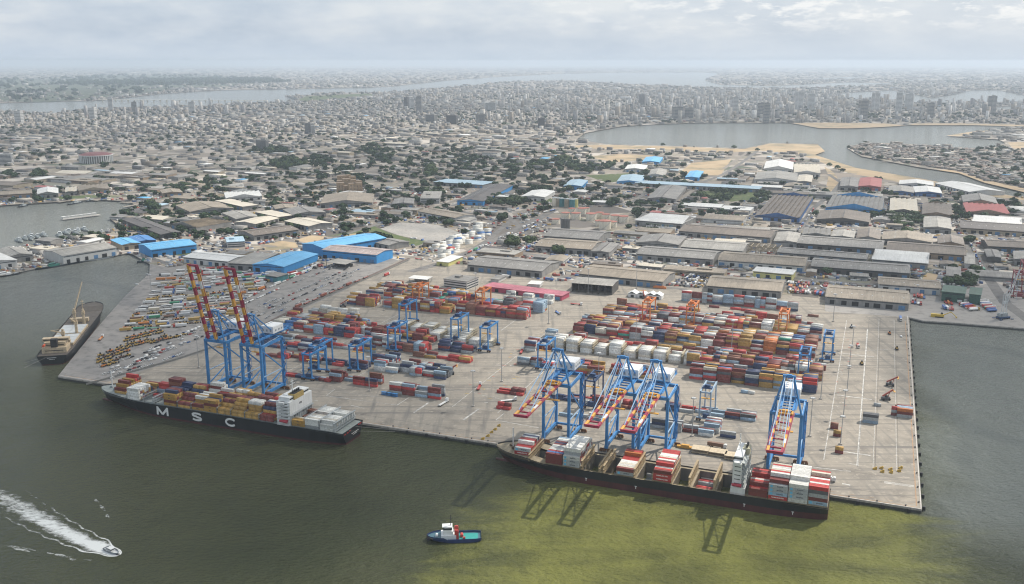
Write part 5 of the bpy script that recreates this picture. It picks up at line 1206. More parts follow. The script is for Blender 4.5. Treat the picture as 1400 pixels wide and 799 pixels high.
def shed(quad, h, roof, wall, label, style='gable', name='warehouse', cat='warehouse', ridge=None, doors=True, group=None):
    """quad: roof corners in the photograph (front-left, front-right, back-right, back-left) at eave height h"""
    P = [P2W(u, v, h) for u, v in quad]; c = sum(P, Vector((0,0)))/4
    a = ((P[1]-P[0]) + (P[2]-P[3]))/2; b = ((P[3]-P[0]) + (P[2]-P[1]))/2
    if a.length >= b.length: ang = math.atan2(a.y, a.x)
    else: ang = math.atan2(b.y, b.x) - math.pi/2
    ex = Vector((math.cos(ang), math.sin(ang))); ey = Vector((-ex.y, ex.x)); w, d = abs(a.dot(ex)), abs(b.dot(ey))
    root = empty(name, c, 0, ang, label, cat, group)
    FOOT.append([c + ex*(sx*w/2) + ey*(sy*d/2) for sx, sy in ((-1,-1),(1,-1),(1,1),(-1,1))])
    hx, hy = w/2, d/2; rise = {'gable': .06, 'steep': .11, 'flat': 0, 'canopy': .03, 'saw': .1, 'office': 0, 'open': .03}[style]*min(w, d)
    along_x = (w >= d) if ridge is None else ridge == 'x'
    wm = MB()
    if style in ('canopy',):
        for x in np.linspace(-hx+.5, hx-.5, max(3, int(w/9))):
            for y in (-hy+.5, hy-.5): wm.beam((x,y,0), (x,y,h), .5)
        wm.box(0, hy*.4, 0, w*.7, d*.3, h*.5); wall_o = wm.build('post', WALLC[wall], root)
    elif style == 'open':
        wm.box(0, hy-.2, 0, w, .4, h); wm.box(-hx+.2, 0, 0, .4, d-.9, h); wm.box(hx-.2, 0, 0, .4, d-.9, h)
        for x in np.linspace(-hx+.6, hx-.6, 7): wm.box(x, -hy+.6, 0, .9, .9, h)
        for x in np.linspace(-hx*.7, hx*.7, 4): wm.box(x, hy*.2, 0, w*.12, d*.3, h*.45)
        wall_o = wm.build('wall', WALLC[wall], root)
    else:
        i = .35
        if rise and along_x:
            wm.prism([(-hx+i,-hy+i),(hx-i,-hy+i),(hx-i,hy-i),(-hx+i,hy-i)], 0, h)
            for sx in (-1,1): wm.face([(sx*(hx-i),-hy+i,h), (sx*(hx-i),hy-i,h), (sx*(hx-i),0,h+rise-.05)][::sx])
        elif rise:
            wm.prism([(-hx+i,-hy+i),(hx-i,-hy+i),(hx-i,hy-i),(-hx+i,hy-i)], 0, h)
            for sy in (-1,1): wm.face([(-hx+i,sy*(hy-i),h), (hx-i,sy*(hy-i),h), (0,sy*(hy-i),h+rise-.05)][::-sy])
        else: wm.prism([(-hx+i,-hy+i),(hx-i,-hy+i),(hx-i,hy-i),(-hx+i,hy-i)], 0, h)
        wall_o = wm.build('wall', WALLC[wall], root)
    rm = MB(); e = .6
    if style == 'office':
        rm.prism([(-hx,-hy),(hx,-hy),(hx,hy),(-hx,hy)], h, h+.9); rm.box(-hx*.3, hy*.2, h+.9, w*.2, d*.3, 2.2); rm.build('roof', roof_mat(roof), root)
        bm_ = MB()
        for z in np.arange(1.2, h-1, 3.3):
            for sy in (-1,1): bm_.box(0, sy*(hy-.33), z, w-2.2, .12, 1.5)
            for sx in (-1,1): bm_.box(sx*(hx-.33), 0, z, .12, d-2.2, 1.5)
        bm_.build('window_band', OFFG, root); return root
    if style == 'saw':
        n = max(3, int((w if not along_x else d)/9))
        for k in range(n):
            if along_x:
                y0 = -hy + d*k/n; y1 = -hy + d*(k+1)/n; rm.face([(-hx-e,y0,h+.1),(hx+e,y0,h+.1),(hx+e,y1,h+2.4),(-hx-e,y1,h+2.4)]); rm.face([(-hx-e,y1,h+2.4),(hx+e,y1,h+2.4),(hx+e,y1,h+.1),(-hx-e,y1,h+.1)])
            else:
                x0 = -hx + w*k/n; x1 = -hx + w*(k+1)/n; rm.face([(x0,-hy-e,h+.1),(x1,-hy-e,h+2.4),(x1,hy+e,h+2.4),(x0,hy+e,h+.1)]); rm.face([(x1,-hy-e,h+2.4),(x1,-hy-e,h+.1),(x1,hy+e,h+.1),(x1,hy+e,h+2.4)])
    elif rise:
        t = .35
        if along_x:
            for sy in (-1,1):
                q = [(-hx-e,sy*(hy+e),h-.1),(hx+e,sy*(hy+e),h-.1),(hx+e,0,h+rise),(-hx-e,0,h+rise)]
                if sy > 0: q = [q[1],q[0],q[3],q[2]]
                rm.hexa([(x,y,z) for x,y,z in q] + [(x,y,z+t) for x,y,z in q])
        else:
            for sx in (-1,1):
                q = [(sx*(hx+e),-hy-e,h-.1),(0,-hy-e,h+rise),(0,hy+e,h+rise),(sx*(hx+e),hy+e,h-.1)]
                if sx > 0: q = q[::-1]
                rm.hexa([(x,y,z) for x,y,z in q] + [(x,y,z+t) for x,y,z in q])
    else: rm.prism([(-hx-e,-hy-e),(hx+e,-hy-e),(hx+e,hy+e),(-hx-e,hy+e)], h, h+.5)
    ro = rm.build('roof', roof_mat(roof), root)
    r = random.Random(label)
    if style in ('gable','steep') and max(w,d) > 45:
        big = max(w,d); n = int(big/11)
        v = MB(); z_ = lambda o: h + rise*(1-abs(o)/(hy if along_x else hx)) + .4
        if r.random() < .6:
            for k in range(n):
                p = -big/2 + big*(k+.5)/n; o = (hy if along_x else hx)*-.5
                if along_x: v.box(p, o, z_(o)-.12, 1.3, 2.4, .2)
                else: v.box(o, p, z_(o)-.12, 2.4, 1.3, .2)
            if v.v: v.build('roof_light', SKYL, ro)
        rv = MB()
        if along_x: rv.box(0, 0, h+rise+.2, w*.96, 1.6, .55)
        else: rv.box(0, 0, h+rise+.2, 1.6, d*.96, .55)
        rv.build('ridge_vent', roof_mat('dark' if roof in ('grey','brown') else roof), ro)
    if doors and style in ('gable','steep','saw','flat') and w > 22:
        n = max(1, int(w/13)); 
        for k in range(n):
            x = -hx + w*(k+.5)/n + r.uniform(-2,2); dw = r.uniform(4.5,8)
            m = MB(); m.box(x, -hy+.3, 0, dw, .3, min(h*.72, 5.5)); m.build('door', DOORM if r.random() < .62 else BLUED, root)
        if h > 6:
            m = MB(); m.box(0, -hy+.33, h*.80, w-4, .14, .9)
            for k in range(int(w/4)): m.box(-hx+2+k*4, -hy+.27, h*.80-.1, .5, .1, 1.1)
            m.build('clerestory_glazing', OFFG, wall_o)
    return root

SHEDS = [
 (((-30,361),(26,357),(-4,344),(-60,348)),10,'white','white','white-roofed warehouse on the naval pier at the picture edge','gable'),
 (((8,352),(47,349),(30,339.5),(-8,342)),9,'pale','grey','grey vaulted shed behind the white-roofed pier warehouse','steep'),
 (((78,351),(154,340),(137,331),(66,343)),12,'pale','white','long pale warehouse with white front on the naval pier','gable'),
 (((168,336),(191,331.5),(175,325),(152,328.5)),9,'blue','tan','sky-blue roofed shed with tan walls at the pier root','gable'),
 (((187,331),(214,328.5),(200,321.5),(177,324.5)),9,'deep blue','deep blue','deep blue shed behind the large blue warehouse','gable'),
 (((-20,268),(44,264.5),(43,259.5),(-20,263)),9,'tan','brown','long tan shed on the far shore of the naval basin','gable'),
 (((50,266),(80,264.5),(79,258),(52,258)),9,'white','grey','white-roofed hall on the far shore of the naval basin','steep'),
 (((88,263.5),(106,262),(104,256),(90,257)),8,'cream','grey','cream twin-roofed shed beside the white basin hall','saw'), (((107,262),(150,258),(146,252),(106,254)),8,'tan','tan','tan shed among trees past the cream twin roofs','saw'),
 (((204,342.5),(271,334.2),(248,327.5),(191,334)),12,'blue','blue','large bright blue warehouse standing alone by the basin corner','gable'),
 (((260,352),(312,358.5),(338,349.5),(268,344)),9,'white','white','long white warehouse in front of the sandy lots','gable'),
 (((313,360),(345,362),(386,345),(341,347.5)),9,'pale','grey','pale grey hall joined to the white long warehouse','flat'),
 (((346,361.5),(387,365.5),(433,348.5),(396,344)),10,'blue','blue','light blue gabled warehouse beside the pale grey hall','gable'),
 (((239,306),(262,312),(312,305),(286,297)),8,'tan','grey','tan roofed works with patched bays behind the blue warehouse','saw'), (((327,301.5),(353,295),(336,288.5),(304,291.5)),8,'pale','grey','olive-grey roof hall right beyond the tan works','gable'),
 (((338,309),(375,300.5),(360,294.5),(331,302)),8,'cream','grey','cream low hall in front of the olive-grey hall','gable'), (((250,288),(330,286.5),(292,276),(246,281)),9,'tan','grey','wide sunlit tan hall with long skylit ridge','gable'),
 (((297,275.5),(338,284),(347,279.5),(313,271.5)),8,'cream','grey','long cream roof above the wide tan hall','flat'), (((305,272),(362,268.5),(350,261.5),(310,264)),8,'white','white','white saw-toothed factory at the sunlit patch','saw'),
 (((222,265.5),(250,262.5),(243,257.5),(220,261)),8,'tan','brown','tan gabled shed where the elevated road ends','gable'), (((352,291),(385,298),(398,293.5),(367,287)),8,'cream','dark','cream thin roof with dark side by the railway sheds','flat'),
 (((343,323.5),(399,315),(395,307.5),(328,315.5)),9,'brown','grey','long brown shed with a pale parapet beside the blue-white office','gable'), (((311,333),(334,329.5),(333,323.5),(307,325.5)),9,'light blue','white','small blue and white office near the brown long shed','office'),
 (((219,322),(249,317),(188,297),(172,301)),8,'dark','dark','dark roofed wharf shed running along the naval basin','gable'),
 (((395,304.5),(429,310.5),(448,304.5),(415,296)),8,'cream','grey','cream gabled hall by the container sidings','gable'), (((398,294),(448,290.5),(430,284),(388,286)),9,'grey','grey','grey broad hall beyond the cream gabled hall','gable'), (((376,287),(404,284),(398,279.5),(374,281.5)),8,'tan','grey','tan small hall beside the broad grey hall','gable'),
 (((441,340.5),(526,325.5),(500,319.5),(414,333)),13,'blue','blue','big sky-blue warehouse wing behind the pinkish roof','gable'), (((443,342),(513,349),(539,341.5),(461,334.5)),13,'pink','blue','pinkish-grey roofed warehouse with bright blue walls','gable'),
 (((511,331.5),(532,336),(559,330.5),(530,325)),8,'grey','grey','grey shed tucked beside the sky-blue warehouse wing','gable'), (((448,358.5),(474,362.5),(487,356.5),(460,354)),7,'pale','dark','open canopy before the blue-walled warehouse','canopy'), (((366,377),(382,379.5),(392,374.5),(373,372)),8,'grey','teal','small teal-walled shed amid the vehicle rows','flat'),
 (((571,290.5),(632,298.5),(640,294),(598,284)),9,'tan','white','tan hall with a white windowed side by the yard of white boxes','gable'), (((628,300),(637,304),(648,300),(640,296)),7,'pale','white','small pale shed at the end of the tan hall','gable'),
 (((600,356.5),(609.5,360.5),(631,352),(618,348.5)),6,'white','yellow','white-roofed building with yellow walls beside the access road','flat'), (((641,362.5),(743,371),(763,358.5),(664,349)),9,'grey','grey','wide grey shed nearest the tall white boxes','gable'),
 (((609,382),(641,387),(652,379),(620,376)),11,'grey','white','white office with dark window bands behind the back block','office'), (((560,380.5),(585,383),(590,378.5),(565,377)),6,'white','grey','white canopy at the terminal gate','canopy'), (((671,381),(681,383.5),(691,378),(683,376)),4,'grey','white','low grey hut beside the banded office','flat'), (((722,388),(738,390),(742,385.5),(727,384)),4,'white','white','low white hut between the grey shed and workshop','flat'),
 (((663,391.5),(769,405.5),(778,399.5),(672,386.5)),6,'rose','rose','long rose-red roofed shed behind the rear stacks','flat'),
 (((747,323),(819,328),(834,317),(759,312)),9,'grey','grey','grey shed in front of the fuel tanks','gable'), (((736,336.5),(808,341.5),(824,330.5),(745,325.5)),9,'tan','grey','tan-grey shed second in front of the fuel tanks','gable'), (((810,342.5),(831,347),(846,334.5),(823,331)),8,'grey','grey','short grey shed closing the tan-grey one','gable'),
 (((795,374.5),(908,386),(922,372),(808,362)),9,'tan','grey','long tan-grey shed behind the open workshop','gable'), (((781,387),(838.5,391.5),(844.5,383),(792,379)),12,'pale','dark','tall open-front workshop facing the yard','open'),
 (((870,331),(927,336),(937,325),(881,320.5)),9,'grey','grey','grey shed behind the white palm-lined court','gable'), (((872.5,347),(976,355.5),(984.5,343.5),(882,336.5)),9,'grey','grey','long grey shed facing the stacked yellow beams','gable'), (((933,338),(1018,344),(1023,332.5),(942,326.5)),9,'pale','grey','pale shed with skylights beside the concrete frame','gable'),
 (((929,316.5),(1056,325),(1062,315.5),(942,306)),9,'brown','grey','long brownish shed behind the pale skylit shed','gable'), (((873,301.5),(936,307),(949,297),(885,292.5)),9,'white','grey','white-topped shed behind the palm-lined court','saw'), (((981,355),(1100,364.5),(1105,351.5),(991,344.5)),9,'tan','white','tan shed with a bright broken eave line','gable'),
 (((1030,371),(1085,376),(1087,369.5),(1034,365)),9,'white','yellow','white-roofed shed with pale yellow wall','flat'), (((966,390),(1068,399.5),(1074,383),(976,377)),9,'tan','grey','tan shed behind the five-high back row','gable'), (((1130,405.5),(1241,415.5),(1244,398),(1132,389.5)),9,'tan','grey','tan shed at the head of the east quay','gable'),
 (((1109,364.5),(1242,373.5),(1245,362.5),(1113,352.5)),9,'grey','dark','long grey shed with dark open side and white end','gable'), (((1201,388.5),(1283,394.5),(1287,384.5),(1201,378)),9,'tan','white','tan shed beside the dark green racks','gable'), (((1194,355),(1269,360.5),(1270,348),(1195,342)),9,'white','grey','white ribbed roof shed shining among grey ones','saw'),
 (((1092,333),(1208,340.5),(1208,329.5),(1096,321.5)),9,'grey','dark','grey shed in line with the dotted brown roof','gable'), (((1211,341.5),(1318,349.5),(1321,337),(1215,330)),9,'brown','brown','brown roof dotted with skylights by the street','gable'), (((1063,344.5),(1186,355.5),(1187,346.5),(1068,338.5)),8,'grey','grey','narrow grey roof strip before the white ribbed roof','gable'),
 (((1058,330.5),(1090,331.5),(1095,319),(1063,317.5)),9,'pale','grey','pale broad hall at the corner of two lanes','gable'), (((1097,321),(1135,323),(1137,314),(1099,310.5)),9,'grey','grey','ribbed grey hall beyond the lane corner','saw'), (((1136,323.5),(1167,325.5),(1170,316.5),(1139,315)),9,'pale','grey','pale short hall between ribbed and humped halls','gable'), (((1170,326),(1204,327.5),(1203,316),(1174,313.5)),9,'brown','grey','humped brown hall next to the pale short one','steep'),
 (((1207,327.5),(1273,331.5),(1275,320.5),(1207,317.5)),9,'tan','grey','tan long hall with a palm at its end','gable'), (((1281,332.5),(1320,336.5),(1315,326.5),(1283,321.5)),9,'brown','brown','brown gabled hall at the street bend','steep'), (((1345,335.5),(1440,342),(1440,331),(1347,328.5)),9,'brown','dark','brown skylit shed across the street at the picture edge','gable'), (((1350,351.5),(1369,352.5),(1364,341.5),(1346,341.5)),8,'grey','dark','small grey canopy hall across the street','gable'), (((1388,354.5),(1440,358.5),(1440,347),(1384,344)),9,'pale','grey','pale hall cut by the picture edge across the street','gable'),
 (((1319,361),(1333,361.5),(1332,346.5),(1319,346)),8,'pale','white','pale narrow block standing end-on by the street','flat'),
 (((1288,399),(1319,402),(1322,393),(1290,390)),12,'green','green','dark green netted storage rack, larger of two','flat'), (((1325,402.5),(1341,404),(1343,395),(1327,393)),12,'green','green','dark green netted storage rack, smaller of two','flat'), (((1294,377),(1314,379),(1313,366),(1294,365)),8,'grey','grey','roofless grey concrete building shell by the trees','flat'),
 (((1042,231.5),(1086,231.5),(1083,221),(1049,222)),9,'white','white','white gabled hall nearest the sand spit','steep'), (((1083,236),(1124,238),(1118,225.5),(1088,224.5)),9,'cream','white','cream twin-roof hall beside the sand spit hall','saw'), (((1032,245.5),(1089,248),(1091,237.5),(1035,235.5)),9,'pale','white','pale wide hall before the white gabled hall','gable'), (((1090,248.5),(1109,249),(1112,240),(1092,239.5)),8,'cream','grey','cream short hall at the dirt road','gable'),
 (((1148,255.5),(1173,255.5),(1174,243.5),(1151,243.5)),9,'grey','grey','grey hall joined to the red-roofed one','gable'), (((1174,255.5),(1204,255.5),(1206,244.5),(1176,243.5)),9,'red','red','red-roofed hall among grey ones near the channel','gable'), (((1229,252.5),(1276,253.5),(1276,248),(1230,247.5)),7,'white','white','long narrow white roof by the channel','gable'), (((1283,252.5),(1331,263.5),(1368,261.5),(1319,248.5)),8,'white','white','large white roof slanting along the channel','gable'),
 (((1214,262.5),(1250,263.5),(1248,255.5),(1216,255)),8,'pale','deep blue','pale hall with blue base near the red roof','gable'), (((1251,263.5),(1288,264.5),(1284,256.5),(1249,255.5)),8,'white','deep blue','white hall with blue base near the red roof','gable'), (((1128,284),(1207,288),(1209,269.5),(1138,268.5)),10,'grey','blue','ribbed grey factory with a bright blue wall','saw'), (((1216,289),(1255,290),(1253,272.5),(1217,271.5)),8,'cream','dark','three cream roof strips beside the ribbed factory','saw'),
 (((1033,294),(1092,300),(1112,270),(1058,266.5)),8,'brown','deep blue','ribbed brown factory by the lined lane','saw'), (((1117,299),(1188,305),(1190,291.5),(1121,288.5)),8,'brown','dark','brown patched works opposite the tree court','gable'), (((1263,312),(1301,312.5),(1299,298.5),(1263,296.5)),9,'pale','grey','pale pitched hall behind the street junction','gable'),
 (((1312,311),(1405,318),(1405,307),(1314,302)),9,'dark','tan','dark panelled roof above the street wall','gable'), (((1330,302.5),(1397,307.5),(1396,299.5),(1331,295.5)),8,'white','white','white ribbed strip roof behind the dark panelled one','saw'), (((1318,288),(1385,296),(1370,281.5),(1318,276.5)),8,'red','brown','rust-red roofed works near the picture edge','saw'), (((1315,276.5),(1366,278.5),(1357,268.5),(1317,268.5)),9,'grey','grey','grey arched hall beyond the rust-red works','steep'), (((1260,292),(1302,296),(1300,279.5),(1262,277.5)),8,'brown','brown','brown low roofs left of the rust-red works','saw'),
 (((878,221),(901,222.5),(906,216),(884,214.5)),8,'blue','blue','blue-roofed hall nearest the lagoon sand','gable'), (((855,231),(881,232.5),(886,226.5),(858,225.5)),8,'white','white','white hall south of the blue-roofed lagoon hall','gable'), (((886,239.5),(906,240.5),(912,233),(891,231)),8,'pale','white','pale pitched hall south of the white hall','steep'), (((936,242.5),(956,243.5),(961,235),(945,233.5)),8,'blue','blue','blue pitched roof alone on the sandy lot','gable'),
 (((844,248),(876,249.5),(882,240.5),(850,239.5)),9,'light blue','blue','blue and white striped hall by the conveyor','gable'), (((870,250.5),(1040,259),(1041,255),(873,247)),8,'light blue','grey','very long thin pale blue roof crossing the industrial zone','flat'), (((772,252.5),(794,256.5),(802,248),(782,245)),9,'light blue','blue','pale blue roofed hall by the silo row','gable'), (((714,268.5),(743,270.5),(759,262.5),(728,259.5)),9,'white','white','white hall beside the green playing field','gable'),
 (((884,270.5),(925,273.5),(936,256.5),(905,253.5)),8,'grey','grey','grey-brown open hall by the dirt track','gable'), (((630,272.5),(656,277.5),(699,255.5),(672,250.5)),9,'dark','blue','large dark-roofed hall with a blue side','gable'), (((598,249.5),(667,253.5),(670,248.5),(605,244.5)),8,'light blue','grey','long pale blue roof above the dark hall','flat'), (((574,271.5),(601,272),(604,262.5),(580,261.5)),11,'pale','white','cream banded office before the tall tree','office'), (((537,278.5),(566,279.5),(566,272.5),(540,271.5)),9,'grey','grey','grey shaded depot on the road to the offices','gable'), (((440,276.5),(508,279.5),(512,268.5),(445,263.5)),9,'tan','grey','tan broad roof below the stepped apartments','gable'),
]
def sheds():
    for s in SHEDS:
        q, h, rf, wl, lb, st = s
        nm = {'office':'office_building','canopy':'canopy_shed','open':'workshop'}.get(st, 'warehouse'); shed(q, h, rf, wl, lb, st, name=nm, cat={'office_building':'office','canopy_shed':'canopy','workshop':'workshop'}.get(nm,'warehouse'))
sheds()
def landmarks():
    def build(n, mat, fn, par): m = MB(); fn(m); return m.build(n, mat, par)
    CREAM = M('tank_cream', (.74,.68,.56), .6, .15, .2, streak=(1,1,.3)); RUSTT = M('tank_top_red', (.42,.16,.12), .7, .2, .3)
    for k, (x, y, r) in enumerate(((255,343,20),(304,347,22),(332,322,20),(284,317,16),(352,313,15),(376,352,24),(416,342,20),(446,350,20),(490,358,22),(530,362,22),(441,392,28),(478,385,20),(413,378,18),(208,370,18))):
        u, v = 700+x/3.475, 200+y/3.475; p = P2W(u, v); rad = 1.04*r/3.475/FPX*math.hypot(p.y, CAMH); hh = rad*1.35
        root = empty('fuel_tank', p, 0, 0, f"cream fuel tank with red rim, {ORD[k+1]} counted from the western end of the tank farm", 'fuel tank', 'tanks of the fuel depot')
        build('shell', CREAM, lambda m: m.tube((0,0,0), (0,0,hh), rad, rad, 24), root); build('roof', RUSTT, lambda m: m.tube((0,0,hh+.01), (0,0,hh+rad*.14), rad*1.02, rad*.2, 24), root)
        build('rim', RUSTT, lambda m: m.tube((0,0,hh-.8), (0,0,hh+.02), rad*1.03, rad*1.03, 24), root)
        build('ladder', STEELG, lambda m: [m.beam((math.cos(a)*rad*1.03, math.sin(a)*rad*1.03, z), (math.cos(a+.12)*rad*1.03, math.sin(a+.12)*rad*1.03, z+hh/14), .8, .2) for a, z in ((-2.2+.12*i, hh/14*i) for i in range(14))], root)
    root = empty('silo_pair', P2W(773,318), 0, QANG, 'pair of dark grey joined silos rising behind the grey shed', 'silo')
    for x in (-5,0,5): build('silo', M('silo_dark', (.16,.155,.15), .8, .2, .2, streak=(1,1,.2)), lambda m: m.tube((x,0,0), (x,0,24), 3.4, 3.4, 12), root)
    for k, (x, y, c) in enumerate(((203,284,'tank_cream'),(222,286,'wall_tan'),(236,287,'wall_teal'),(262,290,'wall_tan'),(285,292,'wall_teal'),(300,290,'wall_yellow'))):
        root = empty('storage_silo', P2W(700+x/3.475*1, 200+y/3.475), 0, 0, f"{'teal' if 'teal' in c else 'buff'} storage silo, {ORD[k+1]} in the row behind the fuel tanks", 'silo', 'silos behind the tanks')
        build('shell', MATS[c], lambda m: m.tube((0,0,0), (0,0,17), 6, 6, 14), root); build('roof', STEELG, lambda m: m.tube((0,0,17.01), (0,0,19), 6.1, 1, 14), root)
    # round colonnaded hall
    p = P2W(132, 222); root = empty('round_hall', p, 0, 0, 'round hall with white colonnade and dark red roof beyond the naval basin', 'hall')
    build('drum', WALLC['grey'], lambda m: m.tube((0,0,0), (0,0,21), 40, 40, 40), root); build('roof', M('hall_roof', (.17,.06,.06), .7, .2, .1), lambda m: m.tube((0,0,23.01), (0,0,28), 47, 30, 40), root)
    build('ring', SHIPW, lambda m: m.tube((0,0,21), (0,0,23), 48, 48, 40), root)
    for k in range(44): a = k*math.tau/44; build('column', SHIPW, lambda m: m.box(46*math.cos(a), 46*math.sin(a), 0, 1.8, 1.8, 21, 0, a), root)
    # stepped brown apartment blocks
    AP = M('apartment_brown', (.40,.28,.17), .8, .15, .3); r = random.Random(9)
    for k in range(11):
        u, v = 466+(k%4)*8+r.uniform(-1,1), 263-(k//4)*6.5+r.uniform(-.6,.6); p = P2W(u, v)
        root = empty('apartment_block', p, 0, R(r.uniform(15,35)), f"tan-brown apartment block, {ORD[k%4+1]} in {('front','middle','rear')[k//4]} row of the stepped cluster", 'apartments', 'stepped apartment blocks')
        hh = r.choice((15,18,21)); build('wall', AP, lambda m: (m.box(0,0,0,17,14,hh), m.box(3,-7,0,6,4,hh-3)), root); build('roof', WALLC['brown'], lambda m: m.box(0,0,hh+.01,17.6,14.6,.6), root)
        build('window', OFFG, lambda m: [m.box(x,-7.04 if x < 0 else -9.04,z+1,1.5,.14,1.3) for z in np.arange(0,hh-3,3.1) for x in (-6.5,-3.5,2,4.5)], root)
    # towers that stand above the town
    TW = [(423,183,32,18,44,'grey','slab'),(428.5,183.5,16,16,36,'white','slab'),(359,205,40,16,34,'grey','glass'),(563,150,26,26,70,'white','slab'),(573,153,34,30,86,'grey','crown'),(556,149,24,20,72,'dark','slab'),(152,152,26,24,78,'white','crown'),(128,164,30,22,62,'white','slab'),(184,156,26,22,68,'grey','slab'),
          (263,155,34,24,66,'white','slab'),(27,169,40,18,60,'white','slab'),(8,226,40,22,34,'white','slab'),(1047,168,28,26,95,'grey','slab'),(1040,162,34,30,80,'grey','slab'),(926,164,50,30,66,'grey','slab'),(942,164,46,30,60,'grey','slab'),(1131,160,34,30,92,'white','slab'),(1179,163,40,34,96,'grey','slab'),(1228,155,34,30,120,'white','slab'),(1196,152,34,34,110,'white','slab'),(1271,162,30,30,80,'grey','slab'),
          (1355,156,34,30,100,'grey','slab'),(1004,158,30,26,100,'white','slab'),(878,146,40,40,80,'grey','slab'),(1092,150,40,30,110,'white','slab'),(1108,152,36,28,104,'white','slab'),(1242,150,50,30,96,'white','slab'),(670,152,70,22,50,'white','slab'),(618,170,50,22,42,'dark','slab'),(657,170,34,26,48,'grey','slab'),(740,176,30,24,46,'dark','slab'),(590,168,50,30,40,'grey','glass')]
    for k, (u, v, w, d, h, c, st) in enumerate(TW):
        p = P2W(u, v); root = empty('tower_block', p, 0, R((k*37) % 60 - 30), f"{c} {('slim','broad')[w > 33]} tower block {('beyond the middle works', 'above the western town', 'in the eastern skyline')[0 if 300 < u < 760 else 1 if u < 300 else 2]}, {ORD[1+sum(1 for q in TW if q[0] < u)] if sum(1 for q in TW if q[0] < u) < 24 else ORD[32-sum(1 for q in TW if q[0] < u)] + ' from the other end'} across the photo", 'tower block', 'towers above the town')
        build('wall', WALLC[c], lambda m: m.box(0,0,0,w,d,h), root)
        if st == 'crown': build('crown', WALLC[c], lambda m: (m.box(0,0,h,w*.7,d*.7,h*.08), m.box(0,0,h*1.08,w*1.05,d*1.05,1.6)), root)
        else: build('plant_room', WALLC['grey'], lambda m: m.box(w*.15,0,h,w*.4,d*.5,4), root)
        build('window_band', OFFG, lambda m: [(m.box(0,0,z+1.2,w+.3,d*.86,1.7), m.box(0,0,z+1.2,w*.86,d+.3,1.7)) for z in np.arange(2,h-4,3.6 if h < 60 else 7.2)], root)
    # bridge across the far lagoon arm
    a, b = P2W(136,138.5), P2W(366,139.5); d = b-a; root = empty('lagoon_bridge', a, 0, math.atan2(d.y,d.x), 'long low bridge crossing the far lagoon arm', 'bridge')
    build('deck', CREAM, lambda m: m.box(d.length/2,0,9,d.length,18,2.5), root)
    for k in range(26): build('pier', CREAM, lambda m: m.box((k+.5)*d.length/26,0,-6,6,12,15), root)
    # court of palms: pale frame wall
    root = empty('concrete_frame', P2W(1043,344), 0, QANG-.05, 'roofless concrete frame between the pale skylit shed and the grey hall', 'concrete frame')
    build('frame', WALLC['tan'], lambda m: [m.box(x,y,0,1.2,1.2,9) for x in np.linspace(-26,26,7) for y in (-14,-4,6,16)] + [m.box(0,y,z,54,1.0,1.0) for y in (-14,-4,6,16) for z in (4,8.6)] + [m.box(x,1,8.7,1.0,31,.9) for x in np.linspace(-26,26,7)], root)
landmarks()

# ------------------------------------------------------------------ vehicles
PAINT = object_colour_mat('vehicle_paint', .35, .12, 1.5)
def vehicle_protos():
    out = {}
    def root_(n): return bpy.data.objects.new(n, None)
    def car():
        m = MB(); m.prism([(-2.2,-.85),(2.2,-.85),(2.2,.85),(-2.2,.85)], .35, .95); m.hexa([(-1.6,-.8,.95),(1.1,-.8,.95),(1.1,.8,.95),(-1.6,.8,.95),(-1.2,-.68,1.5),(.55,-.68,1.5),(.55,.68,1.5),(-1.2,.68,1.5)], 1)
        m.box(-.3,0,1.5,1.7,1.3,.05)
        for x in (-1.4,1.4):
            for y in (-.85,.85): m.tube((x,y-.1,.34),(x,y+.1,.34),.34,.34,7,2)
        return m.mesh('car', [PAINT, GLASS, TYRE])
    def cab(): 
        m = MB(); m.box(0,0,.9,2.4,2.4,2.4); m.box(.3,0,3.3,1.6,2.2,.5); m.box(-1.9,0,.7,2.6,1.0,.5,2); m.box(1.19,0,2.1,.06,2.1,.9,1)
        for x in (.3,-2.4):
            for y in (-1.05,1.05): m.tube((x,y-.18,.5),(x,y+.18,.5),.5,.5,8,2)
        return m.mesh('cab', [PAINT, GLASS, TYRE])
    def trailer(kind):
        m = MB()
        if kind == 'box': m.box(0,0,1.2,12.2,2.45,2.7)
        elif kind == 'flat': m.box(0,0,1.1,12.2,2.4,.35); [m.box(x,0,1.45,.12,2.4,.6) for x in (-6,6)]
        else: m.tube((-5.8,0,2.3),(5.8,0,2.3),1.25,1.25,12)
        m.box(0,0,.85,11.6,.9,.34,1)
        for x in (-4.6,-3.3,-2.0):
            for y in (-1.0,1.0): m.tube((x,y-.2,.5),(x,y+.2,.5),.5,.5,7,1)
        return m.mesh('trailer', [PAINT, TYRE])
    def loader():
        m = MB(); m.box(-.8,0,.8,3.6,2.2,1.5); m.box(.1,0,2.3,1.4,1.5,1.5,1); m.beam((.8,-.6,1.6),(3.6,-.6,1.4),.4); m.beam((.8,.6,1.6),(3.6,.6,1.4),.4); m.box(4.0,0,.4,1.0,2.6,1.2,2)
        for x in (-1.6,1.2):
            for y in (-1.2,1.2): m.tube((x,y-.3,.8),(x,y+.3,.8),.8,.8,9,2)
        return m.mesh('loader', [PAINT, GLASS, TYRE])
    def bus():
        m = MB(); m.box(0,0,.5,11.5,2.5,2.6); m.box(0,0,1.8,11.56,2.56,.8,1); m.box(-1,0,3.1,4,1.6,.25)
        for x in (-3.6,3.6):
            for y in (-1.1,1.1): m.tube((x,y-.2,.5),(x,y+.2,.5),.5,.5,8,2)
        return m.mesh('bus', [PAINT, GLASS, TYRE])
    out['car'] = car(); out['cab'] = cab(); out['loader'] = loader(); out['bus'] = bus()
    for k in ('box','flat','tank'): out[k] = trailer(k)
    return out
VM = vehicle_protos()
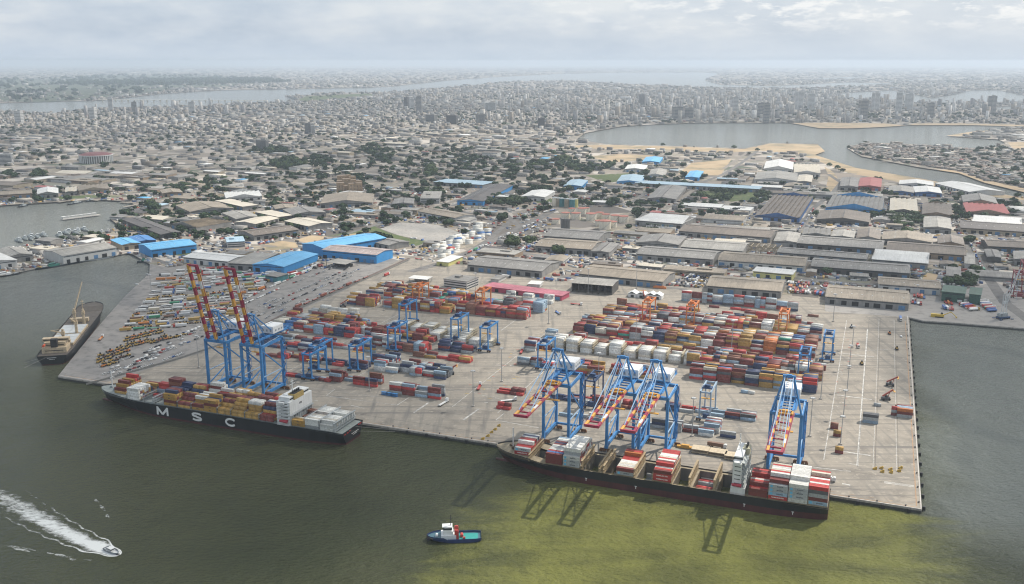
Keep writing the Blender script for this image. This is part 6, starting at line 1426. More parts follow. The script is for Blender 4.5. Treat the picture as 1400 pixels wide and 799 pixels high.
VCOL = {'white': (.68,.68,.66), 'silver': (.42,.43,.44), 'black': (.03,.03,.035), 'red': (.40,.05,.04), 'blue': (.06,.14,.36), 'yellow': (.44,.28,.07), 'green': (.05,.26,.14), 'orange': (.55,.20,.05), 'cream': (.56,.50,.38), 'brown': (.2,.11,.07)}
NVEH = {}; OVER = []
def put_vehicle(kind, p, ang, colour, label, group, sub='box', cabcol='white'):
    NVEH[kind] = NVEH.get(kind, 0) + 1
    if NVEH[kind] > 290: OVER.append((p[0], p[1], ang, {'lorry':16,'trailer':12.2,'car':4.4,'loader':5,'bus':11.5}[kind], {'car':1.75}.get(kind,2.5), {'car':1.5,'lorry':3.6,'trailer':3.2}.get(kind,2.8), VCOL[colour])); return
    if kind == 'lorry':
        r = empty('lorry', p, 0, ang, label, 'lorry', group)
        t = link_mesh('trailer', VM[sub], r); t.location = (-1.2,0,0); t.color = (*VCOL[colour],1)
        c = link_mesh('cab', VM['cab'], r); c.location = (6.4,0,0); c.color = (*VCOL[cabcol],1)
    elif kind == 'trailer':
        t = link_mesh('trailer_chassis', VM[sub]); t.location = (p[0],p[1],0); t.rotation_euler.z = ang; t.color = (*VCOL[colour],1); tag(t, label, 'trailer', group)
    else:
        o = link_mesh(kind, VM[kind]); o.location = (p[0],p[1],0); o.rotation_euler.z = ang; o.color = (*VCOL[colour],1)
        tag(o, label, {'loader':'wheel loader'}.get(kind, kind), group)
def vehicle_row(a, b, kinds, cols, place, group, seed, gap=1.2, side=False, fill=.9, turn=0.0):
    """vehicles parked nose to tail (or side by side) between two photo points"""
    r = random.Random(seed); P, E = P2W(*a), P2W(*b); d = (E-P); n_ = d.length; d.normalize(); ang = math.atan2(d.y, d.x) + (math.pi/2 if side else 0) + turn
    x = 0; k = 0
    while x < n_:
        kind = pick(r, kinds); sub = r.choice(('box','box','flat','flat','tank')); L = {'car':4.5,'lorry':17.5,'trailer':13,'loader':6.5,'bus':12}[kind]
        step = (3.3 if kind != 'car' else 2.6) if side else L+gap
        if r.random() < fill:
            c = pick(r, cols); q = P + d*(x+step/2); k += 1
            nm = {'car':'car','lorry':f'lorry','trailer':f"{ {'box':'box','flat':'flatbed','tank':'tank'}[sub]} trailer",'loader':'wheel loader','bus':'coach'}[kind]
            o_ = ORD[k] if k <= 24 else ORD[k-20] + ' beyond the twentieth'
            put_vehicle(kind, q + Vector((r.uniform(-.5,.5), r.uniform(-.7,.7)))*(2.2 if kind == 'loader' else 1), ang + (r.uniform(-.6,.6) if kind == 'loader' else r.uniform(-.07,.07)) + (math.pi if r.random() < .4 else 0), c, f"{c} {nm} parked {o_} in {place}", group, sub, r.choice(('white','white','red','blue','yellow','black')))
        x += step
def vehicles():
    TC = {'white':6,'cream':2,'silver':2,'yellow':1.2,'green':.7,'blue':.8,'red':.8,'orange':.5,'brown':.6}; CC = {'white':5,'silver':3,'black':2.4,'red':.7,'blue':.6}; YC = {'yellow':5,'orange':1.6,'brown':.6}
    G = 'lorries and trailers on the parking ground'
    for k in range(19):
        y = 386 + k*3.75; x0 = 219 - k*3.1; x1 = 372 - k*4.2
        vehicle_row((x0, y), (x1, y-(x1-x0)*.075), {'lorry':4,'trailer':5,'bus':.8} if k not in (6,12,15,17) else {'loader':3,'car':1,'lorry':.5}, TC if k not in (6,12,15,17) else YC, f"the {ORD[k+1]} trailer row of the parking ground", G, 100+k, fill=.93, gap=.7)
    for k, (a, b) in enumerate((((168,468),(222,455)),((170,473),(226,460)),((172,464),(215,453)),((130,498),(172,481)),((131,494),(172,477)),((138,499),(176,487)),((172,476),(228,463)),((205,470),(250,459)),((134,488),(178,472)),((136,503),(160,496)))):
        vehicle_row(a, b, {'loader':1}, YC, f"the {ORD[k+1]} machine row of the parking ground", 'yellow machines on the parking ground', 130+k, gap=.5, fill=.95)
    for k, (a, b, side) in enumerate((((135,502),(180,489),0),((140,513),(220,487),0),((205,478),(330,432),0),((212,470),(262,452),0),((150,519),(250,484),0),((330,452),(400,418),1),((338,440),(405,408),1),((352,420),(478,372),1),((362,424),(486,376),1),((372,429),(500,379),1),((400,388),(468,362),1),((300,432),(345,412),1),((236,478),(330,438),0),((345,430),(400,402),1),((380,412),(478,366),1),((386,417),(490,369),1),((180,497),(236,477),0),((160,512),(200,499),0),((300,447),(345,427),1),((408,398),(470,371),1),((345,404),(420,372),1),((300,424),(360,398),0),((255,455),(330,425),0),((196,484),(262,460),0),((240,462),(300,440),0),((190,490),(250,470),0),((143,507),(200,489),0),((150,512),(215,490),0),((172,500),(215,487),0),((330,418),(380,396),1),((440,368),(500,352),0),((410,376),(462,360),0))):
        vehicle_row(a, b, {'car':1}, CC, f"the {ORD[k+1] if k < 24 else 'last ' + ORD[k-23]} car row of the parking ground", 'cars on the parking ground', 150+k, fill=.62 if side else .7)
    for k, (a, b) in enumerate((((240,372),(300,368)),((330,385),(420,372)),((345,378),(372,374)),((395,382),(420,372)),((250,379),(290,376)),((262,370),(310,372)),((300,376),(350,371)),((420,368),(470,360)),((226,380),(262,375)),((360,388),(430,366)),((216,378),(330,374)),((212,384),(300,380)),((285,372),(380,378)),((330,392),(408,375)),((352,398),(420,377)),((300,368),(345,368)),((262,384),(340,378)),((395,374),(450,366)),((206,391),(236,388)))):
        vehicle_row(a, b, {'lorry':2,'trailer':2,'loader':1}, {'white':3,'blue':2,'red':2,'green':1,'orange':1}, f"jumble {ORD[k+1]} at the inland end of the parking ground", G, 170+k, fill=.7)
    for k in range(3):
        vehicle_row((1076+k, 388.5+k*5.2), (1105, 390.5+k*5.2), {'lorry':1}, {'white':3,'red':2,'cream':1,'orange':1}, f"lorry rank {CNT[k+1]} by the pale yellow shed", 'lorries ranked behind the back row', 180+k, side=True)
    for k, (a, b) in enumerate((((932,381),(970,385)),((934,377),(972,381)),((929,390),(955,392)))): vehicle_row(a, b, {'lorry':3,'car':1}, {'black':3,'white':1,'silver':1}, f"dark rank {CNT[k+1]} beside the tan shed gable", 'dark lorries ranked by the sheds', 185+k, side=True)
    for k, (a, b) in enumerate((((1113,402),(1129,405)),((1122,393),(1132,394)),((1246,414),(1262,417)),((1248,405),(1264,408)),((1287,414),(1301,416)),((1288,422),(1302,424)),((1312,412),(1322,420)),((1320,418),(1331,425)),((1342,413),(1350,421)),((1347,417),(1357,427)))):
        vehicle_row(a, b, {'trailer':1,'lorry':.5}, {'red':3,'blue':2,'white':2,'orange':1,'green':.6}, f"cluster {CNT[k] if k else 'ten'} on the east quayside", 'trailers on the east quayside', 200+k, side=True, turn=.4)
    for k, (a, b) in enumerate((((655,340),(735,303)),((650,346),(742,306)),((690,356),(740,330)),((700,300),(760,288)),((1345,372),(1325,332)),((1350,380),(1330,340)),((1090,318),(1112,287)),((600,365),(660,338)),((680,374),(745,383)),((640,372),(700,381)))):
        vehicle_row(a, b, {'lorry':3,'car':2,'bus':.4}, {'white':3,'red':1,'blue':1.4,'silver':2,'black':1,'green':.5}, f"traffic line {CNT[k] if k else 'ten'} inland of the terminal", 'traffic on the inland roads', 220+k, gap=5, fill=.75)
    # terminal tractors and single vehicles on the apron
    singles = [('lorry',(606,553),(10,-6),'white','flat','white-cabbed terminal tractor hauling two boxes beside painted arrows'),('lorry',(655,531),(4,-8),'red','flat','red terminal chassis standing on the open yard near the boxes'),('lorry',(713,482),(3,-6),'red','flat','red chassis and tractor parked near the lane end'),('lorry',(1127,657),(10,1.6),'white','box','white lorry passing behind the last containers of the open-hold ship'),
               ('lorry',(935,650),(10,1.6),'white','box','white lorry stopped under the close pair of cranes'),('lorry',(763,429),(6,4),'blue','flat','blue chassis standing before the back stacks'),('lorry',(695,549),(10,-1),'white','flat','long white flatbed amid the open yard'),('lorry',(529,377),(6,-3),'red','box','single red lorry on the pale road by the gate'),('lorry',(788,417),(10,1),'red','flat','red flatbed before the open workshop'),
               ('loader',(1164,448),(1,3),'white',0,'white machine far up the east quay'),('loader',(1216,457),(1,3),'orange',0,'orange machine near the east fenders'),('loader',(1226,478),(1,3),'yellow',0,'yellow machine on the east quay strip'),('loader',(1178,498),(1,3),'yellow',0,'yellow machine in the middle of the east quay'),('lorry',(1231,438),(1,4),'blue','box','blue lorry at the top of the east quay'),('car',(1232,461),(1,1),'white',0,'white pickup near the east fenders'),('lorry',(1173,474),(1,4),'red','flat','red tractor in the middle lanes of the east quay'),
               ('lorry',(980,612),(10,1.6),'brown','box','brown lorry under the grey-blue yard crane'),('lorry',(573,355),(8,1),'red','flat','red flatbed near the yellow-walled building'),('car',(124,440),(1,1),'blue',0,'blue car alone on the slanted quay'),('lorry',(138,464),(5,-5),'orange','flat','long cream and orange lorry along the slanted quay')]
    for kind, p, d, c, sub, lb in singles:
        a, b = P2W(*p), P2W(p[0]+d[0], p[1]+d[1]); w = b-a; put_vehicle(kind, a, math.atan2(w.y, w.x), c, lb, None, sub or 'box', 'white')
    # reach stackers
    rs = None
    for u, v, lb, col in ((470,420,'dark reach stacker holding a brown box at the end of the back block','black'),(1212,547,'dark reach stacker by the pile near the east fenders','black'),(1218,528,'red reach stacker lifting a box on the east quay','red'),(880,408,'red reach stacker beside the open workshop','red'),(617,512,'dark yard machine beside the pale boxes','black')):
        if rs is None:
            rs = empty('reach_stacker', (0,0)); m = MB(); m.box(-1,0,1.1,7.2,3.4,1.7); m.build('body', PAINT, rs).color = (.08,.08,.085,1)
            m = MB(); m.box(-.6,.2,2.8,2,1.7,1.8); m.build('cab', GLASS, rs); m = MB(); m.beam((-4,0,3.6),(5.2,0,9.5),1.1,1.2); m.beam((1,0,2.6),(2.2,0,7),.5); m.build('boom', PAINT, rs).color = (.3,.06,.04,1)
            m = MB(); m.box(5.4,0,8.1,1.4,7,.6); m.build('spreader', CYEL, rs); m = MB()
            for x in (-3.4,2):
                for y in (-1.6,1.6): m.tube((x,y-.5,.9),(x,y+.5,.9),.9,.9,10)
            m.build('wheel', TYRE, rs); r_ = rs
        else: r_ = copy_tree(rs)
        p = P2W(u, v); r_.location = (p.x, p.y, 0); r_.rotation_euler.z = QANG + (u % 7)*.4; tag(r_, lb, 'reach stacker')
vehicles()
if OVER:
    n = len(OVER); A = lambda i: np.array([v[i] for v in OVER], float); pc = np.array([v[6] for v in OVER])
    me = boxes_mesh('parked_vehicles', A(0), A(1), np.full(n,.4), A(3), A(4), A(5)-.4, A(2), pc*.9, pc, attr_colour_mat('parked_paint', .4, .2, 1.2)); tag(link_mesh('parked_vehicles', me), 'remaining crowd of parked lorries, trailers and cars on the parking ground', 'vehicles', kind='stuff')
def plant():
    def build(n, mat, fn, par): m = MB(); fn(m); return m.build(n, mat, par)
    # harbour mobile crane on the east quayside
    p = P2W(1371, 436); root = empty('mobile_crane', p, 0, .3, 'harbour mobile crane with pale upright tower and steep jib on the east quayside', 'mobile crane')
    build('chassis', DKBLUE, lambda m: (m.box(0,0,1.2,15,6.5,1.8), [m.box(x,y,.3,3,2.2,.5) for x in (-8,8) for y in (-5.5,5.5)]), root); build('wheel', TYRE, lambda m: [m.tube((x,y-.5,.8),(x,y+.5,.8),.8,.8,8) for x in np.arange(-6,7,2.4) for y in (-3,3)], root)
    build('turntable', STEELG, lambda m: (m.box(-1,0,3,10,5,4), m.box(-5,0,3.4,4,5,3)), root); build('tower', M('crane_pale', (.55,.57,.57), .5, .1, .4), lambda m: [m.beam((x,y,7),(x*.7,y*.7,30),.6) for x in (-1.8,1.8) for y in (-1.8,1.8)] + [m.beam((-1.6,-1.6,z),(1.6,1.6,z+3),.35) for z in np.arange(7,28,3)] + [m.box(0,0,18,3,3,3)], root)
    build('jib', M('crane_pale'), lambda m: [m.beam((1,y,16),(16,y*.3,58),.5) for y in (-1.6,1.6)] + [m.beam((1+15*t,-1.6+t,16+42*t),(1+15*t,1.6-t,16+42*t),.3) for t in np.linspace(.1,.95,9)], root); build('rope', STAY, lambda m: (m.beam((0,0,30),(15.5,0,57),.16), m.beam((16,0,58),(16,0,20),.14)), root)
    # yellow dredging machine at the east basin edge
    p = P2W(1284, 434); root = empty('dredging_machine', p, 0, QANG, 'yellow long-armed digging machine at the edge of the east basin', 'excavator'); 
    build('body', M('machine_yellow', (.55,.38,.05), .5, .15, 1), lambda m: (m.box(0,0,1.2,10,4,2.6), m.box(-6,1,0,6,5,3.5)), root); build('track', TYRE, lambda m: [m.box(0,y,0,9,1,1.2) for y in (-1.8,1.8)], root); build('cab', GLASS, lambda m: m.box(2.5,1,3.8,2.4,2,2), root); build('arm', M('machine_yellow'), lambda m: (m.beam((4,0,3),(12,0,7.5),.9), m.beam((12,0,7.5),(18,-1,2.4),.7), m.box(18,-1,1.2,1.6,1.8,1.4)), root)
    # maroon gantry cut by the picture edge
    r = yard_crane(MAROON, 26, 30, 12); p = P2W(1392, 408); r.location = (p.x, p.y, 0); tag(r, 'maroon gantry crane at the picture edge above dark boxes', 'yard crane', 'rubber-tyred yard cranes over the stacks')
    r = copy_tree(r); p = P2W(1402, 392); r.location = (p.x, p.y, 0); tag(r, 'maroon gantry crane at the picture edge, one behind the other', 'yard crane', 'rubber-tyred yard cranes over the stacks')
    # stored orange crane beams and white fan-shaped tents by the workshop
    for k, (u, v) in enumerate(((856,387.5),(873,390),(890,392),(902,394.5))):
        m = MB(); m.box(0,0,.3,17,3,2.2); m.box(0,0,2.5,12,1.6,1.0); o = m.build('crane_beam', ORANGE); p = P2W(u, v); o.location = (p.x,p.y,0); o.rotation_euler.z = QANG; tag(o, f"orange steel crane beam lying behind the workshop yard, {ORD[k+1]} from the workshop", 'steel beam', 'orange beams by the workshop')
    for k, (u, v) in enumerate(((866,405),(878,406),(891,407),(900,408))):
        p = P2W(u, v); root = empty('tent', p, 0, QANG, f"white gabled tent in the yard beside the workshop, {ORD[k+1]} from it", 'tent', 'white tents by the workshop'); w = 11
        build('wall', SHIPW, lambda m: m.box(0,0,0,w,13,4.5), root); build('roof', SHIPW, lambda m: (m.face([(-w/2-.3,-7,4.5),(0,-7,7.5),(0,7,7.5),(-w/2-.3,7,4.5)][::-1]), m.face([(w/2+.3,-7,4.5),(w/2+.3,7,4.5),(0,7,7.5),(0,-7,7.5)][::-1])), root); build('door', DOORM, lambda m: m.box(0,-6.55,0,4,.14,3.2), root)
    # hatch covers set down on the quay under the cranes
    for k, (u, v) in enumerate(((958,618),(982,622),(1003,627))):
        p = P2W(u, v); root = empty('hatch_cover', p, 0, QANG, f"tan hatch cover stack set down on the berth, {ORD[k+1]} from the close cranes", 'hatch cover', 'hatch covers on the berth')
        for z in (0, 2.4): build('panel', M('hatch_tan', (.52,.43,.30), .8, .2, .4), lambda m: (m.box(0,0,z+.5,13,9,.5), [m.box(x,0,z,.5,8.6,.5) for x in (-5.5,0,5.5)]), root)
    p = P2W(937, 613); root = empty('spreader_frame', p, 0, QANG, 'yellow lifting spreader parked under the close pair of cranes', 'spreader'); build('frame', CYEL, lambda m: (m.box(0,0,.4,13,3,1.4), m.box(0,0,1.8,6,2.4,1.2)), root)
    for k, (u, v) in enumerate(((540,575.5-32),)):
        pass
    # blue folded lashing cages by the red stacks
    for k in range(3):
        p = P2W(526+k*6.6, 540+k*1.1); m = MB()
        for z in (.2,1.4,2.6): m.box(0,0,z,6.4,2.2,.25)
        for x in (-3,-1,1,3):
            for y in (-1,1): m.beam((x,y,0),(x,y,2.9),.2)
        m.beam((-3,-1,.2),(3,-1,2.6),.2); o = m.build('lashing_cage', BLUE); o.location = (p.x,p.y,0); o.rotation_euler.z = QANG; tag(o, f"blue steel lashing cage on the quay beside red stacks, {ORD[k+1]} of three", 'lashing cage', 'blue cages on the quay')
    # railing fence and track between the parking ground and the terminal
    pts = PX([(118,527),(240,493),(330,463),(400,427),(470,396),(520,374),(560,356)]); m = MB(); 
    for a, b in zip(pts, pts[1:]):
        n = int((b-a).length/6); m.beam((*a,2.0),(*b,2.0),.12,.12); m.beam((*a,1.0),(*b,1.0),.1,1.6)
        for i in range(n): q = a+(b-a)*i/n; m.beam((*q,0),(*q,2.2),.2)
    tag(m.build('boundary_fence', M('fence_grey', (.20,.20,.19), .8, .2, 1)), 'long grey boundary fence between the parking ground and the container yard', 'fence')
    strip('rail_track', PX([(330,460),(400,424),(470,393),(520,371),(560,353)]), 5, .09, M('ballast', (.13,.10,.085), .95, .3, .3))
    for k in range(9):
        a = P2W(408+k*11.5, 420.5-k*5.0); b = P2W(408+k*11.5+10, 420.5-k*5-4.4); d = b-a; o = link_mesh('rail_wagon', VM['flat' if k % 3 else 'box']); o.location = (a.x,a.y,.2); o.rotation_euler.z = math.atan2(d.y,d.x); o.color = (.26,.08,.05,1); tag(o, f"rusty red rail wagon on the track beside the yard, {ORD[k+1]} from the raised cranes", 'rail wagon', 'rail wagons')
    # white stacked boxes yard inland
    r = random.Random(77)
plant()

# ------------------------------------------------------------------ town: building fields
LANDP = [(p.x, p.y) for p in LAND]
def inside_any(X, Y, polys):
    o = np.zeros(X.shape, bool)
    for p in polys: o |= pip(X, Y, [(q[0], q[1]) for q in p])
    return o
GRID, GX0, GY0, GNX, GNY = 6.0, -2600.0, 500.0, 900, 900
OCC = np.zeros((GNY, GNX), bool)
gy, gx = np.mgrid[0:GNY, 0:GNX]; GXC = GX0 + (gx+.5)*GRID; GYC = GY0 + (gy+.5)*GRID
def occupy(poly, pad=0):
    P = np.array([(q[0], q[1]) for q in poly]); c = P.mean(0)
    if pad: d = P-c; P = c + d*(1 + pad/np.maximum(np.linalg.norm(d, axis=1, keepdims=True), 1))
    x0, y0 = P.min(0); x1, y1 = P.max(0); i0, i1 = int((x0-GX0)/GRID)-1, int((x1-GX0)/GRID)+2; j0, j1 = int((y0-GY0)/GRID)-1, int((y1-GY0)/GRID)+2
    i0, i1, j0, j1 = max(0,i0), min(GNX,i1), max(0,j0), min(GNY,j1)
    if i0 >= i1 or j0 >= j1: return
    OCC[j0:j1, i0:i1] |= pip(GXC[j0:j1, i0:i1], GYC[j0:j1, i0:i1], P)
def occ_at(X, Y):
    i = ((X-GX0)/GRID).astype(int); j = ((Y-GY0)/GRID).astype(int); ok = (i >= 0) & (i < GNX) & (j >= 0) & (j < GNY)
    o = np.zeros(X.shape, bool); o[ok] = OCC[j[ok], i[ok]]; return o
TANKS = PX([(755,282),(865,284),(868,318),(755,318)]); WHITEYARD = PX([(600,352),(640,318),(665,312),(660,330),(625,352)]); PARK = ZONES[1][1][1]
for p in FOOT: occupy(p, 5)
for p in WATERS + [APRON, YARD, QUAYSIDE, LOT, TANKS, WHITEYARD] + ZONES[0][1] + ZONES[1][1]: occupy(p)
for pts, w in ROADS:
    P = PX(pts)
    for a, b in zip(P, P[1:]):
        d = (b-a).normalized(); n = Vector((-d.y, d.x))*(w/2+3); occupy([a-n, b-n, b+n, a+n])
def streets():
    """grid of town streets, broken wherever water, sheds or yards stand in the way"""
    r = random.Random(12); segs = []
    T0, T1 = 560, 5600; s = -2700
    while s < 3300:
        a = r.uniform(-.03,.03); t = T0 + r.choice((0,0,500,900)); w = r.choice((9,11,14))
        while t < T1: segs.append((Q(s+a*(t-T0), t), Q(s+a*(t+60-T0), t+60), w)); t += 60
        s += r.uniform(150, 290)
    t = 640
    while t < T1:
        s = -2900; w = r.choice((8,10,13)); a = r.uniform(-.03,.03)
        while s < 3300: segs.append((Q(s, t+a*s), Q(s+60, t+a*(s+60)), w)); s += 60
        t += r.uniform(130, 260)*(1+t/9000)
    mid = np.array([((a.x+b.x)/2, (a.y+b.y)/2) for a, b, w in segs]); ok = pip(mid[:,0], mid[:,1], [(q.x,q.y) for q in LAND]) & ~occ_at(mid[:,0], mid[:,1]) & (mid[:,1] < 5600); mb = MB(); n_ = 0
    for (a, b, w), k in zip(segs, ok):
        if not k: continue
        d = (b-a).normalized(); n = Vector((-d.y, d.x))*w/2; z = .12 + .0004*(n_ % 97) ; n_ += 1; q = [a-n, b-n, b+n, a+n]; mb.face([(*x, z) for x in q]); occupy([a-n*1.3, b-n*1.3, b+n*1.3, a+n*1.3])
    tag(mb.build('street', ground_mat('street_dust', [(.24,.215,.185),(.19,.175,.155),(.30,.26,.21)], [.01, .08])), kind='structure')
streets()
GROVES = [ # u, v, half width px, half depth px, count, size
 (368,207,26,4,46,15),(395,226,26,7,54,16),(440,222,14,6,22,14),(508,207,22,8,40,16),(480,232,16,4,16,12),(530,218,8,5,10,15),(300,250,22,5,22,12),(255,259,22,3,18,12),(228,262,8,2,6,12),(205,259,6,2,4,12),(52,240,12,4,14,14),(16,242,12,4,12,14),(420,243,30,5,22,11),(350,247,14,4,10,11),
 (620,205,26,5,20,12),(590,238,7,4,9,18),(560,226,10,4,8,13),(600,265,10,4,7,13),(583,264,7,4,6,14),(700,232,10,5,12,16),(735,228,14,6,20,15),(770,226,18,8,30,16),(800,232,18,6,22,15),(825,228,14,4,12,14),(700,278,18,4,18,14),(670,277,8,3,7,14),(745,272,8,3,6,13),(648,232,10,4,8,13),
 (1000,262,34,5,40,10),(985,272,20,3,16,11),(1040,268,8,4,8,11),(960,270,8,3,6,11),(900,284,6,4,5,14),(868,281,10,3,8,12),(900,245,10,3,5,11),(1240,302,22,8,40,13),(1225,294,10,3,8,12),(1195,297,6,3,5,12),(1320,387,12,6,26,10),(1310,383,8,4,12,10),(1333,375,5,6,10,10),(1298,372,6,4,8,9),(1300,388,14,3,14,9),
 (845,184,22,2,14,12),(800,165,26,4,22,14),(720,168,22,4,18,13),(640,162,26,4,18,13),(580,182,20,3,12,12),(430,165,30,4,18,12),(480,164,20,4,14,12),(90,166,26,3,20,14),(30,156,26,3,20,14),(140,170,20,3,12,13),(30,180,40,5,34,14),(1110,158,20,3,16,16),(1190,160,14,3,12,16),(1310,160,26,4,26,16),(1370,158,26,4,26,16),(1245,158,20,3,14,16),(1300,198,12,2,8,10),(1370,203,14,2,10,10),(985,190,10,2,4,9),
 (683,301,2,2,2,20),(700,335,5,3,5,14),(722,334,4,3,4,13),(765,347,3,2,2,14),(770,344,3,2,2,14),(838,281,3,3,3,16),(1131,375,2,1,1,10),(1240,322,3,2,2,13),(1322,331,4,3,4,12),(1268,327,2,3,2,14),(1360,314,30,3,8,10),(1380,318,20,2,6,10),(1155,355,6,1,4,6),(1100,349,12,1,6,6),(1230,345,10,2,5,8),(240,285,4,3,4,14),(210,288,5,3,5,14),(205,283,8,3,6,12),(265,312,2,3,3,12),(310,303,3,2,3,10),(400,312,8,2,6,9),(860,312,3,1,2,9),(893,316,18,3,16,6)]
def town():
    R_ = np.random.default_rng(5)
    def field(y0, y1, spacing, jitter=.42):
        ys = np.arange(y0, y1, spacing); X, Y = [], []
        for y in ys:
            half = y*.56 + 120; x = np.arange(-half, half, spacing); X.append(x); Y.append(np.full(x.shape, y))
        X = np.concatenate(X); Y = np.concatenate(Y); n = len(X)
        return X + R_.uniform(-jitter, jitter, n)*spacing, Y + R_.uniform(-jitter, jitter, n)*spacing
    bx, by, sw, sd, sh, an = [], [], [], [], [], []
    def district(X, Y): 
        k = np.sin(X/410.0+1.3)*np.cos(Y/530.0+.4) + .6*np.sin((X+Y)/700.0); return k
    bands = [(760,1750,44,(34,84),(6,8),.84),(1750,2600,44,(26,76),(5,9),.78),(2600,3900,38,(16,52),(5,12),.72),(3900,6500,37,(14,36),(6,18),.82),(6500,9500,52,(18,42),(7,26),.8),(9500,15500,95,(24,70),(8,24),.62),(15500,24000,190,(40,120),(8,22),.5),(24000,42000,420,(120,320),(8,26),.6)]
    wood = ZONES[2][1]
    for y0, y1, spc, wr, hr, fill in bands:
        X, Y = field(y0, y1, spc); n = len(X)
        dns = .5 + .5*np.sin(X/620.0+.7)*np.cos(Y/510.0+1.1) + .25*np.sin(X/170.0)*np.sin(Y/210.0)   # thick and thin districts
        keep = (R_.random(n) < fill*np.where(Y > 1900, np.clip(.55+.6*dns, .3, 1.1), 1.0)) & pip(X, Y, LANDP) & ~occ_at(X, Y)
        for w in WATERS + ZONES[0][1] + ZONES[1][1]: keep &= ~pip(X, Y, [(q[0], q[1]) for q in w])
        wd = inside_any(X, Y, wood); keep &= ~(wd & (R_.random(n) < .86))
        keep &= ~(inside_any(X, Y, [APRON, YARD, QUAYSIDE]))
        X, Y = X[keep], Y[keep]; n = len(X); dk = district(X, Y)
        w = R_.uniform(*wr, n); d = w*R_.uniform(.38, .8, n); big = R_.random(n) < (.12 if y1 <= 3900 else .05); w = np.where(big, w*1.6, w); 
        sc_ = np.where((Y > 1900) & (Y < 9500), .75+.55*np.sin(X/350.0+2.0)*np.sin(Y/460.0)+.15*R_.random(n), 1.0); sc_ = np.clip(sc_, .6, 1.5); w = w*sc_; d = d*sc_
        h = hr[0] + (hr[1]-hr[0])*R_.random(n)**2.6
        px = 700 + FPX*X/(Y*CP); 
        inner = (Y > 4300) & (Y < 9000) & ((px > 640) | ((px > 60) & (px < 330) & (Y > 4800) & (Y < 6500)))
        tall = inner & (R_.random(n) < np.where(px > 860, .10, .035)); h = np.where(tall, R_.uniform(20, 60, n), h); w = np.where(tall, np.minimum(w, 22), w); d = np.where(tall, np.minimum(d, 20), d)
        a = QANG + np.where(Y < 3000, 0.0, np.where(dk > .45, .35, np.where(dk < -.55, -.5, 0.0))) + np.where(R_.random(n) < np.where(Y < 2600, .2, .45), math.pi/2, 0) + R_.normal(0, .03, n)
        if y1 <= 3900:                               # keep clear of sheds, streets and water at the corners too
            c_, s_ = np.cos(a), np.sin(a); good = np.ones(n, bool)
            for fx, fy in ((-.5,-.5),(.5,-.5),(.5,.5),(-.5,.5),(0,-.5),(0,.5),(.5,0),(-.5,0)):
                qx = X + fx*w*c_ - fy*d*s_; qy = Y + fx*w*s_ + fy*d*c_; good &= ~occ_at(qx, qy) & pip(qx, qy, LANDP)
            small = ~good; w = np.where(small, w*.42, w); d = np.where(small, d*.5, d)
            for fx, fy in ((-.5,-.5),(.5,-.5),(.5,.5),(-.5,.5)):
                qx = X + fx*w*c_ - fy*d*s_; qy = Y + fx*w*s_ + fy*d*c_; good &= True; small &= ~(occ_at(qx, qy) | ~pip(qx, qy, LANDP))
            kk = good | small; X, Y, w, d, h, a = X[kk], Y[kk], w[kk], d[kk], h[kk], a[kk]
        bx.append(X); by.append(Y); sw.append(w); sd.append(d); sh.append(h); an.append(a)
    X, Y, w, d, h, a = (np.concatenate(v) for v in (bx, by, sw, sd, sh, an)); n = len(X)
    # the stilt settlement across the channel: tiny grey roofs
    roofs = np.array([ROOFC[c] for c in ('grey','pale','tan','brown','dark','white','cream','blue','light blue','red')]); pr = np.array([.22,.17,.22,.14,.06,.06,.085,.012,.018,.015]); 
    ri = R_.choice(len(roofs), n, p=pr/pr.sum()); ri = np.where((Y < 1800) & (ri >= 7), 0, ri); top = roofs[ri]*R_.uniform(.6, 1.22, (n,1))
    walls = np.array([(.28,.265,.245),(.34,.32,.285),(.25,.215,.175),(.42,.41,.39),(.20,.195,.19)]); side = walls[R_.integers(0, len(walls), n)]*R_.uniform(.85, 1.25, (n,1))*np.where(h > 19, 1.2, .82)[:,None]
    keep = np.ones(n, bool)
    # the largest in view become single buildings
    size = w*np.minimum(d*.3+h, 30)/(X**2+Y**2); u = 700 + FPX*X/(Y*CP + 60); inview = (u > 5) & (u < 1395)
    order = np.argsort(-np.where(inview, size, 0))[:170]
    near_names = [((-9e9,260),'the naval basin'),((260,420),'the sunlit tan works'),((420,560),'the stepped apartments'),((560,680),'the banded offices'),((680,800),'the fuel tanks'),((800,960),'the long grey sheds'),((960,1120),'the lined lane'),((1120,1260),'the ribbed factory'),((1260,9e9),'the eastern street')]
    cnt = {}
    for i in order:
        keep[i] = False; z = 0
        k = next(nm for (lo, hi), nm in near_names if lo <= u[i] < hi); col = ('grey','pale','tan','brown','dark','white','cream','blue','light blue','red')[ri[i]]
        cnt[(k, col)] = cnt.get((k, col), 0) + 1
        hgt = float(h[i]); row = cnt[(k,col)]
        root = empty('low_building', (X[i], Y[i]), 0, float(a[i]), f"{col}-roofed low building near {k}, {ORD[row] if row < 25 else 'last'} largest of that colour there", 'building', 'low buildings inland of the terminal')
        ww, dd = float(w[i])/2, float(d[i])/2; m = MB(); m.box(0,0,0,2*ww,2*dd,hgt); m.build('wall', WALLC[('grey','white','tan','brown','grey')[int(i) % 5]], root)
        m = MB(); rs = min(ww,dd)*.12
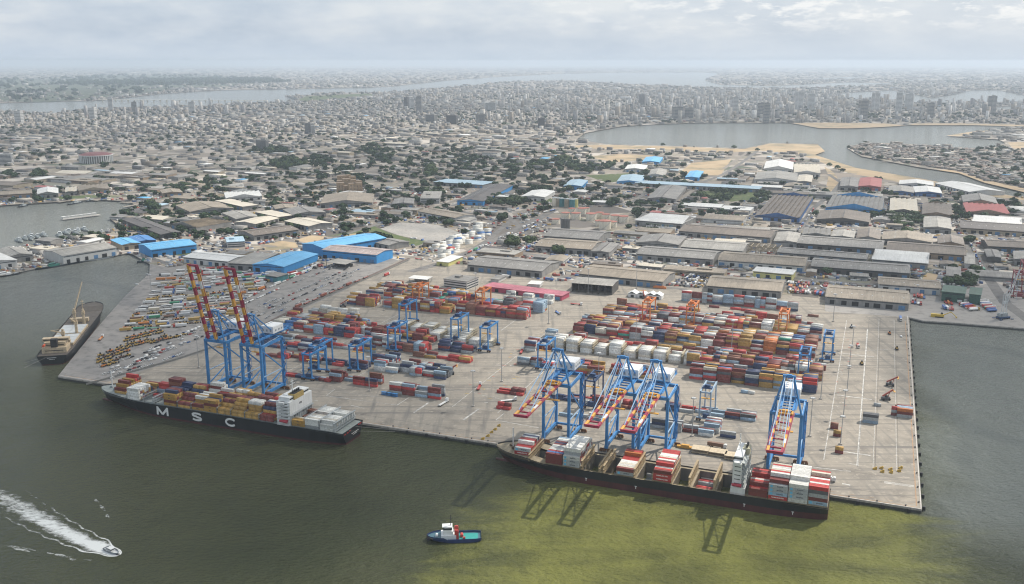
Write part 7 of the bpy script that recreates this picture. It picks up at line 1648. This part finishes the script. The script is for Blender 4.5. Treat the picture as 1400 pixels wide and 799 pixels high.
        if i % 3:
            for sy in (-1,1): 
                q = [(-ww-.4,sy*(dd+.5),hgt-.1),(ww+.4,sy*(dd+.5),hgt-.1),(ww+.4,0,hgt+rs),(-ww-.4,0,hgt+rs)]; m.face(q if sy < 0 else q[::-1])
            for sx in (-1,1): q = [(sx*ww,-dd,hgt),(sx*ww,dd,hgt),(sx*ww,0,hgt+rs)]; m.face(q if sx > 0 else q[::-1])
        else: m.box(0,0,hgt+.005,2*ww+.6,2*dd+.6,.5); m.box(ww*.3,dd*.2,hgt+.51,ww*.5,dd*.5,1.8)
        m.build('roof', roof_mat(col), root)
        m = MB(); m.box(0, -dd-.03, hgt*.62, 2*ww-3, .12, .9); m.build('window_band', OFFG, root)
        m = MB(); m.box(ww*(.5 if i % 2 else -.4), -dd-.05, 0, 4, .12, min(3.6, hgt*.55)); m.build('door', DOORM, root)
    k = keep; me = boxes_mesh('town_buildings', X[k], Y[k], np.zeros(k.sum()), w[k], d[k], h[k], a[k], side[k], top[k], attr_colour_mat('town_paint', .8, .28, .12, windows=True))
    tag(link_mesh('town_buildings', me), 'thousands of low roofs and small blocks filling the town to the horizon', 'buildings', kind='stuff')
    # stilt settlement on the spit
    S = PX([(1160,202),(1182,196.5),(1240,198.5),(1293,202),(1345,205),(1400,208),(1400,256),(1346,247),(1311,234),(1257,226.5),(1178,212)]); P = np.array([(q.x,q.y) for q in S]); lo, hi = P.min(0), P.max(0)
    m_ = 5200; xs = R_.uniform(lo[0],hi[0],m_); ys = R_.uniform(lo[1],hi[1],m_); ok = pip(xs, ys, P); xs, ys = xs[ok], ys[ok]; q = len(xs)
    rc = np.array([(.22,.20,.18),(.30,.27,.24),(.14,.125,.115),(.36,.33,.29),(.25,.18,.14)])[R_.integers(0,5,q)]*R_.uniform(.7,1.2,(q,1))
    me = boxes_mesh('shanty_houses', xs, ys, np.zeros(q), R_.uniform(6,15,q), R_.uniform(5,11,q), R_.uniform(2.6,5,q), R_.uniform(0,3,q), rc*.8, rc, MATS['town_paint']); tag(link_mesh('shanty_houses', me), 'dense mass of tiny grey-roofed houses on the spit beside the channel', 'houses', kind='stuff')
    # yard of white boxes inland, seen as one mass of stacked boxes
    rr = random.Random(8); bs = []
    for k in range(46):
        u0 = rr.uniform(0,1); v0 = rr.uniform(-1,1); U = 598+u0*66+v0*9; V = 349-u0*33+v0*4.5; p = P2W(U, V)
        for z in range(rr.choice((1,2,3,3,4))): bs.append((p.x, p.y, z*CH))
    b = np.array(bs); n = len(b); wc = np.array([PAL['white'] if rr.random() < .8 else PAL[rr.choice(('cream','red','blue','grey'))] for _ in range(n)])
    me = boxes_mesh('white_boxes', b[:,0], b[:,1], b[:,2], np.full(n,CL), np.full(n,CW*2), np.full(n,CH-.05), np.full(n,QANG+.9), wc, wc, MATS['yard_container_paint']); tag(link_mesh('white_boxes', me), 'white boxes piled in the inland storage yard beside the road', 'containers', kind='stuff')
    # clutter: parked vehicles, crates and scrap around the sheds
    rr = np.random.default_rng(21); m_ = 15000; V = rr.uniform(255, 402, m_); U = rr.uniform(0, 1400, m_); k_ = CAMH/(SP+((V-399.5)/FPX)*CP); xs = (U-700)/FPX*k_; ys = (CP-((V-399.5)/FPX)*SP)*k_
    ok = ~occ_at(xs, ys) & pip(xs, ys, LANDP); xs, ys = xs[ok], ys[ok]; q = len(xs)
    cc = np.array([(.6,.6,.58),(.4,.4,.4),(.05,.05,.055),(.3,.06,.04),(.06,.13,.3),(.45,.28,.07),(.14,.1,.08),(.25,.22,.2)])[rr.choice(8,q,p=[.26,.16,.16,.1,.09,.06,.09,.08])]*rr.uniform(.7,1.2,(q,1))
    me = boxes_mesh('yard_clutter', xs, ys, np.zeros(q), rr.uniform(2.5,11,q), rr.uniform(1.6,2.8,q), rr.uniform(1.2,3.2,q), QANG+rr.choice([0,1.57,.5,-.4],q), cc, cc, MATS['yard_container_paint']); tag(link_mesh('yard_clutter', me), 'litter of parked vehicles, crates and scrap between the sheds', 'clutter', kind='stuff')
    return X[k], Y[k]
TX, TY = town()

# ------------------------------------------------------------------ trees
BARK = M('bark', (.10,.075,.05), .9, .3, 1.5)
def leaf_mat(name, col):
    m, nt, N, L, B = newmat(name); B.inputs['Roughness'].default_value = .75; B.inputs['Specular IOR Level'].default_value = .2
    oi = N.new('ShaderNodeObjectInfo'); g = N.new('ShaderNodeNewGeometry'); n = N.new('ShaderNodeTexNoise'); n.inputs['Scale'].default_value = .35; n.inputs['Detail'].default_value = 3; L.new(g.outputs['Position'], n.inputs['Vector'])
    a = N.new('ShaderNodeMath'); a.operation = 'ADD'; L.new(n.outputs[0], a.inputs[0]); b = N.new('ShaderNodeMath'); b.operation = 'MULTIPLY'; b.inputs[1].default_value = .35; L.new(oi.outputs['Random'], b.inputs[0]); L.new(b.outputs[0], a.inputs[1])
    r = N.new('ShaderNodeMapRange'); r.inputs[1].default_value = .35; r.inputs[2].default_value = 1.0; r.inputs[3].default_value = .6; r.inputs[4].default_value = 1.5; L.new(a.outputs[0], r.inputs[0])
    mx = N.new('ShaderNodeVectorMath'); mx.operation = 'SCALE'; mx.inputs[0].default_value = col; L.new(r.outputs[0], mx.inputs['Scale']); L.new(mx.outputs[0], B.inputs['Base Color']); MATS[name] = m; return m
LEAF = leaf_mat('leaf_dark', (.036,.062,.026)); LEAF2 = leaf_mat('leaf_mid', (.06,.088,.032))
def crown_geo(r, n, size, rad=1.0, hgt=1.0):
    """leaf clumps through several uneven lobes; unit crown about 1 wide, base at 0"""
    lobes = [(r.uniform(-.32,.32), r.uniform(-.32,.32), r.uniform(.36,.72), r.uniform(.22,.36)) for _ in range(6)] + [(0,0,.5,.36)]
    V, F = [], []
    for _ in range(n):
        lx, ly, lz, lr = r.choice(lobes); d = Vector((r.gauss(0,1), r.gauss(0,1), r.gauss(0,.8)+.15)).normalized(); q = lr*r.uniform(.55,1.0)**.5
        c = Vector((lx,ly,lz)) + d*q; t = d.orthogonal().normalized(); t.rotate(Matrix.Rotation(r.uniform(0,6.28),3,d)); b = d.cross(t)*r.uniform(.5,1)*size; t = t*size*r.uniform(.6,1.2); d2 = d*size*r.uniform(-.4,.4)
        o = len(V); V += [tuple(c-t-b), tuple(c+t-b+d2), tuple(c+t+b), tuple(c-t+b-d2)]; F.append((o,o+1,o+2,o+3))
    return V, F
def trees():
    r = random.Random(31); protos = []
    for k in range(5):
        V, F = crown_geo(r, 300, .085); me = bpy.data.meshes.new('crown'); me.from_pydata([(x*1.25,y*1.25,z) for x,y,z in V], [], F); me.materials.append(LEAF if k < 3 else LEAF2)
        m = MB(); m.tube((0,0,0),(0.01,0,.34),.035,.022,7)
        for a in range(4): an = a*1.6+r.uniform(-.3,.3); m.tube((0.01,0,.3),(math.cos(an)*.22,math.sin(an)*.22,.56),.018,.007,5)
        protos.append((me, m.mesh('trunk', BARK)))
    pv, pf = [], []
    for k in range(4): V, F = crown_geo(random.Random(60+k), 46, .2); pv.append(np.array(V)); pf.append(np.array(F))
    spots = []
    for g, (u, v, hu, hv, n, s) in enumerate(GROVES):
        for i in range(n):
            a, q = r.uniform(0,6.28), r.random()**.5; p = P2W(u+math.cos(a)*hu*q, v+math.sin(a)*hv*q); spots.append((p.x, p.y, s*r.uniform(.65,1.25), g))
    X = np.array([s[0] for s in spots]); Y = np.array([s[1] for s in spots]); bad = inside_any(X, Y, WATERS+FOOT) | ~pip(X, Y, LANDP)
    spots = [s for s, b in zip(spots, bad) if not b]; spots.sort(key=lambda s: -s[2]/math.hypot(s[0], s[1]))
    where = ['the western town','the works','the stepped apartments','the road to the offices','the fuel tanks','the park','the eastern street']
    cnt = {}
    for (x, y, s, g) in spots[:290]:
        u = 700+FPX*x/(y*CP); w = where[0 if u < 330 else 1 if u < 440 else 2 if u < 560 else 3 if u < 690 else 4 if u < 850 else 5 if u < 1130 else 6]; far = y > 2300
        kind = r.choice((0,0,1)); key = (w, far, kind); cnt[key] = cnt.get(key,0)+1
        root = empty('broadleaf_tree', (x, y), 0, r.uniform(0,6), f"{('dark round','mid-green loose')[kind]} broadleaf tree {'in the groves beyond' if far else 'standing near'} {w}", 'tree', f"{('dark','green')[kind]} trees {'beyond' if far else 'near'} {w}"); root.scale = (s, s, s*r.uniform(.8,1.05))
        cm, tm = protos[r.randrange(3) if kind == 0 else 3+r.randrange(2)]; link_mesh('crown', cm, root); link_mesh('trunk', tm, root)
    rest = [(x,y,s) for x,y,s,_ in spots[290:]]
    R_ = np.random.default_rng(9); n = 12500; V = R_.uniform(104, 330, n)**1.0; U = R_.uniform(-10, 1410, n); k_ = CAMH/(SP+((V-399.5)/FPX)*CP); xs = (U-700)/FPX*k_; ys = (CP-((V-399.5)/FPX)*SP)*k_
    dens = .5+.5*np.sin(xs/300+2)*np.cos(ys/420); ok = (R_.random(n) < .1+.9*dens**1.6) & ~((ys < 1750) & (xs > -60)) & pip(xs, ys, LANDP) & ~occ_at(xs, ys) & ~inside_any(xs, ys, WATERS+ZONES[0][1])
    rest += [(x,y,R_.uniform(7,15)*(1+max(0,y-4000)/9000)) for x, y in zip(xs[ok], ys[ok])]
    for poly in ZONES[2][1]:
        P = np.array([(q.x,q.y) for q in poly]); lo, hi = P.min(0), P.max(0); m_ = 1100; xs = R_.uniform(max(lo[0],-16000),min(hi[0],16000),m_); ys = R_.uniform(lo[1],hi[1],m_); ok = pip(xs,ys,P); rest += [(x,y,R_.uniform(25,60)) for x, y in zip(xs[ok],ys[ok])]
    VV, FF, o = [], [], 0
    for i, (x, y, s) in enumerate(rest):
        v = pv[i % 4]*np.array([s*1.3, s*1.3, s*.85]); VV.append(v + np.array([x, y, 0])); FF.append(pf[i % 4] + o); o += len(v)
    VV = np.concatenate(VV).astype(np.float32); FF = np.concatenate(FF).astype(np.int32)
    me = bpy.data.meshes.new('distant_trees'); me.vertices.add(len(VV)); me.vertices.foreach_set('co', VV.ravel()); me.loops.add(FF.size); me.loops.foreach_set('vertex_index', FF.ravel()); me.polygons.add(len(FF)); me.polygons.foreach_set('loop_start', np.arange(len(FF), dtype=np.int32)*4); me.materials.append(LEAF); me.update(calc_edges=True)
    tag(link_mesh('distant_trees', me), 'scattered dark trees throughout the town and far woods', 'trees', kind='stuff')
    # palms of the white court
    pm = MB(); pm.tube((0,0,0),(.3,0,8),.3,.2,6); tm = pm.mesh('trunk', BARK); V, F = [], []
    for k in range(11):
        a = k*math.tau/11; d = Vector((math.cos(a), math.sin(a), 0)); nn = Vector((-d.y,d.x,0)); pts = [Vector((.3,0,8))+d*x+Vector((0,0,z)) for x, z in ((0,.2),(1.2,.9),(2.4,.6),(3.3,-.5))]; o = len(V)
        for i, q in enumerate(pts): w = (.25,.5,.4,.05)[i]; V += [tuple(q-nn*w), tuple(q+nn*w)]
        for i in range(3): F.append((o+2*i, o+2*i+2, o+2*i+3, o+2*i+1))
    cm = bpy.data.meshes.new('crown'); cm.from_pydata(V, [], F); cm.materials.append(LEAF)
    for k in range(16):
        u, v = 885+(k%8)*4.6, 312+(k//8)*6+(k%8)*.5; p = P2W(u, v); root = empty('palm_tree', p, 0, k*.7, f"slim palm in the white walled court, {ORD[k%8+1]} along the {('far','near')[k//8]} side", 'palm', 'palms of the walled court'); link_mesh('trunk', tm, root); link_mesh('crown', cm, root)
    for k, (a, b) in enumerate((((884,319),(923,323)),((884,311),(884,319)),((884,311),(924,314)))):
        A_, B_ = P2W(*a), P2W(*b); m = MB(); m.beam((*A_,1.8),(*B_,1.8),.5,3.6); n_ = int((B_-A_).length/8)
        for i in range(n_): q = A_+(B_-A_)*i/n_; m.box(q.x,q.y,0,1.2,1.2,5)
        tag(m.build('court_wall', SHIPW), f"white pillared wall of the palm court, {('near','side','far')[k]} run", 'wall')
trees()

# ------------------------------------------------------------------ haze
def haze():
    m = bpy.data.materials.new('haze_air'); m.use_nodes = True; nt = m.node_tree; nt.nodes.remove(nt.nodes['Principled BSDF'])
    v = nt.nodes.new('ShaderNodeVolumePrincipled'); v.inputs['Color'].default_value = HAZE_COL; v.inputs['Density'].default_value = HAZE_DENS; v.inputs['Anisotropy'].default_value = .2
    nt.links.new(v.outputs[0], nt.nodes['Material Output'].inputs['Volume'])
    mb = MB(); mb.box(0, 31500, -13, 118000, 67600, 330); o = mb.build('haze', m); tag(o, kind='stuff')
HAZE_DENS = 5.6e-5; HAZE_COL = (.67,.77,.89,1)
haze()

# ------------------------------------------------------------------ clouds overhead, drifting between the sun and parts of the land
def clouds():
    m, nt, N, L, B = newmat('cloud'); nt.nodes.remove(B); out = N['Material Output']
    at = N.new('ShaderNodeAttribute'); at.attribute_name = 'thick'; g = N.new('ShaderNodeNewGeometry')
    n = N.new('ShaderNodeTexNoise'); n.inputs['Scale'].default_value = .0045; n.inputs['Detail'].default_value = 5; L.new(g.outputs['Position'], n.inputs['Vector'])
    r = N.new('ShaderNodeMapRange'); r.inputs[1].default_value = .3; r.inputs[2].default_value = .6; r.inputs[3].default_value = .55; r.inputs[4].default_value = 1; L.new(n.outputs[0], r.inputs[0])
    a = N.new('ShaderNodeMath'); a.operation = 'MULTIPLY'; L.new(at.outputs['Fac'], a.inputs[0]); L.new(r.outputs[0], a.inputs[1]); b = N.new('ShaderNodeMath'); b.operation = 'MULTIPLY'; b.inputs[1].default_value = CLOUD_ALPHA; L.new(a.outputs[0], b.inputs[0])
    tr = N.new('ShaderNodeBsdfTransparent'); df = N.new('ShaderNodeBsdfDiffuse'); df.inputs[0].default_value = (.85,.86,.88,1); tl = N.new('ShaderNodeBsdfTranslucent'); tl.inputs[0].default_value = (.85,.86,.88,1)
    mx = N.new('ShaderNodeMixShader'); mx.inputs[0].default_value = .6; L.new(df.outputs[0], mx.inputs[1]); L.new(tl.outputs[0], mx.inputs[2])
    m2 = N.new('ShaderNodeMixShader'); L.new(b.outputs[0], m2.inputs[0]); L.new(tr.outputs[0], m2.inputs[1]); L.new(mx.outputs[0], m2.inputs[2]); L.new(m2.outputs[0], out.inputs[0])
    def cloud(poly, alt, soft, step, puff, label, seed, dens=1.0):
        P = np.array([(q.x, q.y) for q in poly]); lo, hi = P.min(0)-step, P.max(0)+step
        xs = np.arange(lo[0], hi[0]+step, step); ys = np.arange(lo[1], hi[1]+step, step); X, Y = np.meshgrid(xs, ys); sd = np.full(X.shape, 1e9)
        for i in range(len(P)):
            A, Bq = P[i], P[(i+1) % len(P)]; d = Bq-A; t = np.clip(((X-A[0])*d[0]+(Y-A[1])*d[1])/max(d@d,1e-9), 0, 1); sd = np.minimum(sd, np.hypot(X-A[0]-t*d[0], Y-A[1]-t*d[1]))
        ins = pip(X.ravel(), Y.ravel(), P).reshape(X.shape); sd = np.where(ins, sd, -sd); wob = soft*.35*(np.sin(X/(soft*1.1)+seed)+np.cos(Y/(soft*.9)+seed*2))
        th = np.clip((sd+wob)/soft, 0, 1); th = th*th*(3-2*th); hump = puff*th*(.55+.25*np.sin(X/(soft*.8)+seed)*np.cos(Y/(soft*.7))+.2*np.sin((X+Y)/(soft*.35)))
        off = SUN_DIR*(alt/SUN_DIR.z); ny, nx = X.shape; V = []; T = []
        for top in (0, 1):
            Z = alt + (hump if top else -.12*hump); V.append(np.stack([X+off.x, Y+off.y, Z], -1).reshape(-1,3)); T.append(th.ravel())
        V = np.concatenate(V); T = np.concatenate(T); i, j = np.meshgrid(np.arange(nx-1), np.arange(ny-1)); a = (j*nx+i).ravel(); F = np.stack([a, a+1, a+nx+1, a+nx], 1); keep = T[F].max(1) > .001; F = F[keep]; F2 = F[:, ::-1]; F = np.concatenate([F[:, ::-1], F2[:, ::-1] + nx*ny])
        me = bpy.data.meshes.new('cloud'); me.from_pydata(V.tolist(), [], F.tolist()); q = me.attributes.new('thick', 'FLOAT', 'POINT'); q.data.foreach_set('value', (T*dens).astype(np.float32)); me.materials.append(m); me.polygons.foreach_set('use_smooth', [True]*len(F)); me.update()
        tag(link_mesh('cloud', me), label, 'cloud', kind='stuff')
    G = lambda l: PX(l)
    cloud(G([(-900,900),(520,900),(600,760),(660,690),(720,640),(745,560),(690,470),(640,420),(560,372),(430,345),(300,350),(-700,330)]), 1400, 70, 24, 160, 'broad thin cloud above the western harbour', 1.0)
    cloud(G([(1210,425),(1262,520),(1300,640),(1310,760),(1330,900),(2300,900),(2000,330),(1240,330),(960,352),(1000,392),(1130,404)]), 1400, 70, 24, 140, 'thin cloud above the east basin', 2.0)
    cloud(G([(-500,330),(160,300),(200,252),(330,243),(430,258),(560,320),(700,350),(840,372),(1240,322),(1600,300),(1500,232),(900,238),(700,205),(560,196),(420,190),(330,178),(-300,170)]), 1500, 190, 60, 300, 'wide cloud bank above the town', 3.0, .52)
    cloud(G([(-900,165),(420,164),(640,160),(700,178),(1000,182),(1600,172),(1600,120),(-900,120)]), 1700, 420, 150, 500, 'far cloud bank above the lagoon', 4.0, .5)
CLOUD_ALPHA = .46
clouds()
